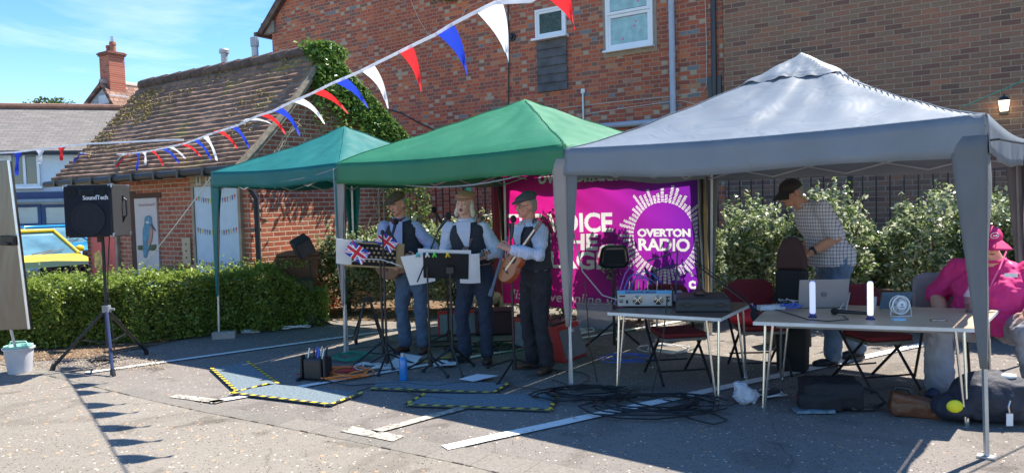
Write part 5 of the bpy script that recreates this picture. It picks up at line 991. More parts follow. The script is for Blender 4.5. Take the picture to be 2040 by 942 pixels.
def snake(label, pts, m, r=.006, seed=0, group=None):
    rr = random.Random(seed); out = []
    P = [G(x, y)+Vector((0, 0, .02)) for x, y in pts]
    for a, b in zip(P, P[1:]):
        n = max(2, int((b-a).length/.12)); d = (b-a); nn = Vector((-d.y, d.x, 0)).normalized() if d.length else Vector()
        for k in range(n): out.append(a.lerp(b, k/n)+nn*rr.uniform(-.025, .025))
    out.append(P[-1]); return rope('cable', label, out, r, m, 'cable', group)
snake('yellow cable running across the tarmac behind the middle musician', [(1035, 680), (960, 700), (900, 715), (820, 725), (700, 745), (660, 752)], yec, .007, 1); snake('second yellow cable behind the right musician', [(1060, 686), (1000, 692), (940, 690), (890, 712)], yec, .006, 2)
snake('black cable trailing from the stage box to the right', [(640, 760), (700, 772), (780, 765), (870, 772), (960, 762), (1060, 778), (1170, 795), (1240, 800)], black, .006, 3); snake('black cable curling forward of the table to the right', [(1200, 770), (1270, 808), (1350, 830), (1420, 850), (1445, 842), (1400, 822), (1330, 818)], black, .006, 4)
snake('black cable from the tangle to the white adapter', [(1320, 800), (1400, 815), (1460, 812), (1500, 796)], black, .005, 5); snake('black cable along the tarmac below the music stands', [(700, 790), (740, 775), (800, 770), (820, 790), (900, 800)], black, .005, 6); snake('white cable running to the hedge behind the teal leg', [(485, 665), (520, 655), (600, 650), (640, 645)], whc, .008, 7)
snake('black cable running back under the guitar stand', [(690, 700), (760, 690), (860, 672), (960, 668), (1000, 660)], black, .005, 8); snake('black cable looping by the right musician boots', [(1110, 740), (1160, 745), (1180, 760), (1140, 775), (1100, 760)], black, .005, 9); snake('red cable between the stands', [(590, 750), (640, 738), (720, 742), (760, 735)], redc, .006, 10)
for i, (pts, m, lb_) in enumerate((([(1133, 420), (1160, 540), (1200, 588), (1240, 600)], cordg, 'grey cable swooping from the gazebo leg to the mixer'), ([(1133, 500), (1137, 640), (1135, 690)], cordw, 'white cable hanging beside the gazebo leg'), ([(1165, 560), (1175, 690), (1190, 760)], black, 'black cable hanging left of the table'), ([(1330, 590), (1320, 680), (1300, 780)], black, 'black cable hanging from the table edge'))):
    P = [V(x, y, 6.25 if i < 3 else 6.0) for x, y in pts]; P2 = []
    for a, b in zip(P, P[1:]): P2 += [a.lerp(b, k/4) for k in range(4)]
    rope('cable', lb_, P2+[P[-1]], .006, m, 'cable')
ps = G(500, 662); q = MB(); q.box((0, 0, .02), (.24, .06, .04)); ob = q.build('power_strip', white, None, bevel=.005); ob.location = ps; tag(ob, 'white power strip on the tarmac near the hedge', 'power strip')
# ---------------- guitar amplifiers, storage box, stands ----------------
red = M('amp_red', (.45, .025, .02), .5, var=.1); mesh_g = M('amp_mesh', (.22, .25, .27), .5, metal=.4, bump=.8, bs=90)
def amp(label, px, py, rz, w=.46, h=.34, wedge=False):
    p = G(px, py); o = thing('guitar_amplifier', label, 'amplifier', p, rz); q = MB(); q.m = RZ(R_(90)).to_4x4()
    q.prism([(-.16, .0), (.14, .0), (.14, h*.75), (.05, h), (-.06, h)], -w/2, w/2) ; q.build('cabinet', red, o, bevel=.012)
    n = Vector((0, -.10, 0)); a = math.atan2(.10, h); q = MB(); RRx = RX(-a); q.box((0, -.118, h*.48), (w-.06, .012, h*.82), RRx); g_ = q.build('grille', mesh_g, o)
    text('logo', 'CUBE', .045, white, g_, Matrix.Translation((.02, -.092, h*.80)) @ Matrix.Rotation(R_(90)-a, 4, 'X'), .002, bold=.001)
    q = MB(); q.box((0, .05, h+.012), (w*.8, .10, .02)); q.build('control_panel', black, o)
    q = MB(); q.tube([(-.1, .08, h-.02), (-.09, .08, h+.05), (.09, .08, h+.05), (.1, .08, h-.02)], .01, 6); q.build('handle', black, o)
    return o
amp('red guitar amplifier with grey grille behind the middle musician', 916, 664, R_(5), .55, .30); amp('red guitar amplifier behind the right musician', 1062, 690, R_(-5), .44, .34); amp('red guitar amplifier turned sideways behind the gazebo leg', 1122, 712, R_(55), .46, .36)
p = G(985, 664); q = MB(); q.box((0, 0, .15), (.46, .3, .28)); q.box((0, 0, .3), (.48, .32, .03)); ob = q.build('equipment_case', M('case_maroon', (.05, .015, .02), .6), None, bevel=.015); ob.location = p; tag(ob, 'dark maroon equipment case between the red amplifiers', 'case')
p = G(970, 640); q = MB(); q.ell((0, 0, .1), (.2, .12, .1)); ob = vox(q, 'bag', M('tan_bag', (.42, .33, .2), .8), None, .02, 2, .06); ob.location = (p.x+.02, p.y-.5, .30); tag(ob, 'small tan bag lying on the maroon case', 'bag')
clear = M('clear_plastic', (.55, .5, .58), .25, alpha=.45, var=.05); p = G(1193, 650); o = thing('storage_box', 'clear plastic storage box with red things inside near the banner', 'box', p, R_(-20)); q = MB(); A = [(-.24, -.17), (.24, -.17), (.24, .17), (-.24, .17)]; q.slab(A, .0, .02)
for a, b, d in (((0, -.17, .15), (.48, .012, .3), 0), ((0, .17, .15), (.48, .012, .3), 0), ((-.24, 0, .15), (.012, .33, .3), 0), ((.24, 0, .15), (.012, .33, .3), 0)): q.box(a, b)
q.build('tub', clear, o); q = MB(); q.box((0, 0, .315), (.52, .38, .03)); q.build('lid', clear, o, bevel=.01); q = MB(); [q.ell((random.uniform(-.15, .15), random.uniform(-.1, .1), .06), (.08, .06, .04)) for _ in range(6)]; q.build('contents', redc, o, smooth=60)
GSp = G(735, 682); o = thing('guitar_stand', 'folding black A-frame guitar stand, empty, left of the musicians', 'guitar stand', GSp, R_(20))
for s in (-1, 1): q = MB(); q.tube([(s*.03, 0, .52), (s*.17, -.05, .03), (s*.17, -.16, .03), (s*.17, -.17, .09)], .016, 7); q.tube([(s*.03, 0, .5), (s*.17, .16, .02)], .012, 6); q.build('leg', blackm, o)
q = MB(); q.box((0, 0, .53), (.12, .05, .05)); q.tube([(-.12, -.03, .22), (.12, -.03, .22)], .008); q.build('crossbar', blackm, o)
# microphone stands
foam = M('mic_foam', (.012, .012, .014), .9, bump=.5, bs=120)
def micstand(label, base, h, mic, dirn, boom=None, feet=3, a0=0, fr_=.3, legs_up=.16):
    o = thing('microphone_stand', label, 'microphone stand', base); q = MB(); q.cyl((0, 0, .08), (0, 0, h*.55), .012); q.cyl((0, 0, h*.5), (0, 0, h), .009); q.cyl((0, 0, h*.52), (0, 0, h*.57), .017); q.build('pole', blackm, o, smooth=True)
    q = MB(); q.cyl((0, 0, .06), (0, 0, legs_up+.03), .022); q.build('hub', black, o)
    for k in range(3): a = a0+k*2.094; q = MB(); q.tube([(0, 0, legs_up), (fr_*math.cos(a), fr_*math.sin(a), .018)], .010, 6); lg = q.build('leg', blackm, o); q = MB(); q.ell((fr_*math.cos(a), fr_*math.sin(a), .018), (.02, .02, .018)); q.build('foot', black, lg)
    mic = Vector(mic)-Vector(base); top = Vector((0, 0, h)); dirn = Vector(dirn).normalized(); tail = mic+dirn*.2
    q = MB(); pts = [tail, top] if boom is None else [tail, top, top+(top-tail).normalized()*boom]
    q.tube(pts, .008, 6); q.ell(top, (.022, .022, .022)); q.build('boom', blackm, o, smooth=True)
    m_ = thing('microphone', label.replace('stand', 'mic').replace('boom mic', 'microphone').split(' for ')[0]+' held in the clip before '+label.split(' for ')[1], 'microphone', Vector(base)+tail); q = MB(); t0 = Vector((0, 0, 0)); q.tube([t0, -dirn*.14], [.011, .018], 10); q.build('handle', black, m_, smooth=True); q = MB(); q.ell(-dirn*.175, (.030, .030, .036)); q.build('grille', foam, m_, smooth=80); return o
b1 = G(772, 735); micstand('straight black stand for the man in the brown cap', b1, 1.38, V(790, 437, 7.75), (-.25, -.25, -.95), a0=.4)
b2_ = G(858, 742); micstand('black boom stand for the long haired man', b2_, 1.12, V(896, 426, 7.15), (-.55, -.05, -.75), .25, a0=1.2)
b3_ = G(1025, 748); micstand('black boom stand for the man in the grey cap', b3_, 1.42, V(1023, 431, 6.72), (-.1, -.05, -.95), None, a0=.15, fr_=.42)
q = MB(); a, b = V(1012, 472, 6.85), V(976, 590, 6.7); q.tube([a, b], .014, 8); q.tube([b, b.lerp(a, .12)], .022, 8); tag(q.build('boom_arm', M('boom_blue', (.10, .12, .16), .4), None), 'grey blue boom arm slanting down left of the right musician', 'boom arm')
b4_ = G(895, 690); micstand('thin boom stand for instrument pickup behind the middle musician', b4_, 1.35, V(862, 414, 8.2), (.35, 0, -.6), .15, a0=.7)
# music stands
def mstand(name_l, base, zc_, tiltR, w, h, mat, yaw):
    o = thing('music_stand', name_l, 'music stand', base, yaw); q = MB(); q.cyl((0, 0, .12), (0, 0, .72), .014); q.cyl((0, 0, .6), (0, 0, zc_-.05), .010); q.build('pole', blackm, o, smooth=True)
    for k in range(3): a = .9+k*2.094; q = MB(); q.tube([(0, 0, .26), (.30*math.cos(a), .30*math.sin(a), .02)], .011, 6); q.tube([(0, 0, .12), (.16*math.cos(a), .16*math.sin(a), .14)], .007, 5); lg = q.build('leg', blackm, o); q = MB(); q.ell((.3*math.cos(a), .3*math.sin(a), .02), (.022, .022, .02)); q.build('foot', black, lg)
    return o, Matrix.Translation((0, -.0, zc_)) @ Matrix.Rotation(tiltR, 4, 'X')
MS1 = G(765, 728); Z1 = MS1.y; zc1 = V(748, 508, Z1).z; o1, m1 = mstand('black perforated music stand with two small union flags', MS1, zc1, R_(-48), .5, .3, black, R_(6))
# desk panels: local x across, y up the slope; player sits behind (+y) so the back faces the camera
def desk(o, mm, w, h, mat, holes=False, name='desk'):
    q = MB(); q.m = mm; 
    if holes:
        nx, ny = 9, 5; 
        for i in range(nx): 
            for j in range(ny): pass
        q.box((0, 0, 0), (w, h, .004))
        d = q.build(name, mat, o, bevel=.003); q = MB(); q.m = mm
        for i in range(9):
            for j in range(4): q.lathe([(.0135, 0), (.0135, .002)], (-w*.42+i*w*.105+(j % 2)*w*.05, -h*.28+j*h*.2, .0022), 10)
        q.build('perforation', M('score_seen_through', (.55, .42, .26), .8), d)
    else:
        q.box((0, 0, 0), (w, h, .004)); d = q.build(name, mat, o, bevel=.003)
    q = MB(); q.m = mm; q.box((0, -h/2, -.025), (w, .004, .05)); q.build('lip', mat, d); return d
m1 = Matrix.Translation((-.06, .0, zc1)) @ Matrix.Rotation(R_(122), 4, 'X') @ Matrix.Rotation(R_(-6), 4, 'Z')
desk(o1, m1, .44, .27, black, True); 
def on(mm, o, p): return (o.matrix_world if False else Matrix.Translation(o.location) @ Euler(o.rotation_euler).to_matrix().to_4x4()) @ mm @ Vector(p)
def lay(label, o, mm, rect, m, z=.012, name='paper_sheet', cat='paper', rot=0, group=None):
    q = MB(); x0, y0, x1, y1 = rect; c = Vector(((x0+x1)/2, (y0+y1)/2, 0)); Mw = Matrix.Translation(o.location) @ Euler(o.rotation_euler).to_matrix().to_4x4() @ mm @ Matrix.Translation((c.x, c.y, -z)) @ Matrix.Rotation(rot, 4, 'Z')
    q.grid(lambda u, v: ((u-.5)*(x1-x0), (v-.5)*(y1-y0), .01*math.sin(u*3.1)), 5, 5); ob = q.build(name, m, None, solid=.002); ob.data.transform(Mw); return tag(ob, label, cat, group)
card = M('kraft_board', (.46, .33, .18), .8)
lay('brown card sheet on the left music stand behind its desk', o1, m1, (-.30, -.16, .30, .15), card, .012, 'card_sheet', 'card'); lay('white sheet sticking out left of the perforated music stand', o1, m1, (-.38, -.14, -.12, .17), paper, .018)
lay('blue folder on top of the left music stand', o1, m1, (-.16, .05, .18, .155), M('folder_blue', (.03, .10, .38), .5), .022, 'folder', 'folder')
FB, FW, FR = M('flag_navy', (.02, .05, .35), .7, var=0), M('flag_white', (.85, .85, .87), .7, var=0), M('flag_red', (.7, .02, .04), .7, var=0)
def union(label, loc, w, h, R):
    o = thing('union_flag', label, 'flag', loc); Mr = R.to_4x4()
    wv = lambda x, y: .012*math.sin(x*26)+.006*math.sin(y*40)
    def strip(q, pts, z): 
        (x0, y0), (x1, y1), (x2, y2), (x3, y3) = pts; q.grid(lambda u, v: (lambda X, Y: (X, z+wv(X, Y), Y))((x0+(x1-x0)*u)*(1-v)+(x3+(x2-x3)*u)*v, (y0+(y1-y0)*u)*(1-v)+(y3+(y2-y3)*u)*v), 10, 3)
    def diag(q, a, b, t, z): d = Vector((b[0]-a[0], b[1]-a[1])); n = Vector((-d.y, d.x)).normalized()*t/2; strip(q, [(a[0]-n.x*0, a[1]), (b[0], b[1]-t*.6), (b[0], b[1]), (a[0], a[1]+t*.6)], z)
    q = MB(); q.m = Mr; strip(q, [(-w/2, -h/2), (w/2, -h/2), (w/2, h/2), (-w/2, h/2)], 0); cl = q.build('cloth', FB, o, smooth=70)
    for s in (1, -1):
        off = 0 if s > 0 else -.0006
        q = MB(); q.m = Mr; T = h*.2
        for (A, B) in (((-w/2, -h/2), (w/2, h/2)), ((-w/2, h/2), (w/2, -h/2))):
            sg = 1 if B[1] > A[1] else -1; strip(q, [(A[0], A[1]+(0 if sg > 0 else -T)), (B[0]-0, B[1]-(T if sg > 0 else 0)), (B[0], B[1]+(0 if sg > 0 else T)), (A[0], A[1]+(T if sg > 0 else 0))], -.002*s+off)
        q.build('saltire', FW, cl); q = MB(); q.m = Mr; T2 = h*.07
        for (A, B) in (((-w/2, -h/2+T*.3), (w/2, h/2-T*.6)), ((-w/2, h/2-T*.3), (w/2, -h/2+T*.6))): strip(q, [(A[0], A[1]), (B[0], B[1]), (B[0], B[1]+T2), (A[0], A[1]+T2)], -.0035*s+off)
        q.build('red_saltire', FR, cl); q = MB(); q.m = Mr
        strip(q, [(-w/2, -h*.17), (w/2, -h*.17), (w/2, h*.17), (-w/2, h*.17)], -.005*s+off); strip(q, [(-h*.17, -h/2), (h*.17, -h/2), (h*.17, h/2), (-h*.17, h/2)], -.0054*s+off); q.build('white_cross', FW, cl)
        q = MB(); q.m = Mr; strip(q, [(-w/2, -h*.10), (w/2, -h*.10), (w/2, h*.10), (-w/2, h*.10)], -.0068*s+off); strip(q, [(-h*.10, -h/2), (h*.10, -h/2), (h*.10, h/2), (-h*.10, h/2)], -.0072*s+off); q.build('red_cross', FR, cl)
union('union flag pinned at the left corner of the perforated music stand', V(711, 503, Z1-.16), .22, .15, RY(R_(38))); union('union flag at the right corner of the perforated music stand', V(770, 482, Z1-.12), .20, .13, RY(R_(40)))
rope('flag_stick', 'thin white stick across the left music stand', [V(697, 523, Z1-.2), V(712, 515, Z1-.2), V(760, 517, Z1-.2), V(800, 530, Z1-.2)], .004, cordw, 'stick')
MS2 = G(903, 742); Z2 = MS2.y; zc2 = V(890, 530, Z2).z; o2, _ = mstand('black music stand with white sheets and coloured pegs', MS2, zc2+.02, 0, .5, .3, black, R_(0)); m2 = Matrix.Translation((-.04, .02, zc2)) @ Matrix.Rotation(R_(118), 4, 'X') @ Matrix.Rotation(R_(-4), 4, 'Z')
desk(o2, m2, .44, .29, black); q = MB(); q.box((0, -.0, zc2-.04), (.07, .05, .06)); q.build('bracket', black, o2)
lay('white sheet hanging over the left side of the front music stand', o2, m2, (-.40, -.22, -.14, .12), paper, .010, rot=R_(14), group='sheets on the front music stand'); lay('white sheet hanging out to the right of the front music stand', o2, m2, (.13, -.20, .33, .14), paper, .016, rot=R_(3), group='sheets on the front music stand'); lay('white sheet along the top of the front music stand', o2, m2, (-.27, .05, .24, .175), paper, .022, group='sheets on the front music stand')
for px, m_, lb_ in ((833, M('peg_teal', (.1, .5, .45), .4), 'pale teal'), (852, white, 'white'), (866, M('peg_green', (.15, .75, .1), .4), 'bright green'), (892, M('peg_yellow', (.85, .6, .04), .4), 'yellow')):
    p = V(px, 507, Z2+.0); q = MB(); q.box((0, -.03, 0), (.012, .07, .022), RX(R_(-30)) @ RZ(.4)); q.box((.012, -.03, .0), (.012, .07, .018), RX(R_(-30)) @ RZ(-.3)); ob = q.build('clothes_peg', m_, None, bevel=.002); ob.location = p+Vector((0, -.05, 0)); tag(ob, lb_+' plastic peg on the top edge of the front music stand', 'peg')
# ---------------- tables ----------------
TH = .69; tops = M('table_beech', (.58, .41, .27), .45, var=.1, vs=3); tedge = M('table_edge', (.70, .69, .66), .5)
def table(label, FLp, FRp, BRp, BLp, mat, thick=.028, lw=.012, inset=.06):
    Pm = [Vector(p) for p in (FLp, FRp, BRp, BLp)]; ce = sum(Pm, Vector())/4; ce.z = 0; o = thing('table', label, 'table', ce); L = [(p.x-ce.x, p.y-ce.y) for p in Pm]
    q = MB(); q.slab(L, TH-thick, TH-.003); q.build('edge', tedge, o); q = MB(); q.slab([(x*.992, y*.992) for x, y in L], TH-.004, TH); q.build('tabletop', mat, o)
    for (x, y) in L:
        d = Vector((-x, -y, 0)).normalized(); t_ = Vector((d.y, -d.x, 0)); f = Vector((x, y, 0))+d*inset*1.3
        q = MB()
        for s in (-1, 1): a = f+d*.05+t_*s*.055; q.tube([(a.x, a.y, TH-thick), (f.x+t_.x*s*.012, f.y+t_.y*s*.012, .01)], .0105, 8)
        q.cyl((f.x, f.y, 0), (f.x, f.y, .03), .018); q.build('leg', chrome, o, smooth=True)
    q = MB(); s = .8; A = [Vector((x*s, y*s, TH-thick-.02)) for x, y in L]
    for j in range(4): q.tube([A[j], A[(j+1) % 4]], .012, 6)
    q.build('under_frame', M('frame_grey', (.25, .25, .25), .5), o); return o
def TG(x, y): return G(x, y, TH)
t1 = [TG(1210, 621), TG(1436, 633), TG(1500, 603), TG(1290, 592)]; table('square table with pale edge and steel legs carrying the mixer', *t1, M('table_brown', (.16, .10, .075), .4, var=.1, vs=3))
t2 = [TG(1500, 640), TG(1950, 654), TG(1990, 616), TG(1540, 603)]; table('long beech topped table with steel legs carrying the laptop', *t2, tops)
# ---------------- chairs ----------------
burg = M('burgundy_fabric', (.16, .012, .02), .85, var=.12, vs=30, bump=.2)
def fchair(label, loc, rz, scale=1):
    o = thing('folding_chair', label, 'chair', loc, rz, 'burgundy padded folding chairs'); q = MB(); w = .21
    q.slab([(-w, -.2), (-w+.03, -.235), (w-.03, -.235), (w, -.2), (w-.02, .17), (-w+.02, .17)], .415, .455); q.build('seat', burg, o, bevel=.018); q = MB(); q.slab([(-w-.003, -.2), (-w+.03, -.24), (w-.03, -.24), (w+.003, -.2), (w-.02, .175), (-w+.02, .175)], .385, .414); q.build('seat_pan', M('pan_grey', (.18, .17, .16), .5, metal=.4), o, bevel=.006)
    q = MB(); q.m = Matrix.Translation((0, .25, .0)); pts = [(-.23, .60), (-.235, .72), (-.20, .80), (-.12, .835), (.12, .835), (.20, .80), (.235, .72), (.23, .60), (.19, .565), (-.19, .565)]; q.prism(pts, -.02, .015); bk_ = q.build('backrest', burg, o, bevel=.014); bk_.rotation_euler.x = 0
    for s in (-1, 1):
        q = MB(); q.tube([(s*.225, .25, .70), (s*.222, .15, .45), (s*.22, -.27, .01)], .0125, 7); q.build('leg', blackm, o, smooth=True); q = MB(); q.tube([(s*.20, -.15, .42), (s*.20, .30, .01)], .0125, 7); q.build('leg', blackm, o, smooth=True)
    q = MB(); q.tube([(-.22, -.2, .12), (.22, -.2, .12)], .009); q.build('stretcher', blackm, o); q = MB(); q.tube([(-.2, .25, .12), (.2, .25, .12)], .009); q.build('stretcher', blackm, o); return o
f1 = fchair('burgundy padded folding chair behind the mixer table', (1.46, 6.55, 0), R_(8)); f2 = fchair('burgundy padded folding chair between the two tables with a red bag on its seat', (2.27, 6.75, 0), R_(-2)); f3 = fchair('burgundy padded folding chair behind the laptop', (3.06, 6.15, 0), R_(10))
q = MB(); q.tube([(-.17, .17, .46), (-.1, .0, .5)], .01); 
rb = MB(); rb.ell((0, 0, .07), (.16, .1, .08)); ob = vox(rb, 'bag', M('bag_red', (.65, .03, .06), .6, var=.3, vs=12), None, .015, 2, .05); ob.location = (2.15, 6.7, .45); tag(ob, 'red patterned bag lying on the seat of the middle chair', 'bag')
coil('cable', 'blue and white cord lying on the red bag', (2.12, 6.62, .59), .07, 3, blc, .006, 4)
# grey plastic chair
p = G(1885, 740); o = thing('plastic_chair', 'grey plastic chair with black legs under the seated man in pink', 'chair', (3.70, 6.12, 0), R_(-12)); gp_ = M('chair_grey', (.24, .20, .20), .45); q = MB()
q.grid(lambda u, v: ((u-.5)*.46*(1-.10*v*v), .22+.08*v+.05*(1-(2*u-1)**2), .47+.44*v-(abs(2*u-1)**5)*.05*v), 12, 10); q.build('backrest', gp_, o, smooth=60, solid=.012); q = MB(); q.grid(lambda u, v: ((u-.5)*.46, -.22+.46*v, .45-.02*math.sin(math.pi*u)*math.sin(math.pi*v)+.04*v*v*v), 10, 10); q.build('seat', gp_, o, smooth=60, solid=.012)
for sx3 in (-1, 1):
    for sy in (-1, 1): q = MB(); q.tube([(sx3*.17, sy*.15, .45), (sx3*.22, sy*.22, .0)], .012, 7); q.build('leg', blackm, o, smooth=True)
# ---------------- things on the mixer table ----------------
u1 = (t1[1]-t1[0]).normalized(); yaw1 = math.atan2(u1.y, u1.x)
p = TG(1284, 612); p.z = TH; o = thing('mixer', 'powered audio mixer with blue rear label and two round fans', 'mixer', p, yaw1*.35); q = MB(); q.m = Matrix.Translation((0, .16, 0)); silver = M('mixer_silver', (.42, .44, .46), .4, metal=.4)
q.m = Matrix.Identity(4); A = q.addv([(-.235, 0, .01), (.235, 0, .01), (.235, .34, .01), (-.235, .34, .01), (-.235, 0, .15), (.235, 0, .15), (.235, .34, .08), (-.235, .34, .08)])
for f in ((0, 3, 2, 1), (4, 5, 6, 7), (0, 1, 5, 4), (1, 2, 6, 5), (2, 3, 7, 6), (3, 0, 4, 7)): q.face([A+i for i in f])
q.build('case', silver, o, bevel=.004); q = MB(); q.box((0, -.003, .133), (.47, .006, .03)); bl3 = q.build('label_strip', M('label_blue', (.10, .38, .70), .5), o); text('label_text', 'EUROPOWER PMP6000', .026, M('ink_navy', (.02, .03, .12), .5), bl3, TM((-.03, -.008, .133)), .0008, bold=.0006)
for s in (-1, 1): q = MB(); q.box((s*.241, .17, .075), (.012, .35, .16)); q.build('side_cheek', black, o, bevel=.004)
for x in (-.06, .12):
    q = MB(); q.lathe([(.042, 0), (.042, .004), (.036, .005)], (x, -.002, .065), 20, RX(R_(90))); fn_ = q.build('fan_opening', M('fan_dark', (.03, .03, .035), .6), o)
    q = MB()
    for k in range(2): a = .785+k*1.57; q.box((x, -.010, .065), (.08, .004, .005), RY(a))
    for rr_ in (.014, .027, .038): q.tube([(x+rr_*math.cos(k*.524), -.010, .065+rr_*math.sin(k*.524)) for k in range(12)], .0018, 4, closed=True)
    q.build('fan_guard', chrome, fn_)
for x, z, w, h in ((-.2, .055, .03, .025), (-.15, .05, .02, .03), (-.19, .1, .05, .012), (.2, .09, .035, .012), (.2, .06, .03, .02)): q = MB(); q.box((x, -.003, z), (w, .006, h)); q.build('socket', black, o)
kn = MB(); 
for i in range(12):
    for j in range(4): kn.lathe([(.006, 0), (.005, .018)], (-.2+i*.035, .05+j*.06, .14-(.05+j*.06)*.2), 7)
kn.build('knob', M('knob_cream', (.6, .56, .45), .5), o)
for i in range(8):
    x = -.13+i*.04; q = MB(); q.cyl((x, .03, .145), (x+.004, .02, .19), .008, .007, 8); q.cyl((x+.004, .02, .19), (x+.006, .015, .23), .006); q.build('jack_plug', [chrome, blackm][i % 2], o)
for i, (m_, y0_, hh_) in enumerate(((vio, -.03, .32), (blc, 0, .26), (vio, .02, .22), (blc, .04, .28))):
    a = p+Vector((-.22+.03*i, .06, .10)); b = p+Vector((.02+.05*i, .04, .2)); mid = (a+b)/2+Vector((-.02, y0_, hh_-.12)); rope('patch_cable', ['violet patch cable arching over the left of the mixer', 'blue patch cable arching over the mixer', 'second violet patch cable behind the first', 'second blue patch cable at the middle of the mixer'][i], [a-Vector((.04, 0, .08)), a, a.lerp(mid, .6)+Vector((0, 0, .04)), mid, b.lerp(mid, .5)+Vector((0, 0, .03)), b], .006, m_, 'cable')
p = TG(1402, 622); p.z = TH; o = thing('equipment_case', 'flat black equipment case on the mixer table', 'case', p, yaw1*.35); q = MB(); A = q.addv([(-.23, 0, 0), (.23, 0, 0), (.22, .34, 0), (-.22, .34, 0), (-.215, .02, .115), (.215, .02, .115), (.2, .32, .13), (-.2, .32, .13)])
for f in ((0, 3, 2, 1), (4, 5, 6, 7), (0, 1, 5, 4), (1, 2, 6, 5), (2, 3, 7, 6), (3, 0, 4, 7)): q.face([A+i for i in f])
q.build('shell', M('case_black', (.03, .028, .032), .5, bump=.2, bs=60), o, bevel=.014); q = MB(); q.box((0, .0, .06), (.44, .012, .006)); q.build('seam', black, o)
for x in (-.13, .13): q = MB(); q.box((x, .002, .06), (.05, .02, .03)); q.build('latch', black, o, bevel=.003)
AB = p+Vector((.02, .2, .13)); o = thing('desk_microphone', 'black sprung desk microphone arm standing on the flat case', 'microphone', AB); q = MB(); q.lathe([(.05, 0), (.05, .02), (.03, .04), (.018, .09)], (0, 0, 0), 16); q.build('base', M('arm_base', (.06, .03, .03), .3), o, smooth=True)
top = V(1390, 497, AB.y)-AB; q = MB(); q.tube([(0, 0, .07), top], .009, 6); q.tube([(.022, 0, .07), top+Vector((.022, 0, .0))], .004, 5); q.build('lower_arm', blackm, o); el_ = V(1383, 525, AB.y)-AB; e2_ = V(1494, 607, AB.y-.3)-AB; q = MB(); q.tube([el_, e2_], .008, 6); q.tube([el_+Vector((0, 0, .035)), e2_+Vector((0, 0, .035))], .004, 5); q.build('upper_arm', blackm, o); q = MB(); q.tube([e2_, e2_+Vector((.02, -.02, -.04))], .012); q.ell(e2_+Vector((.03, -.02, -.08)), (.035, .035, .055)); q.build('microphone', foam, o, smooth=60); q = MB(); q.tube([top, top+Vector((-.01, 0, .07))], .008); q.build('arm_tip', blackm, o)
bm_ = V(1345, 600, 6.6); bm_.z = TH; o = thing('desk_microphone', 'dark blue microphone arm with round pop shield above the mixer', 'microphone', bm_); q = MB(); a = V(1350, 500, 6.6)-bm_; b = V(1290, 520, 6.5)-bm_; q.tube([(0, 0, 0), a, b], .010, 6); q.tube([a-Vector((0, 0, .12)), V(1300, 540, 6.5)-bm_], .008, 6); q.lathe([(.04, 0), (.03, .02)], (0, 0, 0), 12); q.build('arm', M('arm_blue', (.03, .05, .12), .35), o); c = V(1290, 548, 6.45)-bm_
q = MB(); q.lathe([(.075, 0), (.075, .008)], c, 22, RY(R_(70))); q.build('pop_shield', M('shield', (.02, .03, .07), .7), o); q = MB(); q.tube([c+Vector((.06, .02, .05)), c+Vector((.07, .02, -.08))], .028, 10); q.build('microphone', M('mic_navy', (.02, .03, .06), .4), o, smooth=True)
lap = TG(1352, 603); lap.z = TH; sheetm = M('paper_lilac', (.45, .45, .6), .7); q = MB(); q.box((0, 0, .055), (.16, .22, .003), RX(R_(20)) @ RZ(.3)); ob = q.build('paper_sheet', sheetm, None); ob.location = lap; tag(ob, 'sheet of paper leaning between mixer and flat case', 'paper')
# ---------------- things on the long table ----------------
u2 = (t2[1]-t2[0]).normalized(); yaw2 = math.atan2(u2.y, u2.x)
p = TG(1640, 614); p.z = TH; Yl = p.y; o = thing('laptop', 'open silver laptop showing its lid to the camera', 'laptop', p, yaw2*.2); lw_ = .40; q = MB(); q.box((0, .13, .009), (lw_, .24, .016)); q.build('keyboard_base', M('laptop_dark', (.12, .12, .13), .5, metal=.4), o, bevel=.003)
q = MB(); RRx = RX(R_(-12)); q.box((0, -.012, .125), (lw_, .008, .24), RX(R_(10))); lid = q.build('lid', M('laptop_silver', (.36, .33, .33), .45, metal=.3, var=.03), o, bevel=.004); q = MB(); q.tube([(.02*math.cos(a*.524), -.0195, .12+.02*math.sin(a*.524)) for a in range(12)], .0018, 4, closed=True); q.build('logo_ring', M('logo_dark', (.06, .06, .07), .3), lid); text('logo', 'DELL', .014, M('logo_dark', (.06, .06, .07), .3), lid, TM((0, -.019, .12)), .001)
def tubelamp(label, px, py, col):
    p = TG(px, py); p.z = TH; h = (V(px, 560, p.y).z-TH); o = thing('light_bar', label, 'lamp', p); q = MB(); q.lathe([(.032, 0), (.032, .008), (.02, .016), (.018, .03)], (0, 0, 0), 18); q.build('base', M('bar_base', (.02, .03, .15), .4), o, smooth=True)
    q = MB(); r = .0215; q.lathe([(r*.6, .028), (r*.95, .036), (r, .05), (r, h-.02), (r*.85, h-.008), (r*.5, h-.001)], (0, 0, 0), 18); q.build('tube', M(label[:12], col, .4, emit=col, es=.55, var=0), o, smooth=60)
tubelamp('violet blue glowing light bar in front of the laptop', 1619, 632, (.36, .42, .95)); tubelamp('pale white glowing light bar between laptop and fan', 1734, 636, (.66, .72, 1.0))
p = TG(1655, 628); a = TG(1668, 627); b = TG(1727, 631); o = thing('handheld_microphone', 'black handheld microphone lying in front of the laptop', 'microphone', a+Vector((0, 0, .028))); q = MB(); q.tube([(0, 0, 0), (b-a)], [.017, .013], 12); q.build('handle', black, o, smooth=True); q = MB(); q.ell((-.02, 0, 0), (.03, .027, .027)); q.build('grille', foam, o, smooth=80)
rope('cable', 'white cable looped above the handheld microphone', [TG(1672, 622)+Vector((0, 0, .02)), TG(1690, 606)+Vector((0, 0, .07)), TG(1693, 606)+Vector((0, 0, .1)), TG(1686, 622)+Vector((0, 0, .02))], .005, whc, 'cable')
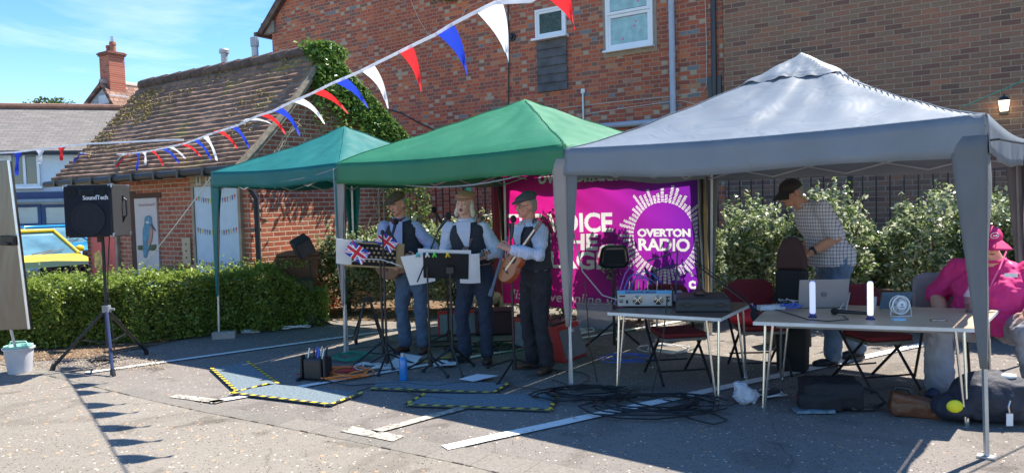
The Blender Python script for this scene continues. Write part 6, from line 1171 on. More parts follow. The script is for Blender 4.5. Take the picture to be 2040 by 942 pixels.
p = TG(1536, 617); q = MB(); q.box((0, 0, .022), (.22, .07, .04)); ob = q.build('power_strip', M('strip_white', (.55, .60, .66), .5), None, bevel=.006); ob.location = (p.x, p.y, TH); ob.rotation_euler.z = .12; tag(ob, 'white power strip at the left end of the long table', 'power strip')
for i, (x, y, m_, r_) in enumerate(((1560, 612, black, .06), (1575, 618, blc, .07), (1600, 612, black, .05), (1565, 607, whc, .05))): coil('cable', ['black', 'blue', 'second black', 'white'][i]+' cable bunched beside the power strip on the long table', TG(x, y), r_, 3, m_, .004, 30+i)
rope('cable', 'black cable running along the front of the long table', [TG(x, y)+Vector((0, 0, .006)) for x, y in ((1545, 618), (1580, 628), (1610, 638), (1650, 641), (1690, 637), (1680, 630))], .004, black, 'cable')
q = MB(); q.box((0, 0, .02), (.13, .1, .035)); ob = q.build('adapter', white, None, bevel=.006); ob.location = TG(1580, 608); ob.rotation_euler.z = .3; tag(ob, 'white box adapter beside the left side of the laptop', 'adapter')
p = TG(1737, 616); p.z = TH; o = thing('plastic_cup', 'empty clear plastic cup behind the white light bar', 'cup', p); q = MB(); q.lathe([(.028, 0), (.03, .004), (.040, .10), (.042, .102), (.039, .102), (.028, .006)], (0, 0, 0), 20); q.build('cup', M('clear_cup', (.8, .8, .82), .1, alpha=.35, var=0), o, smooth=True)
p = TG(1788, 618); p.z = TH; o = thing('tablet', 'tablet in a blue grey folding case with a colourful back', 'tablet', p, -.1); q = MB(); RRt = RX(R_(24)); q.box((0, .03, .075), (.235, .008, .155), RRt); q.build('case', M('tablet_case', (.10, .16, .22), .6), o, bevel=.006); q = MB(); q.box((.01, .0245, .09), (.2, .004, .10), RRt); m_ = M('tablet_art', (.1, .3, .6), .4, var=0); N_ = m_.node_tree.nodes; t = N_.new('ShaderNodeTexCoord'); z = N_.new('ShaderNodeTexNoise'); z.inputs['Scale'].default_value = 9; r = N_.new('ShaderNodeValToRGB'); el = r.color_ramp.elements
for i, (pp, c) in enumerate([(.3, (.02, .03, .12)), (.45, (.05, .35, .6)), (.55, (.6, .2, .3)), (.68, (.75, .5, .5))]):
    e = el[i] if i < 2 else el.new(pp); e.position = pp; e.color = c+(1,)
m_.node_tree.links.new(t.outputs['Object'], z.inputs['Vector']); m_.node_tree.links.new(z.outputs[0], r.inputs[0]); m_.node_tree.links.new(r.outputs[0], N_['Principled BSDF'].inputs['Base Color']); q.build('screen_cover', m_, o)
p = TG(1795, 629); p.z = TH; o = thing('desk_fan', 'small white round desk fan on a wire stand', 'fan', p, .1); R9 = RX(R_(90)); cz = .082
q = MB(); q.tube([(.068*math.cos(k*.262), 0, cz+.068*math.sin(k*.262)) for k in range(24)], .006, 6, closed=True); q.tube([(.068*math.cos(k*.262), .035, cz+.068*math.sin(k*.262)) for k in range(24)], .005, 6, closed=True); q.build('rim', white, o, smooth=True)
q = MB()
for k in range(36): a = k*math.pi/18; q.tube([(.03*math.cos(a), -.006, cz+.03*math.sin(a)), (.067*math.cos(a), -.001, cz+.067*math.sin(a))], .0014, 4)
q.build('guard', white, o); q = MB(); q.lathe([(.036, 0), (.036, .01), (.02, .014)], (0, .0, cz), 20, R9); hb = q.build('hub', white, o); q = MB(); q.box((.0, -.016, cz+.006), (.012, .004, .010)); q.box((0, -.016, cz-.012), (.03, .003, .006)); q.build('switch', M('switch_blue', (.08, .12, .35), .4), hb)
q = MB(); 
for k in range(5): a = k*1.2566; q.box((.032*math.cos(a), .018, cz+.032*math.sin(a)), (.035, .004, .03), RY(-a) @ RX(.4))
q.build('blade', M('blade_grey', (.5, .55, .6), .4), o); q = MB(); q.tube([(-.075, .0, cz), (-.085, 0, .004), (-.06, -.04, .004), (.06, -.04, .004), (.085, 0, .004), (.075, 0, cz)], .003, 5); q.build('wire_stand', white, o)
q = MB(); q.box((0, 0, .006), (.085, .06, .012)); ob = q.build('notepad', M('note_blue', (.35, .60, .80), .7), None); ob.location = TG(1790, 637); ob.rotation_euler.z = yaw2*.4; tag(ob, 'pale blue notepad in front of the desk fan', 'notepad')
o = thing('harmonica', 'small striped harmonica lying on the long table', 'harmonica', TG(1870, 640), yaw2*.5); q = MB(); q.box((0, 0, .008), (.11, .022, .014)); q.build('body', M('harm_brown', (.25, .12, .05), .4), o, bevel=.003); q = MB()
for k in range(9): q.box((-.045+k*.0105, -.012, .009), (.006, .002, .007))
q.build('hole', white, o)
p = TG(1933, 622); p.z = TH; o = thing('soft_drink_cup', 'clear takeaway cup of dark cola with a domed lid', 'cup', p, .2); q = MB(); q.lathe([(.027, .0), (.029, .004), (.037, .07)], (0, 0, 0), 22); q.build('drink', M('cola', (.07, .015, .01), .2), o, smooth=True); q = MB(); q.lathe([(.0285, .0), (.031, .004), (.043, .125), (.045, .127)], (0, 0, 0), 22); cp = q.build('cup', M('cup_tint', (.30, .22, .25), .1, alpha=.55, var=0), o, smooth=True); q = MB(); q.lathe([(.046, .125), (.046, .132), (.036, .15), (.018, .178), (.014, .20)], (0, 0, 0), 20); q.build('lid', M('clear_lid', (.75, .7, .78), .1, alpha=.5, var=0), o, smooth=True)
text('cup_text', 'Dr', .028, white, cp, Matrix.Translation((.0, -.042, .098)) @ Euler((R_(90), R_(-25), 0)).to_matrix().to_4x4(), .001); text('cup_text', 'Pepper', .024, white, cp, Matrix.Translation((.0, -.041, .072)) @ Euler((R_(90), R_(-25), 0)).to_matrix().to_4x4(), .001)
q = MB(); q.box((0, 0, .02), (.015, .02, .05)); ob = q.build('lighter', M('lighter_red', (.7, .03, .05), .4), None, bevel=.004); ob.location = TG(1943, 628); tag(ob, 'small red lighter standing beside the cola cup', 'lighter')
# ---------------- bags on the ground ----------------
bp_ = G(1672, 822); o = thing('backpack', 'black backpack lying flat under the long table', 'backpack', bp_+Vector((0, .16, 0)), R_(-12)); q = MB(); q.box((0, 0, .11), (.42, .3, .18)); q.box((.02, 0, .18), (.36, .26, .08)); q.box((-.1, -.1, .07), (.3, .16, .12)); vox(q, 'body', M('pack_black', (.012, .012, .015), .75, bump=.3, bs=40), o, .014, 5, .03, .1)
q = MB(); q.tube([(.2, -.05, .18), (.33, -.02, .13), (.38, -.05, .06), (.28, -.10, .02), (.12, -.14, .03)], .014, 6); q.build('strap', black, o); q = MB(); q.box((-.15, -.18, .02), (.28, .1, .02), RZ(.15)); q.build('lining', M('lining', (.15, .22, .28), .7, var=.8, vs=18), o)
q = MB(); q.box((0, 0, .02), (.08, .04, .03)); ob = q.build('clip', M('clip_red', (.75, .04, .02), .5), None, bevel=.006); ob.location = G(1597, 797); tag(ob, 'small red object beside the black backpack', 'clip')
bb_ = G(1838, 836); o = thing('shoulder_bag', 'brown leather bag lying on the tarmac beside the shoe', 'bag', bb_+Vector((0, .1, 0)), R_(-18)); q = MB(); q.box((0, 0, .075), (.34, .13, .14), RY(R_(12))); q.box((.02, 0, .05), (.36, .14, .08)); vox(q, 'body', M('leather', (.13, .045, .02), .4, var=.2, vs=14, bump=.2), o, .011, 5, .015, .08); q = MB(); q.tube([(-.15, .03, .12), (-.12, .05, .19), (-.03, .05, .185), (.0, .04, .13)], .015, 6); q.build('strap', black, o)
rk = G(1990, 868); o = thing('rucksack', 'large dark rucksack with key tags beside the near gazebo leg', 'rucksack', rk+Vector((.13, .34, 0)), R_(-10)); q = MB(); q.ell((.03, 0, .17), (.27, .20, .19)); q.box((.08, 0, .16), (.40, .30, .26)); q.ell((-.22, -.02, .10), (.15, .15, .10)); vox(q, 'body', M('ruck_navy', (.02, .024, .04), .7, var=.2, bump=.3, bs=40), o, .014, 5, .03, .1)
q = MB(); q.ell((-.26, -.16, .14), (.055, .02, .045)); q.build('yellow_disc', M('disc_yellow', (.75, .7, .02), .5), o, smooth=80); 
for x in (.06, .23): 
    q = MB(); q.box((x, -.215, .07), (.042, .006, .085), RZ(.1)); tg = q.build('key_tag', white, o); q = MB(); q.tube([(x, -.215, .11), (x-.01, -.22, .16), (x+.006, -.21, .2)], .005, 5); q.build('clip', chrome, tg)
q = MB(); q.ell((.12, -.05, .33), (.06, .04, .02)); q.build('tissue', white, o, smooth=60)
ad = G(1490, 806); q = MB(); q.ell((0, 0, .05), (.10, .09, .07)); q.ell((-.04, 0, .10), (.05, .05, .06)); ob = vox(q, 'plastic_bag', M('bag_white', (.55, .55, .60), .5), None, .011, 1, .08, .045); ob.location = ad+Vector((.0, .05, .01)); tag(ob, 'crumpled white plastic bag at the foot of the long table', 'bag')
q = MB(); q.box((0, 0, .03), (.2, .09, .05)); ob = q.build('power_strip', M('strip_dark', (.04, .045, .05), .5), None, bevel=.006); ob.location = G(1535, 790); ob.rotation_euler.z = .5; tag(ob, 'dark power strip with white cable at the foot of the long table', 'power strip'); coil('cable', 'white cable round the dark power strip', G(1535, 792), .12, 2, whc, .006, 41)
cs_ = G(1595, 700); q = MB(); q.box((0, 0, .2), (.42, .25, .4)); q.box((0, -.126, .2), (.34, .012, .32)); ob = q.build('speaker_case', black, None, bevel=.012); ob.location = cs_+Vector((0, .35, 0)); tag(ob, 'black box amplifier on the ground behind the middle chair', 'amplifier')
# ---------------- people ----------------
def lerp(a, b, t): return Vector(a).lerp(Vector(b), t)
def limb(q, pts, rs, n=12):
    q.tube(pts, rs, n)
    for p, r in zip(pts, rs): q.ell(p, (r*.98,)*3, None, 10, 7)
def hand(q, w, d, nrm, side, curl=.6, L=.185, spread=.0):
    """w wrist, d pointing from wrist to fingers, nrm back-of-hand normal, side = direction of the thumb."""
    w, d, nrm = Vector(w), Vector(d).normalized(), Vector(nrm); nrm = (nrm-d*nrm.dot(d)).normalized(); x = d.cross(nrm).normalized(); x = x if x.dot(Vector(side)) > 0 else -x
    R = Matrix((x, nrm, d)).transposed(); s = L/.185
    q.ell(w+d*.045*s, (.040*s, .017*s, .055*s), R, 12, 8); q.ell(w+d*.02*s, (.03*s, .02*s, .035*s), R, 10, 7)
    for k, (ox, l) in enumerate(((.030, .068), (.010, .076), (-.010, .070), (-.029, .055))):
        b = w+d*.085*s+x*ox*s; c = 0; p = b; pts = [p-d*.02*s]; dd = d
        for sgm, fr_ in enumerate((.45, .32, .23)):
            pts.append(p); c += curl*(.8 if sgm == 0 else 1); dd = d*math.cos(c)-nrm*math.sin(c); p = p+dd*l*fr_*s
        pts.append(p); limb(q, pts, [.0095*s, .0093*s, .0088*s, .0082*s, .0072*s], 8)
    b = w+d*.025*s+x*.03*s; p1 = b+(x*.8+d*.6).normalized()*.035*s; p2 = p1+(x*.25+d*.9-nrm*.35*curl).normalized()*.032*s; p3 = p2+(d*.9-x*.1-nrm*.5*curl).normalized()*.024*s
    limb(q, [b-x*.01*s, p1, p2, p3], [.014*s, .0115*s, .010*s, .008*s], 8)
SK = {}
def skinm(n, c): return M(n, c, .5, var=.10, vs=25, bump=.06, bs=120, spec=.4)
def person(label, loc, rz, J, cl, s=1.0, fat=1.0, hd=(0, 0, 0), skin=None, belly=0):
    """J joints in the person's own frame: facing -Y, +X is the person's left."""
    o = thing('person', label, 'person', loc, rz); K = {k: Vector(v) for k, v in J.items()}
    HR = RZ(hd[0]) @ RX(hd[1]) @ RY(hd[2]); H = K['head']; hp_ = lambda x, y, z: H + HR @ Vector((x, y, z))
    up_ = (K['neck']-K['pelvis']).normalized(); 
    def spine(t): 
        a, b, c = K['pelvis'], K['chest'], K['neck']; return a.lerp(b, t*2) if t < .5 else b.lerp(c, (t-.5)*2)
    def torso(q, g=0, t0=0, t1=.94, hips=True):
        sh = (K['shL']-K['shR']); yw = math.atan2(sh.y, sh.x); n = 16; prof = [(0, .165, .115), (.12, .168, .12), (.3, .155, .115), (.5, .165, .12), (.7, .183, .125), (.82, .172, .112), (.92, .115, .085), (1.0, .062, .06)]
        rings = []
        for (t, a, b) in prof:
            if t < t0-.001 or t > t1+.07: continue
            c = spine(t); f = 1+(fat-1)*(1.0 if t < .65 else .62 if t < .8 else .3); bl = belly*math.exp(-((t-.28)/.26)**2); rings.append((c+Vector((0, -bl*.55, 0)), a*f*s+g, b*f*s+g+bl*.5))
        # tilt rings with the spine
        bs = []
        for i, (c, a, b) in enumerate(rings):
            j0, j1 = max(0, i-1), min(len(rings)-1, i+1); tz = (rings[j1][0]-rings[j0][0]).normalized(); xx = Vector((math.cos(yw), math.sin(yw), 0)); yy = tz.cross(xx).normalized(); xx = yy.cross(tz).normalized()
            bs.append(q.addv([c+xx*a*math.copysign(abs(math.cos(2*math.pi*k/n))**.85, math.cos(2*math.pi*k/n))+yy*b*math.copysign(abs(math.sin(2*math.pi*k/n))**.85, math.sin(2*math.pi*k/n)) for k in range(n)]))
        for a, b in zip(bs, bs[1:]):
            for j in range(n): q.face([a+j, a+(j+1) % n, b+(j+1) % n, b+j])
        q.face([bs[0]+j for j in range(n)][::-1]); q.face([bs[-1]+j for j in range(n)])
    def arm(q, S, g=0, upto=1.0):
        sh, el, wr = K['sh'+S], K['el'+S], K['wr'+S]; f = (1+(fat-1)*.6)*s
        if upto <= 1: e = sh.lerp(el, upto); limb(q, [sh, sh.lerp(e, .5), e], [.062*f+g, .054*f+g, (.045+.004*(1-upto))*f+g*1.5])
        else: e = el.lerp(wr, upto-1); limb(q, [sh, sh.lerp(el, .5), el, el.lerp(e, .45), e], [.062*f+g, .053*f+g, .046*f+g, .043*f+g, (.043-.013*(upto-1))*f+g])
    def leg(q, S, g=0, end=.03, flare=0):
        hp2, kn, an = K['hip'+S], K['kn'+S], K['an'+S]; f = (1+(fat-1)*.75)*s; limb(q, [hp2, hp2.lerp(kn, .45), kn, kn.lerp(an, .35), kn.lerp(an, .95)], [.098*f+g, .082*f+g, .062*f+g, .058*f+g, (.042+flare)*f+g], 14)
    # body: one continuous figure
    q = MB(); torso(q, -.012); 
    for S in 'LR':
        arm(q, S, 0, 2.0); q.tube([K['hip'+S], K['kn'+S], K['kn'+S].lerp(K['an'+S], .4), K['an'+S]], [.085*s*fat, .055*s, .052*s, .036*s], 12); q.ell(K['kn'+S], (.056*s,)*3); h = K['hd'+S]; hand(q, K['wr'+S], h[0] if not isinstance(h, Vector) else h, *cl['hand'+S])
    q.tube([K['neck']-up_*.05, H+HR @ Vector((0, .018, -.06))], [.062*s*(1+(fat-1)*.6), .055*s*(1+(fat-1)*.5)], 14)
    hs = s*cl.get('hs', 1.0)
    for c, r in (((0, .012, .035), (.075, .094, .086)), ((0, -.015, -.02), (.066, .078, .075)), ((0, -.035, -.065), (.050, .055, .042)), ((0, -.062, -.088), (.026, .024, .02)),
                 ((0, -.094, -.012), (.0115, .016, .026)), ((0, -.104, -.026), (.0155, .014, .011)), ((0, -.080, .022), (.050, .016, .011)), ((-.038, -.068, -.022), (.022, .018, .018)), ((.038, -.068, -.022), (.022, .018, .018)),
                 ((-.077, .012, -.008), (.009, .019, .031)), ((.077, .012, -.008), (.009, .019, .031)), ((0, -.083, -.052), (.023, .010, .006)), ((0, -.080, -.064), (.021, .011, .007))): q.ell(hp_(*(Vector(c)*hs)), tuple(v*hs for v in r), HR, 14, 10)
    body = vox(q, 'body', skin, o, .0075, 2)
    # face details
    q = MB(); [q.ell(hp_(sx*.030*hs, -.079*hs, .004*hs), (.0125*hs, .008*hs, .0065*hs), HR, 10, 6) for sx in (-1, 1)]; ey = q.build('eyes', M('eye_white', (.6, .58, .55), .3, var=0), body, smooth=80)
    q = MB(); [q.ell(hp_(sx*.030*hs, -.0850*hs, .004*hs), (.006*hs, .004*hs, .006*hs), HR, 8, 5) for sx in (-1, 1)]; q.build('iris', M('iris', (.03, .02, .015), .2, var=0), ey)
    q = MB(); [q.tube([hp_(sx*.013*hs, -.092*hs, .019*hs), hp_(sx*.032*hs, -.091*hs, .025*hs), hp_(sx*.05*hs, -.078*hs, .018*hs)], .0035*hs, 5) for sx in (-1, 1)]; q.build('eyebrows', cl.get('brow', M('brow_grey', (.25, .2, .17), .9)), body)
    q = MB(); mo = cl.get('mouth', .003); q.ell(hp_(0, -.0905*hs, -.058*hs), (.019*hs, .006*hs, mo*hs+.002), HR, 12, 6); q.build('mouth', M('mouth_dark', (.16, .04, .035), .5, var=0), body)
    # clothes
    sh_ = cl['shirt']; q = MB(); torso(q, .013, 0 if not cl.get('tuck', True) else .05); 
    for S in 'LR': arm(q, S, .018, cl['sleeve'])
    if not cl.get('tuck', True): q.tube([K['pelvis']+Vector((0, -belly*.4, -.06)), K['pelvis']+Vector((0, -belly*.5, .10))], [.170*s*fat+.01, .165*s*fat+.015], 20)
    shirt = vox(q, 'shirt', sh_, o, .010, 2, .030 if fat < 1.5 else .06, .075 if fat < 1.5 else .11)
    q = MB(); nk = K['neck']; q.tube([nk+Vector((.062*math.cos(a)*s*fat**.6, -.012+.062*math.sin(a)*s*fat**.6, .002+.012*math.sin(a*1))) for a in (k*math.pi/8 for k in range(16))], .013, 6, closed=True); q.build('collar', cl.get('collarm', sh_), shirt, smooth=70)
    for S in 'LR':
        if cl['sleeve'] > 1.1 or cl['sleeve'] < 1:
            e = K['el'+S].lerp(K['wr'+S], cl['sleeve']-1) if cl['sleeve'] > 1 else K['sh'+S].lerp(K['el'+S], cl['sleeve']); d = (K['wr'+S]-K['el'+S]) if cl['sleeve'] > 1 else (K['el'+S]-K['sh'+S]); d = d.normalized(); r = ((.042 if cl['sleeve'] > 1 else .058)*s)*(1+(fat-1)*.7)+.010
            q = MB(); q.tube([e-d*.02, e+d*.012], r, 14); q.build('cuff', sh_, shirt, smooth=40)
    q = MB(); [leg(q, S, .010, flare=.022) for S in 'LR']; pf = fat; q.loft([(K['pelvis']+Vector((0, 0, -.10)), .155*s*pf, .115*s*pf), (K['pelvis']+Vector((0, 0, .0)), .178*s*pf, .128*s*pf), (K['pelvis']+Vector((0, 0, .07)), .168*s*pf, .122*s*pf)])
    tr = vox(q, 'trousers', cl['trousers'], o, .011, 2, .042, .09)
    if cl.get('vest'):
        q = MB(); torso(q, .026, .04, .90); ve = vox(q, 'waistcoat', cl['vest'], o, .011, 3, .008, .1)
        # V neck: the shirt front shows as a wedge
        c = spine(.80); q = MB(); fy = -(.125*s+.040); nb = K['neck']; 
        A = [spine(.93)+Vector((-.075, -.118, 0)), spine(.93)+Vector((.075, -.118, 0)), spine(.38)+Vector((0, fy+.004, 0))]; m1_ = spine(.76)+Vector((-.068, fy-.003, 0)); m2_ = spine(.76)+Vector((.068, fy-.003, 0))
        q.poly([A[0], m1_, m2_, A[1]]); q.poly([m1_, A[2], m2_]); q.build('shirt_front', sh_, shirt, solid=.006)
        q = MB(); [q.ell(spine(t_)+Vector((.004, fy+.002, 0)), (.006, .004, .006)) for t_ in (.18, .28, .38, .47)]; q.build('button', black, ve)
    for S in 'LR':
        an = K['an'+S]; td = Vector(cl['toe'+S]).normalized(); Rf = Matrix((Vector((td.y, -td.x, 0)), td, Vector((0, 0, 1)))).transposed(); q = MB(); z0 = an.z-.085*s
        q.ell(Vector((an.x, an.y, z0+.05))+td*.0, (.043*s, .055*s, .055*s), Rf); q.ell(Vector((an.x, an.y, z0+.042))+td*.09*s, (.043*s, .075*s, .035*s), Rf); q.ell(Vector((an.x, an.y, z0+.036))+td*.14*s, (.042*s, .055*s, .030*s), Rf); q.tube([an+Vector((0, 0, -.04)), an+Vector((0, 0, .02))], .045*s); shoe = vox(q, 'shoe', cl['shoes'], o, .009, 2)
        q = MB(); q.loft([(Vector((an.x, an.y, z0+.0))+td*.06*s, .047*s, .125*s, math.atan2(td.y, td.x)-math.pi/2), (Vector((an.x, an.y, z0+.022))+td*.06*s, .047*s, .125*s, math.atan2(td.y, td.x)-math.pi/2)]); q.build('sole', cl.get('solem', black), shoe)
    # hair
    if cl.get('hair'):
        q = MB(); long_ = cl.get('long', 0)
        q.ell(hp_(0, .028*hs, .025*hs), (.080*hs, .085*hs, .082*hs), HR); q.ell(hp_(0, .055*hs, -.02*hs), (.068*hs, .05*hs, .055*hs), HR)
        if long_:
            for sx in (-1, 1): q.ell(hp_(sx*.072*hs, .025*hs, -.03*hs), (.020*hs, .040*hs, .07*hs), HR); q.ell(hp_(sx*.086*hs, .03*hs, -.085*hs), (.024*hs, .035*hs, .045*hs), HR)
            q.ell(hp_(0, .06*hs, -.09*hs), (.075*hs, .04*hs, .06*hs), HR)
        h_ = vox(q, 'hair', cl['hair'], o, .008, 2, .012, .02)
    k = cl['cap']; 
    if k[0] == 'flat':
        q = MB(); Rc = HR @ RX(R_(10)); q.ell(hp_(0, .005, .082*hs), (.096*hs, .118*hs, .042*hs), Rc, 20, 10); q.ell(hp_(0, .02, .085*hs), (.09*hs, .095*hs, .055*hs), Rc, 18, 10); q.loft([(hp_(0, 0, .052*hs), .082*hs, .1*hs), (hp_(0, 0, .075*hs), .088*hs, .106*hs)]) if abs(hd[1]) < .2 else None
        cp = vox(q, 'flat_cap', k[1], o, .008, 3, .008, .03); q = MB(); q.ell(hp_(0, -.098*hs, .050*hs), (.070*hs, .048*hs, .010*hs), Rc @ RX(R_(14)), 18, 8); q.build('peak', k[1], cp, smooth=80); q = MB(); q.ell(hp_(0, .0, .14*hs), (.008, .008, .005)); q.build('button', k[1], cp)
    else:
        q = MB(); q.ell(hp_(0, .010*hs, .052*hs), (.087*hs, .103*hs, .076*hs), HR, 20, 12); q.ell(hp_(0, .012*hs, .045*hs), (.090*hs, .106*hs, .05*hs), HR, 20, 10); cp = vox(q, 'baseball_cap', k[1], o, .008, 2)
        q = MB(); 
        def B(u, v): a = (u-.5)*1.9; r = .085+.085*v; return tuple(hp_(math.sin(a)*r*hs*(1-.12*v), (-math.cos(a)*r-.0)*hs, (.052-.05*v-.03*abs(math.sin(a))**2)*hs))
        q.grid(B, 12, 6); q.build('peak', k[1], cp, smooth=80, solid=.005)
        if len(k) > 2: q = MB(); q.tube([hp_((-.0+.026*math.cos(a))*hs, (-.088-.0)*hs, (.085+.022*math.sin(a))*hs) for a in (j*math.pi/6 for j in range(12))], .003, 5, closed=True); q.box(hp_(0, -.093*hs, .085*hs), (.03, .004, .008), HR); q.build('cap_badge', k[2], cp)
    if cl.get('glasses'):
        q = MB()
        for sx in (-1, 1): q.tube([hp_((sx*.032+.024*math.cos(a))*hs, -.094*hs, (.002+.017*math.sin(a))*hs) for a in (j*math.pi/6 for j in range(12))], .0022, 4, closed=True); q.tube([hp_(sx*.056*hs, -.092*hs, .008*hs), hp_(sx*.08*hs, .01*hs, .008*hs)], .0022, 4)
        q.build('glasses', M('specs', (.05, .04, .04), .3), o)
    if cl.get('watch'):
        S = cl['watch']; w = K['wr'+S]; d = (K['wr'+S]-K['el'+S]).normalized(); q = MB(); q.tube([w-d*.035, w-d*.01], .036*s*(1+(fat-1)*.4), 14); q.build('watch_strap', black, o); q = MB(); q.ell(w-d*.022+Vector((0, -.03, .015)), (.018, .012, .016)); q.build('watch_face', cl.get('watchm', chrome), o)
    o['_dummy'] = 0; del o['_dummy']; return o
def guitar(label, Mw, scale, topm, sidem, neckL=.42, headm=None, mandolin=False, strap=None):
    """Body centre at origin, top faces -Y, neck along +X."""
    o = bpy.data.objects.new('guitar', None); C.objects.link(o); tag(o, label, 'guitar'); o.matrix_world = Mw; s = scale
    pts = []
    for k in range(40):
        a = 2*math.pi*k/40; x = math.cos(a); 
        r = (.185 if not mandolin else .15)+(.045 if x < 0 else -.01)*abs(x)-.045*math.exp(-((a-1.35)/.32)**2)-.045*math.exp(-((a-2*math.pi+1.35)/.32)**2)
        if mandolin: r = .15+.03*max(0, x)
        pts.append((1.22*r*math.cos(a)*s, r*math.sin(a)*s))
    q = MB(); q.prism(pts, -.038*s, .05*s); bd_ = q.build('body', sidem, o, bevel=.008); q = MB(); q.prism([(x*.965, z*.965) for x, z in pts], -.043*s, -.0385*s); tp_ = q.build('soundboard', topm, bd_)
    q = MB(); q.lathe([(.048*s, 0), (.048*s, .001)], (.06*s, -.0440*s, 0), 22, R9); q.build('sound_hole', M('hole_dark', (.02, .012, .01), .8), tp_); q = MB(); q.lathe([(.058*s, 0), (.058*s, .0006)], (.06*s, -.0434*s, 0), 22, R9); q.build('rosette', M('rosette', (.12, .05, .03), .5), tp_)
    q = MB(); q.box((-.12*s, -.048*s, 0), (.025*s, .01*s, .14*s)); q.build('bridge', M('rosewood', (.07, .03, .02), .5), tp_)
    q = MB(); x0, x1 = .12*s, .21*s+neckL*s; q.box(((x0+x1)/2, -.046*s, 0), (x1-x0, .012*s, .050*s)); q.box((.21*s+neckL*s/2, -.030*s, 0), (neckL*s, .022*s, .044*s)); nk_ = q.build('neck', M('neck_brown', (.10, .05, .03), .4), o, bevel=.003)
    q = MB(); [q.box((x1-(x1-x0)*(1-.944**k)*1.35, -.053*s, 0), (.0025, .003, .048*s)) for k in range(1, 15)]; q.build('fret', chrome, nk_)
    q = MB(); q.prism([(x1, -.024*s), (x1+.02*s, -.036*s), (x1+.16*s, -.034*s), (x1+.16*s, .034*s), (x1+.02*s, .036*s), (x1, .024*s)], -.046*s, -.03*s); hd_ = q.build('headstock', headm or M('neck_brown', (.10, .05, .03), .4), o, bevel=.003)
    for k in range(3):
        for sz in (-1, 1): q = MB(); xx = x1+(.035+.045*k)*s; q.cyl((xx, -.038*s, sz*.034*s), (xx, -.038*s, sz*.055*s), .005*s, n=6); q.ell((xx, -.038*s, sz*.060*s), (.010*s, .006*s, .008*s)); q.cyl((xx, -.056*s, sz*.02*s), (xx, -.045*s, sz*.02*s), .006*s, n=8); q.build('tuning_peg', chrome, hd_)
    q = MB(); [q.tube([(-.12*s, -.054*s, z), (x1+.02*s, -.054*s, z*.75)], .0011, 3) for z in (k*.0075*s-.019*s for k in range(6))]; q.build('string', chrome, o)
    return o
def PM(o): return Matrix.Translation(o.location) @ Matrix.Rotation(o.rotation_euler.z, 4, 'Z')
ruddy = skinm('skin_ruddy', (.60, .28, .19)); fair = skinm('skin_fair', (.64, .36, .26)); tan_ = skinm('skin_tan', (.46, .23, .15))
lilac = M('shirt_lilac', (.42, .44, .68), .8, var=.06); wshirt = M('shirt_white', (.58, .60, .70), .8, var=.06)
def stripes(n, base, lin, fx, fz=None, w=.14, wz=None):
    m, N, L, b = newmat(n); t = N.new('ShaderNodeTexCoord'); sx = N.new('ShaderNodeSeparateXYZ'); L.new(t.outputs['Object'], sx.inputs[0]); A = lambda op, x, y=None: math_n(N, L, op, x, y)
    k = A('LESS_THAN', A('FRACT', A('MULTIPLY', A('ADD', sx.outputs[0], A('MULTIPLY', sx.outputs[1], .9)), fx)), w)
    if fz: k = A('ADD', A('MULTIPLY', k, .62), A('MULTIPLY', A('LESS_THAN', A('FRACT', A('MULTIPLY', sx.outputs[2], fz)), w), .62)); k = A('MINIMUM', k, 1.0)
    mm = N.new('ShaderNodeMixRGB'); L.new(k, mm.inputs[0]); mm.inputs[1].default_value = base+(1,); mm.inputs[2].default_value = lin+(1,); L.new(mm.outputs[0], b.inputs['Base Color']); b.inputs['Roughness'].default_value = .85; return m
pins = stripes('shirt_pinstripe', (.62, .66, .80), (.32, .40, .62), 55, None, .3); check = stripes('shirt_check', (.58, .56, .60), (.07, .07, .12), 30, 30, .24)
vestm = M('waistcoat_dark', (.028, .03, .04), .8, var=.2, vs=40, bump=.15, bs=200); denim = M('jeans_blue', (.075, .115, .18), .85, var=.3, vs=5, bump=.25, bs=120); dden = M('jeans_dark', (.022, .032, .06), .85, var=.2, vs=6, bump=.2, bs=120); dtr = M('trousers_dark', (.022, .021, .028), .85, var=.15)
brsh = M('shoe_brown', (.10, .045, .025), .5, var=.3, vs=20); dksh = M('shoe_dark', (.035, .025, .022), .6, var=.3, vs=20)
tweedb = M('tweed_brown', (.10, .07, .045), .95, var=.35, vs=90, bump=.4, bs=180); tweedt = M('cap_tan', (.46, .22, .13), .9, var=.15, vs=80, bump=.3, bs=180); tweedg = M('tweed_grey', (.075, .085, .095), .95, var=.35, vs=90, bump=.4, bs=180)
hairw = M('hair_white', (.62, .56, .46), .8, var=.2, vs=60); hairg = M('hair_grey', (.28, .25, .22), .85, var=.2, vs=60)
def std(s, lean=0, dx=0, wide=.12, hipdx=0):
    return dict(pelvis=(hipdx, 0, .93*s), chest=(hipdx*.5+dx*.5, -lean*.4, 1.19*s), neck=(dx, -lean, 1.46*s), head=(dx, -lean-.035, 1.60*s), shL=(.170*s+dx, -lean*.9, 1.355*s), shR=(-.170*s+dx, -lean*.9, 1.355*s), hipL=(.088*s+hipdx, 0, .88*s), hipR=(-.088*s+hipdx, 0, .88*s),
                knL=(wide*s, -.03, .48*s), knR=(-wide*s, -.03, .48*s), anL=(wide*s, .03, .085*s), anR=(-wide*s, .03, .085*s))
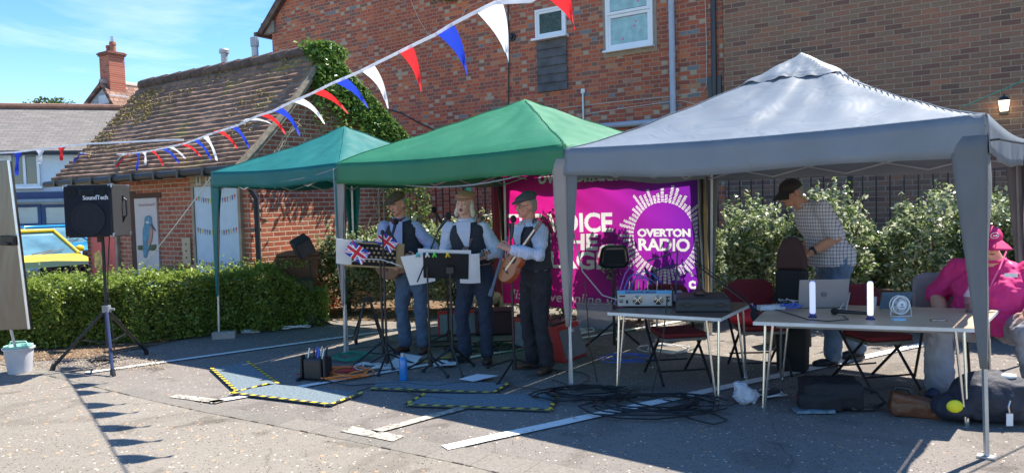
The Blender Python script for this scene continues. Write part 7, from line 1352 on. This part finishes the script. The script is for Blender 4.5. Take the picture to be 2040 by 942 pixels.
# man on the left, brown cap
s = 1.03; J = std(s, .07, -.09, .105, hipdx=.03); J.update(elL=(.30, -.05, 1.13*s), wrL=(.16, -.25, 1.03*s), elR=(-.30, -.06, 1.13*s), wrR=(-.14, -.24, .98*s), hdL=(-.75, -.2, .25), hdR=(.7, -.1, -.3))
cl = dict(shirt=lilac, sleeve=1.75, vest=vestm, trousers=denim, shoes=brsh, toeL=(.25, -1, 0), toeR=(-.35, -1, 0), cap=('flat', tweedb), hair=hairg, mouth=.006, handL=((-.1, -.9, .5), (.2, -.2, 1), .8), handR=((0, -1, .3), (0, .2, 1), .7))
P1_ = G(824, 701); pA = person('man in a brown flat cap, lilac shirt and dark waistcoat playing a guitar and singing', P1_, R_(-14), J, cl, s, 1.0, (R_(-18), R_(14), R_(-4)), ruddy)
q = MB(); nk = Vector(J['neck']); q.tube([nk+Vector((.07*math.cos(a), -.02+.07*math.sin(a), -.01+.02*math.sin(a))) for a in (k*math.pi/8 for k in range(16))], .022, 7, closed=True); q.ell(nk+Vector((-.01, -.10, -.05)), (.045, .03, .05)); vox(q, 'neckerchief', M('scarf_maroon', (.16, .04, .05), .8, var=.6, vs=40), pA, .008, 2)
mtx = PM(pA) @ Matrix.Translation((-.10, -.19, .98*s)) @ Matrix.Rotation(R_(-12), 4, 'Y') @ Matrix.Rotation(R_(-6), 4, 'Z')
gm_ = M('guitar_dark', (.06, .03, .02), .25, var=.2); ga = guitar('dark electro acoustic guitar held by the man in the brown cap', mtx, .86, M('guitar_walnut', (.14, .06, .035), .3, var=.2), M('guitar_redbrown', (.28, .09, .045), .3), .30)
def strap_(o, person_, pts, m, w=.045):
    Mi = o.matrix_world.inverted() @ PM(person_); q = MB(); P = [Mi @ Vector(p) for p in pts]; out = []
    for i, p in enumerate(P):
        out.append(p)
    A = []
    for i, p in enumerate(P):
        t_ = (P[min(i+1, len(P)-1)]-P[max(0, i-1)]).normalized(); nrm = (Mi.to_3x3() @ Vector((0, -1, .25))); b = t_.cross(nrm).normalized()*w/2; A.append(q.addv([p-b, p+b]))
    for a, b in zip(A, A[1:]): q.face([a, a+1, b+1, b])
    return q.build('strap', m, o, solid=.004)
strap_(ga, pA, [(.08, .13, 1.36*s), (.115, .06, 1.475*s), (.10, -.06, 1.47*s), (.05, -.150, 1.36*s), (-.06, -.172, 1.18*s), (-.20, -.19, 1.02*s)], M('strap_beige', (.45, .38, .22), .8), .055)
# long haired man in the middle
s = 1.02; J = std(s, .04, -.05, .12, hipdx=.03); J.update(elL=(.28, -.06, 1.12*s), wrL=(.05, -.27, 1.07*s), elR=(-.28, -.05, 1.13*s), wrR=(-.12, -.27, 1.04*s), hdL=(-.8, -.35, .1), hdR=(.7, -.3, -.1))
cl = dict(shirt=wshirt, sleeve=1.35, vest=vestm, trousers=dden, shoes=dksh, toeL=(.1, -1, 0), toeR=(-.8, -.7, 0), cap=('flat', tweedt), hair=hairw, long=1, mouth=.014, watch='L', handL=((0, -.7, .7), (0, 0, 1), .8), handR=((0, -.7, .7), (0, 0, 1), .8), brow=hairw)
P2_ = G(948, 722); pB = person('man with long white hair, tan flat cap and rolled white sleeves singing in the middle', P2_, R_(-12), J, cl, s, 1.0, (R_(-4), R_(-2), R_(5)), fair)
mtx = PM(pB) @ Matrix.Translation((-.13, -.26, .99*s)) @ Matrix.Rotation(R_(-22), 4, 'Y') @ Matrix.Rotation(R_(-8), 4, 'Z'); gb = guitar('small mandolin held by the long haired man behind the music stand', mtx, .62, M('mandolin_top', (.4, .18, .06), .3), gm_, .34, mandolin=True)
strap_(gb, pB, [(.08, .14, 1.36*s), (.11, .06, 1.475*s), (.10, -.07, 1.46*s), (.06, -.155, 1.34*s), (-.0, -.178, 1.2*s), (-.06, -.24, 1.10*s)], M('strap_pattern', (.28, .15, .12), .8, var=.9, vs=60), .045)
q = MB(); q.tube([(.155, -.10, 1.44*s), (.19, -.03, 1.43*s), (.165, .09, 1.38*s)], .012); q.build('waistcoat_back', M('lining_orange', (.55, .16, .05), .6), pB)
# man on the right, grey cap, turned left
s = 1.0; J = std(s, .05, .0, .12); J.update(elL=(.30, -.16, 1.15), wrL=(.18, -.40, 1.21), elR=(-.27, .06, 1.13), wrR=(-.22, -.16, 1.12), hdL=(-.35, -.5, .35), hdR=(.55, -.6, -.35), hipL=(.09, 0, .88), hipR=(-.09, 0, .88))
cl = dict(shirt=pins, sleeve=1.85, vest=vestm, trousers=dtr, shoes=brsh, toeL=(.45, -.9, 0), toeR=(-.3, -1, 0), cap=('flat', tweedg), hair=hairg, mouth=.004, glasses=1, handL=((.6, -.1, .5), (0, -.3, 1), .9), handR=((-.3, -.4, .8), (.2, 0, 1), .6))
P3_ = G(1072, 738); pC = person('man in a grey flat cap, glasses and striped shirt playing a small orange guitar', P3_, R_(-58), J, cl, s, 1.03, (R_(-8), R_(6), 0), ruddy)
q = MB(); nk = Vector(J['neck']); q.tube([nk+Vector((.07*math.cos(a), -.02+.07*math.sin(a), -.01+.015*math.sin(a))) for a in (k*math.pi/8 for k in range(16))], .018, 7, closed=True); q.ell(nk+Vector((0, -.10, -.04)), (.04, .025, .04)); vox(q, 'cravat', M('cravat', (.45, .42, .40), .8, var=.5, vs=50), pC, .008, 2)
a3, b3_ = V(1022, 527, 6.72), V(1068, 463, 6.66); ax = (b3_-a3).normalized(); nn = (Vector((-.97, -.55, .1))); nn = (nn-ax*nn.dot(ax)).normalized(); zz = ax.cross(-nn).normalized(); Mg = Matrix((ax, -nn, zz)).transposed().to_4x4(); Mg.translation = a3
gc = guitar('small guitar with orange top held by the man in the grey cap', Mg, .68, M('spruce_orange', (.46, .17, .05), .3, var=.1), M('side_red', (.36, .08, .03), .25), .34, headm=M('head_wood', (.28, .13, .07), .4), mandolin=False)
strap_(gc, pC, [(.05, .16, 1.34), (.10, .07, 1.48), (.10, -.05, 1.48), (.06, -.165, 1.36), (-.03, -.20, 1.2), (-.12, -.24, 1.1)], M('strap_brown', (.10, .07, .06), .7), .05)
# man in the checked shirt, stooping to the left
s = 1.07; J = dict(pelvis=(0, .10, .95*s), chest=(0, -.0, 1.2*s), neck=(0, -.20, 1.44*s), head=(0, -.33, 1.545*s), shL=(.18, -.12, 1.40*s), shR=(-.18, -.12, 1.40*s), elL=(.24, -.02, 1.15*s), wrL=(.19, -.24, 1.03*s), elR=(-.24, .02, 1.14*s), wrR=(-.14, -.14, 1.0*s), hdL=(-.3, -.8, -.35), hdR=(0, -.8, -.5), hipL=(.09, .10, .9*s), hipR=(-.09, .10, .9*s), knL=(.10, .02, .5*s), knR=(-.10, .18, .5*s), anL=(.10, .02, .085*s), anR=(-.10, .42, .10*s))
capb = M('cap_black', (.02, .017, .016), .8); cl = dict(shirt=check, sleeve=.85, vest=None, trousers=M('jeans_mid', (.11, .17, .27), .85, var=.3, vs=5, bump=.25, bs=120), shoes=M('shoe_navy', (.015, .018, .03), .7), toeL=(0, -1, 0), toeR=(0, -1, -.0), cap=('base', capb), hair=hairg, glasses=1, tuck=False, watch='L', watchm=black, handL=((.6, .1, .5), (0, 0, 1), .5), handR=((-.6, 0, .5), (0, 0, 1), .6))
P4_ = Vector((2.98, 6.95, 0)); pD = person('man in a black cap and checked short sleeved shirt leaning over a dark case', P4_, R_(-82), J, cl, s, 1.12, (0, R_(22), 0), tan_, belly=.04)
p = V(1577, 500, 6.72); cs2 = thing('instrument_case', 'tall dark instrument case with rounded maroon top beside the man in checked shirt', 'case', (p.x, p.y, 0), R_(-35)); q = MB(); q.prism([(-.13, .0), (.13, 0), (.14, .45), (.13, .95), (-.13, .95), (-.14, .45)], -.09, .09); q.build('lower_body', M('case_cloth', (.012, .012, .014), .8), cs2, bevel=.03); q = MB(); q.prism([(-.125, .952)]+[(.125*math.cos(a)*-1, .98+.27*math.sin(a)) for a in (k*math.pi/10 for k in range(11))]+[(.125, .952)], -.075, .075); q.build('rounded_top', M('case_top', (.05, .015, .015), .7), cs2, bevel=.02)
# seated man in pink
s = 1.0; J = dict(pelvis=(0, .0, .56), chest=(0, -.02, .84), neck=(0, -.10, 1.06), head=(-.02, -.19, 1.205), shL=(.235, -.06, .96), shR=(-.235, -.04, .96), elL=(.40, -.14, .76), wrL=(.27, -.38, .68), elR=(-.42, -.02, .74), wrR=(-.34, -.26, .60), hdL=(-.3, -.8, -.6), hdR=(.5, -.7, -.1), hipL=(.12, -.04, .53), hipR=(-.14, -.06, .53), knL=(.28, -.46, .53), knR=(-.30, -.56, .53), anL=(.36, -.40, .085), anR=(-.29, -.58, .085))
pk = M('shirt_pink', (.68, .03, .20), .8, var=.05); pkc = M('cap_pink', (.62, .01, .14), .7); cl = dict(shirt=pk, sleeve=.98, vest=None, trousers=M('jogger_grey', (.34, .33, .37), .9, var=.1), shoes=M('shoe_blue', (.03, .045, .09), .7), toeL=(.3, -1, 0), toeR=(-.25, -1, 0), cap=('base', pkc, white), hair=hairg, hs=1.1, tuck=False, watch='L', watchm=M('watch_navy', (.03, .04, .12), .4), handL=((.3, -.2, 1), (-1, 0, .2), .45), handR=((0, 0, 1), (0, 0, 1), .5))
P5_ = Vector((3.99, 6.0, 0)); pE = person('large man in a bright pink shirt and pink cap sitting behind the long table', P5_, R_(-42), J, cl, 1.0, 1.78, (R_(30), R_(16), 0), fair, belly=.12)
q = MB(); q.tube([(-.09, -.10, 1.13), (-.06, -.33, .95), (-.02, -.42, .80), (-.015, -.43, .78), (.02, -.40, .86), (.07, -.30, 1.0), (.09, -.10, 1.13)], .006, 5); q.build('lanyard', M('lanyard_pink', (.7, .1, .3), .6), pE); q = MB(); q.box((-.015, -.435, .73), (.07, .008, .09)); q.build('id_badge', M('badge_card', (.35, .25, .5), .5), pE); q = MB(); q.box((.15, -.315, .96), (.09, .006, .03), RZ(.35)); q.build('shirt_logo', white, pE)
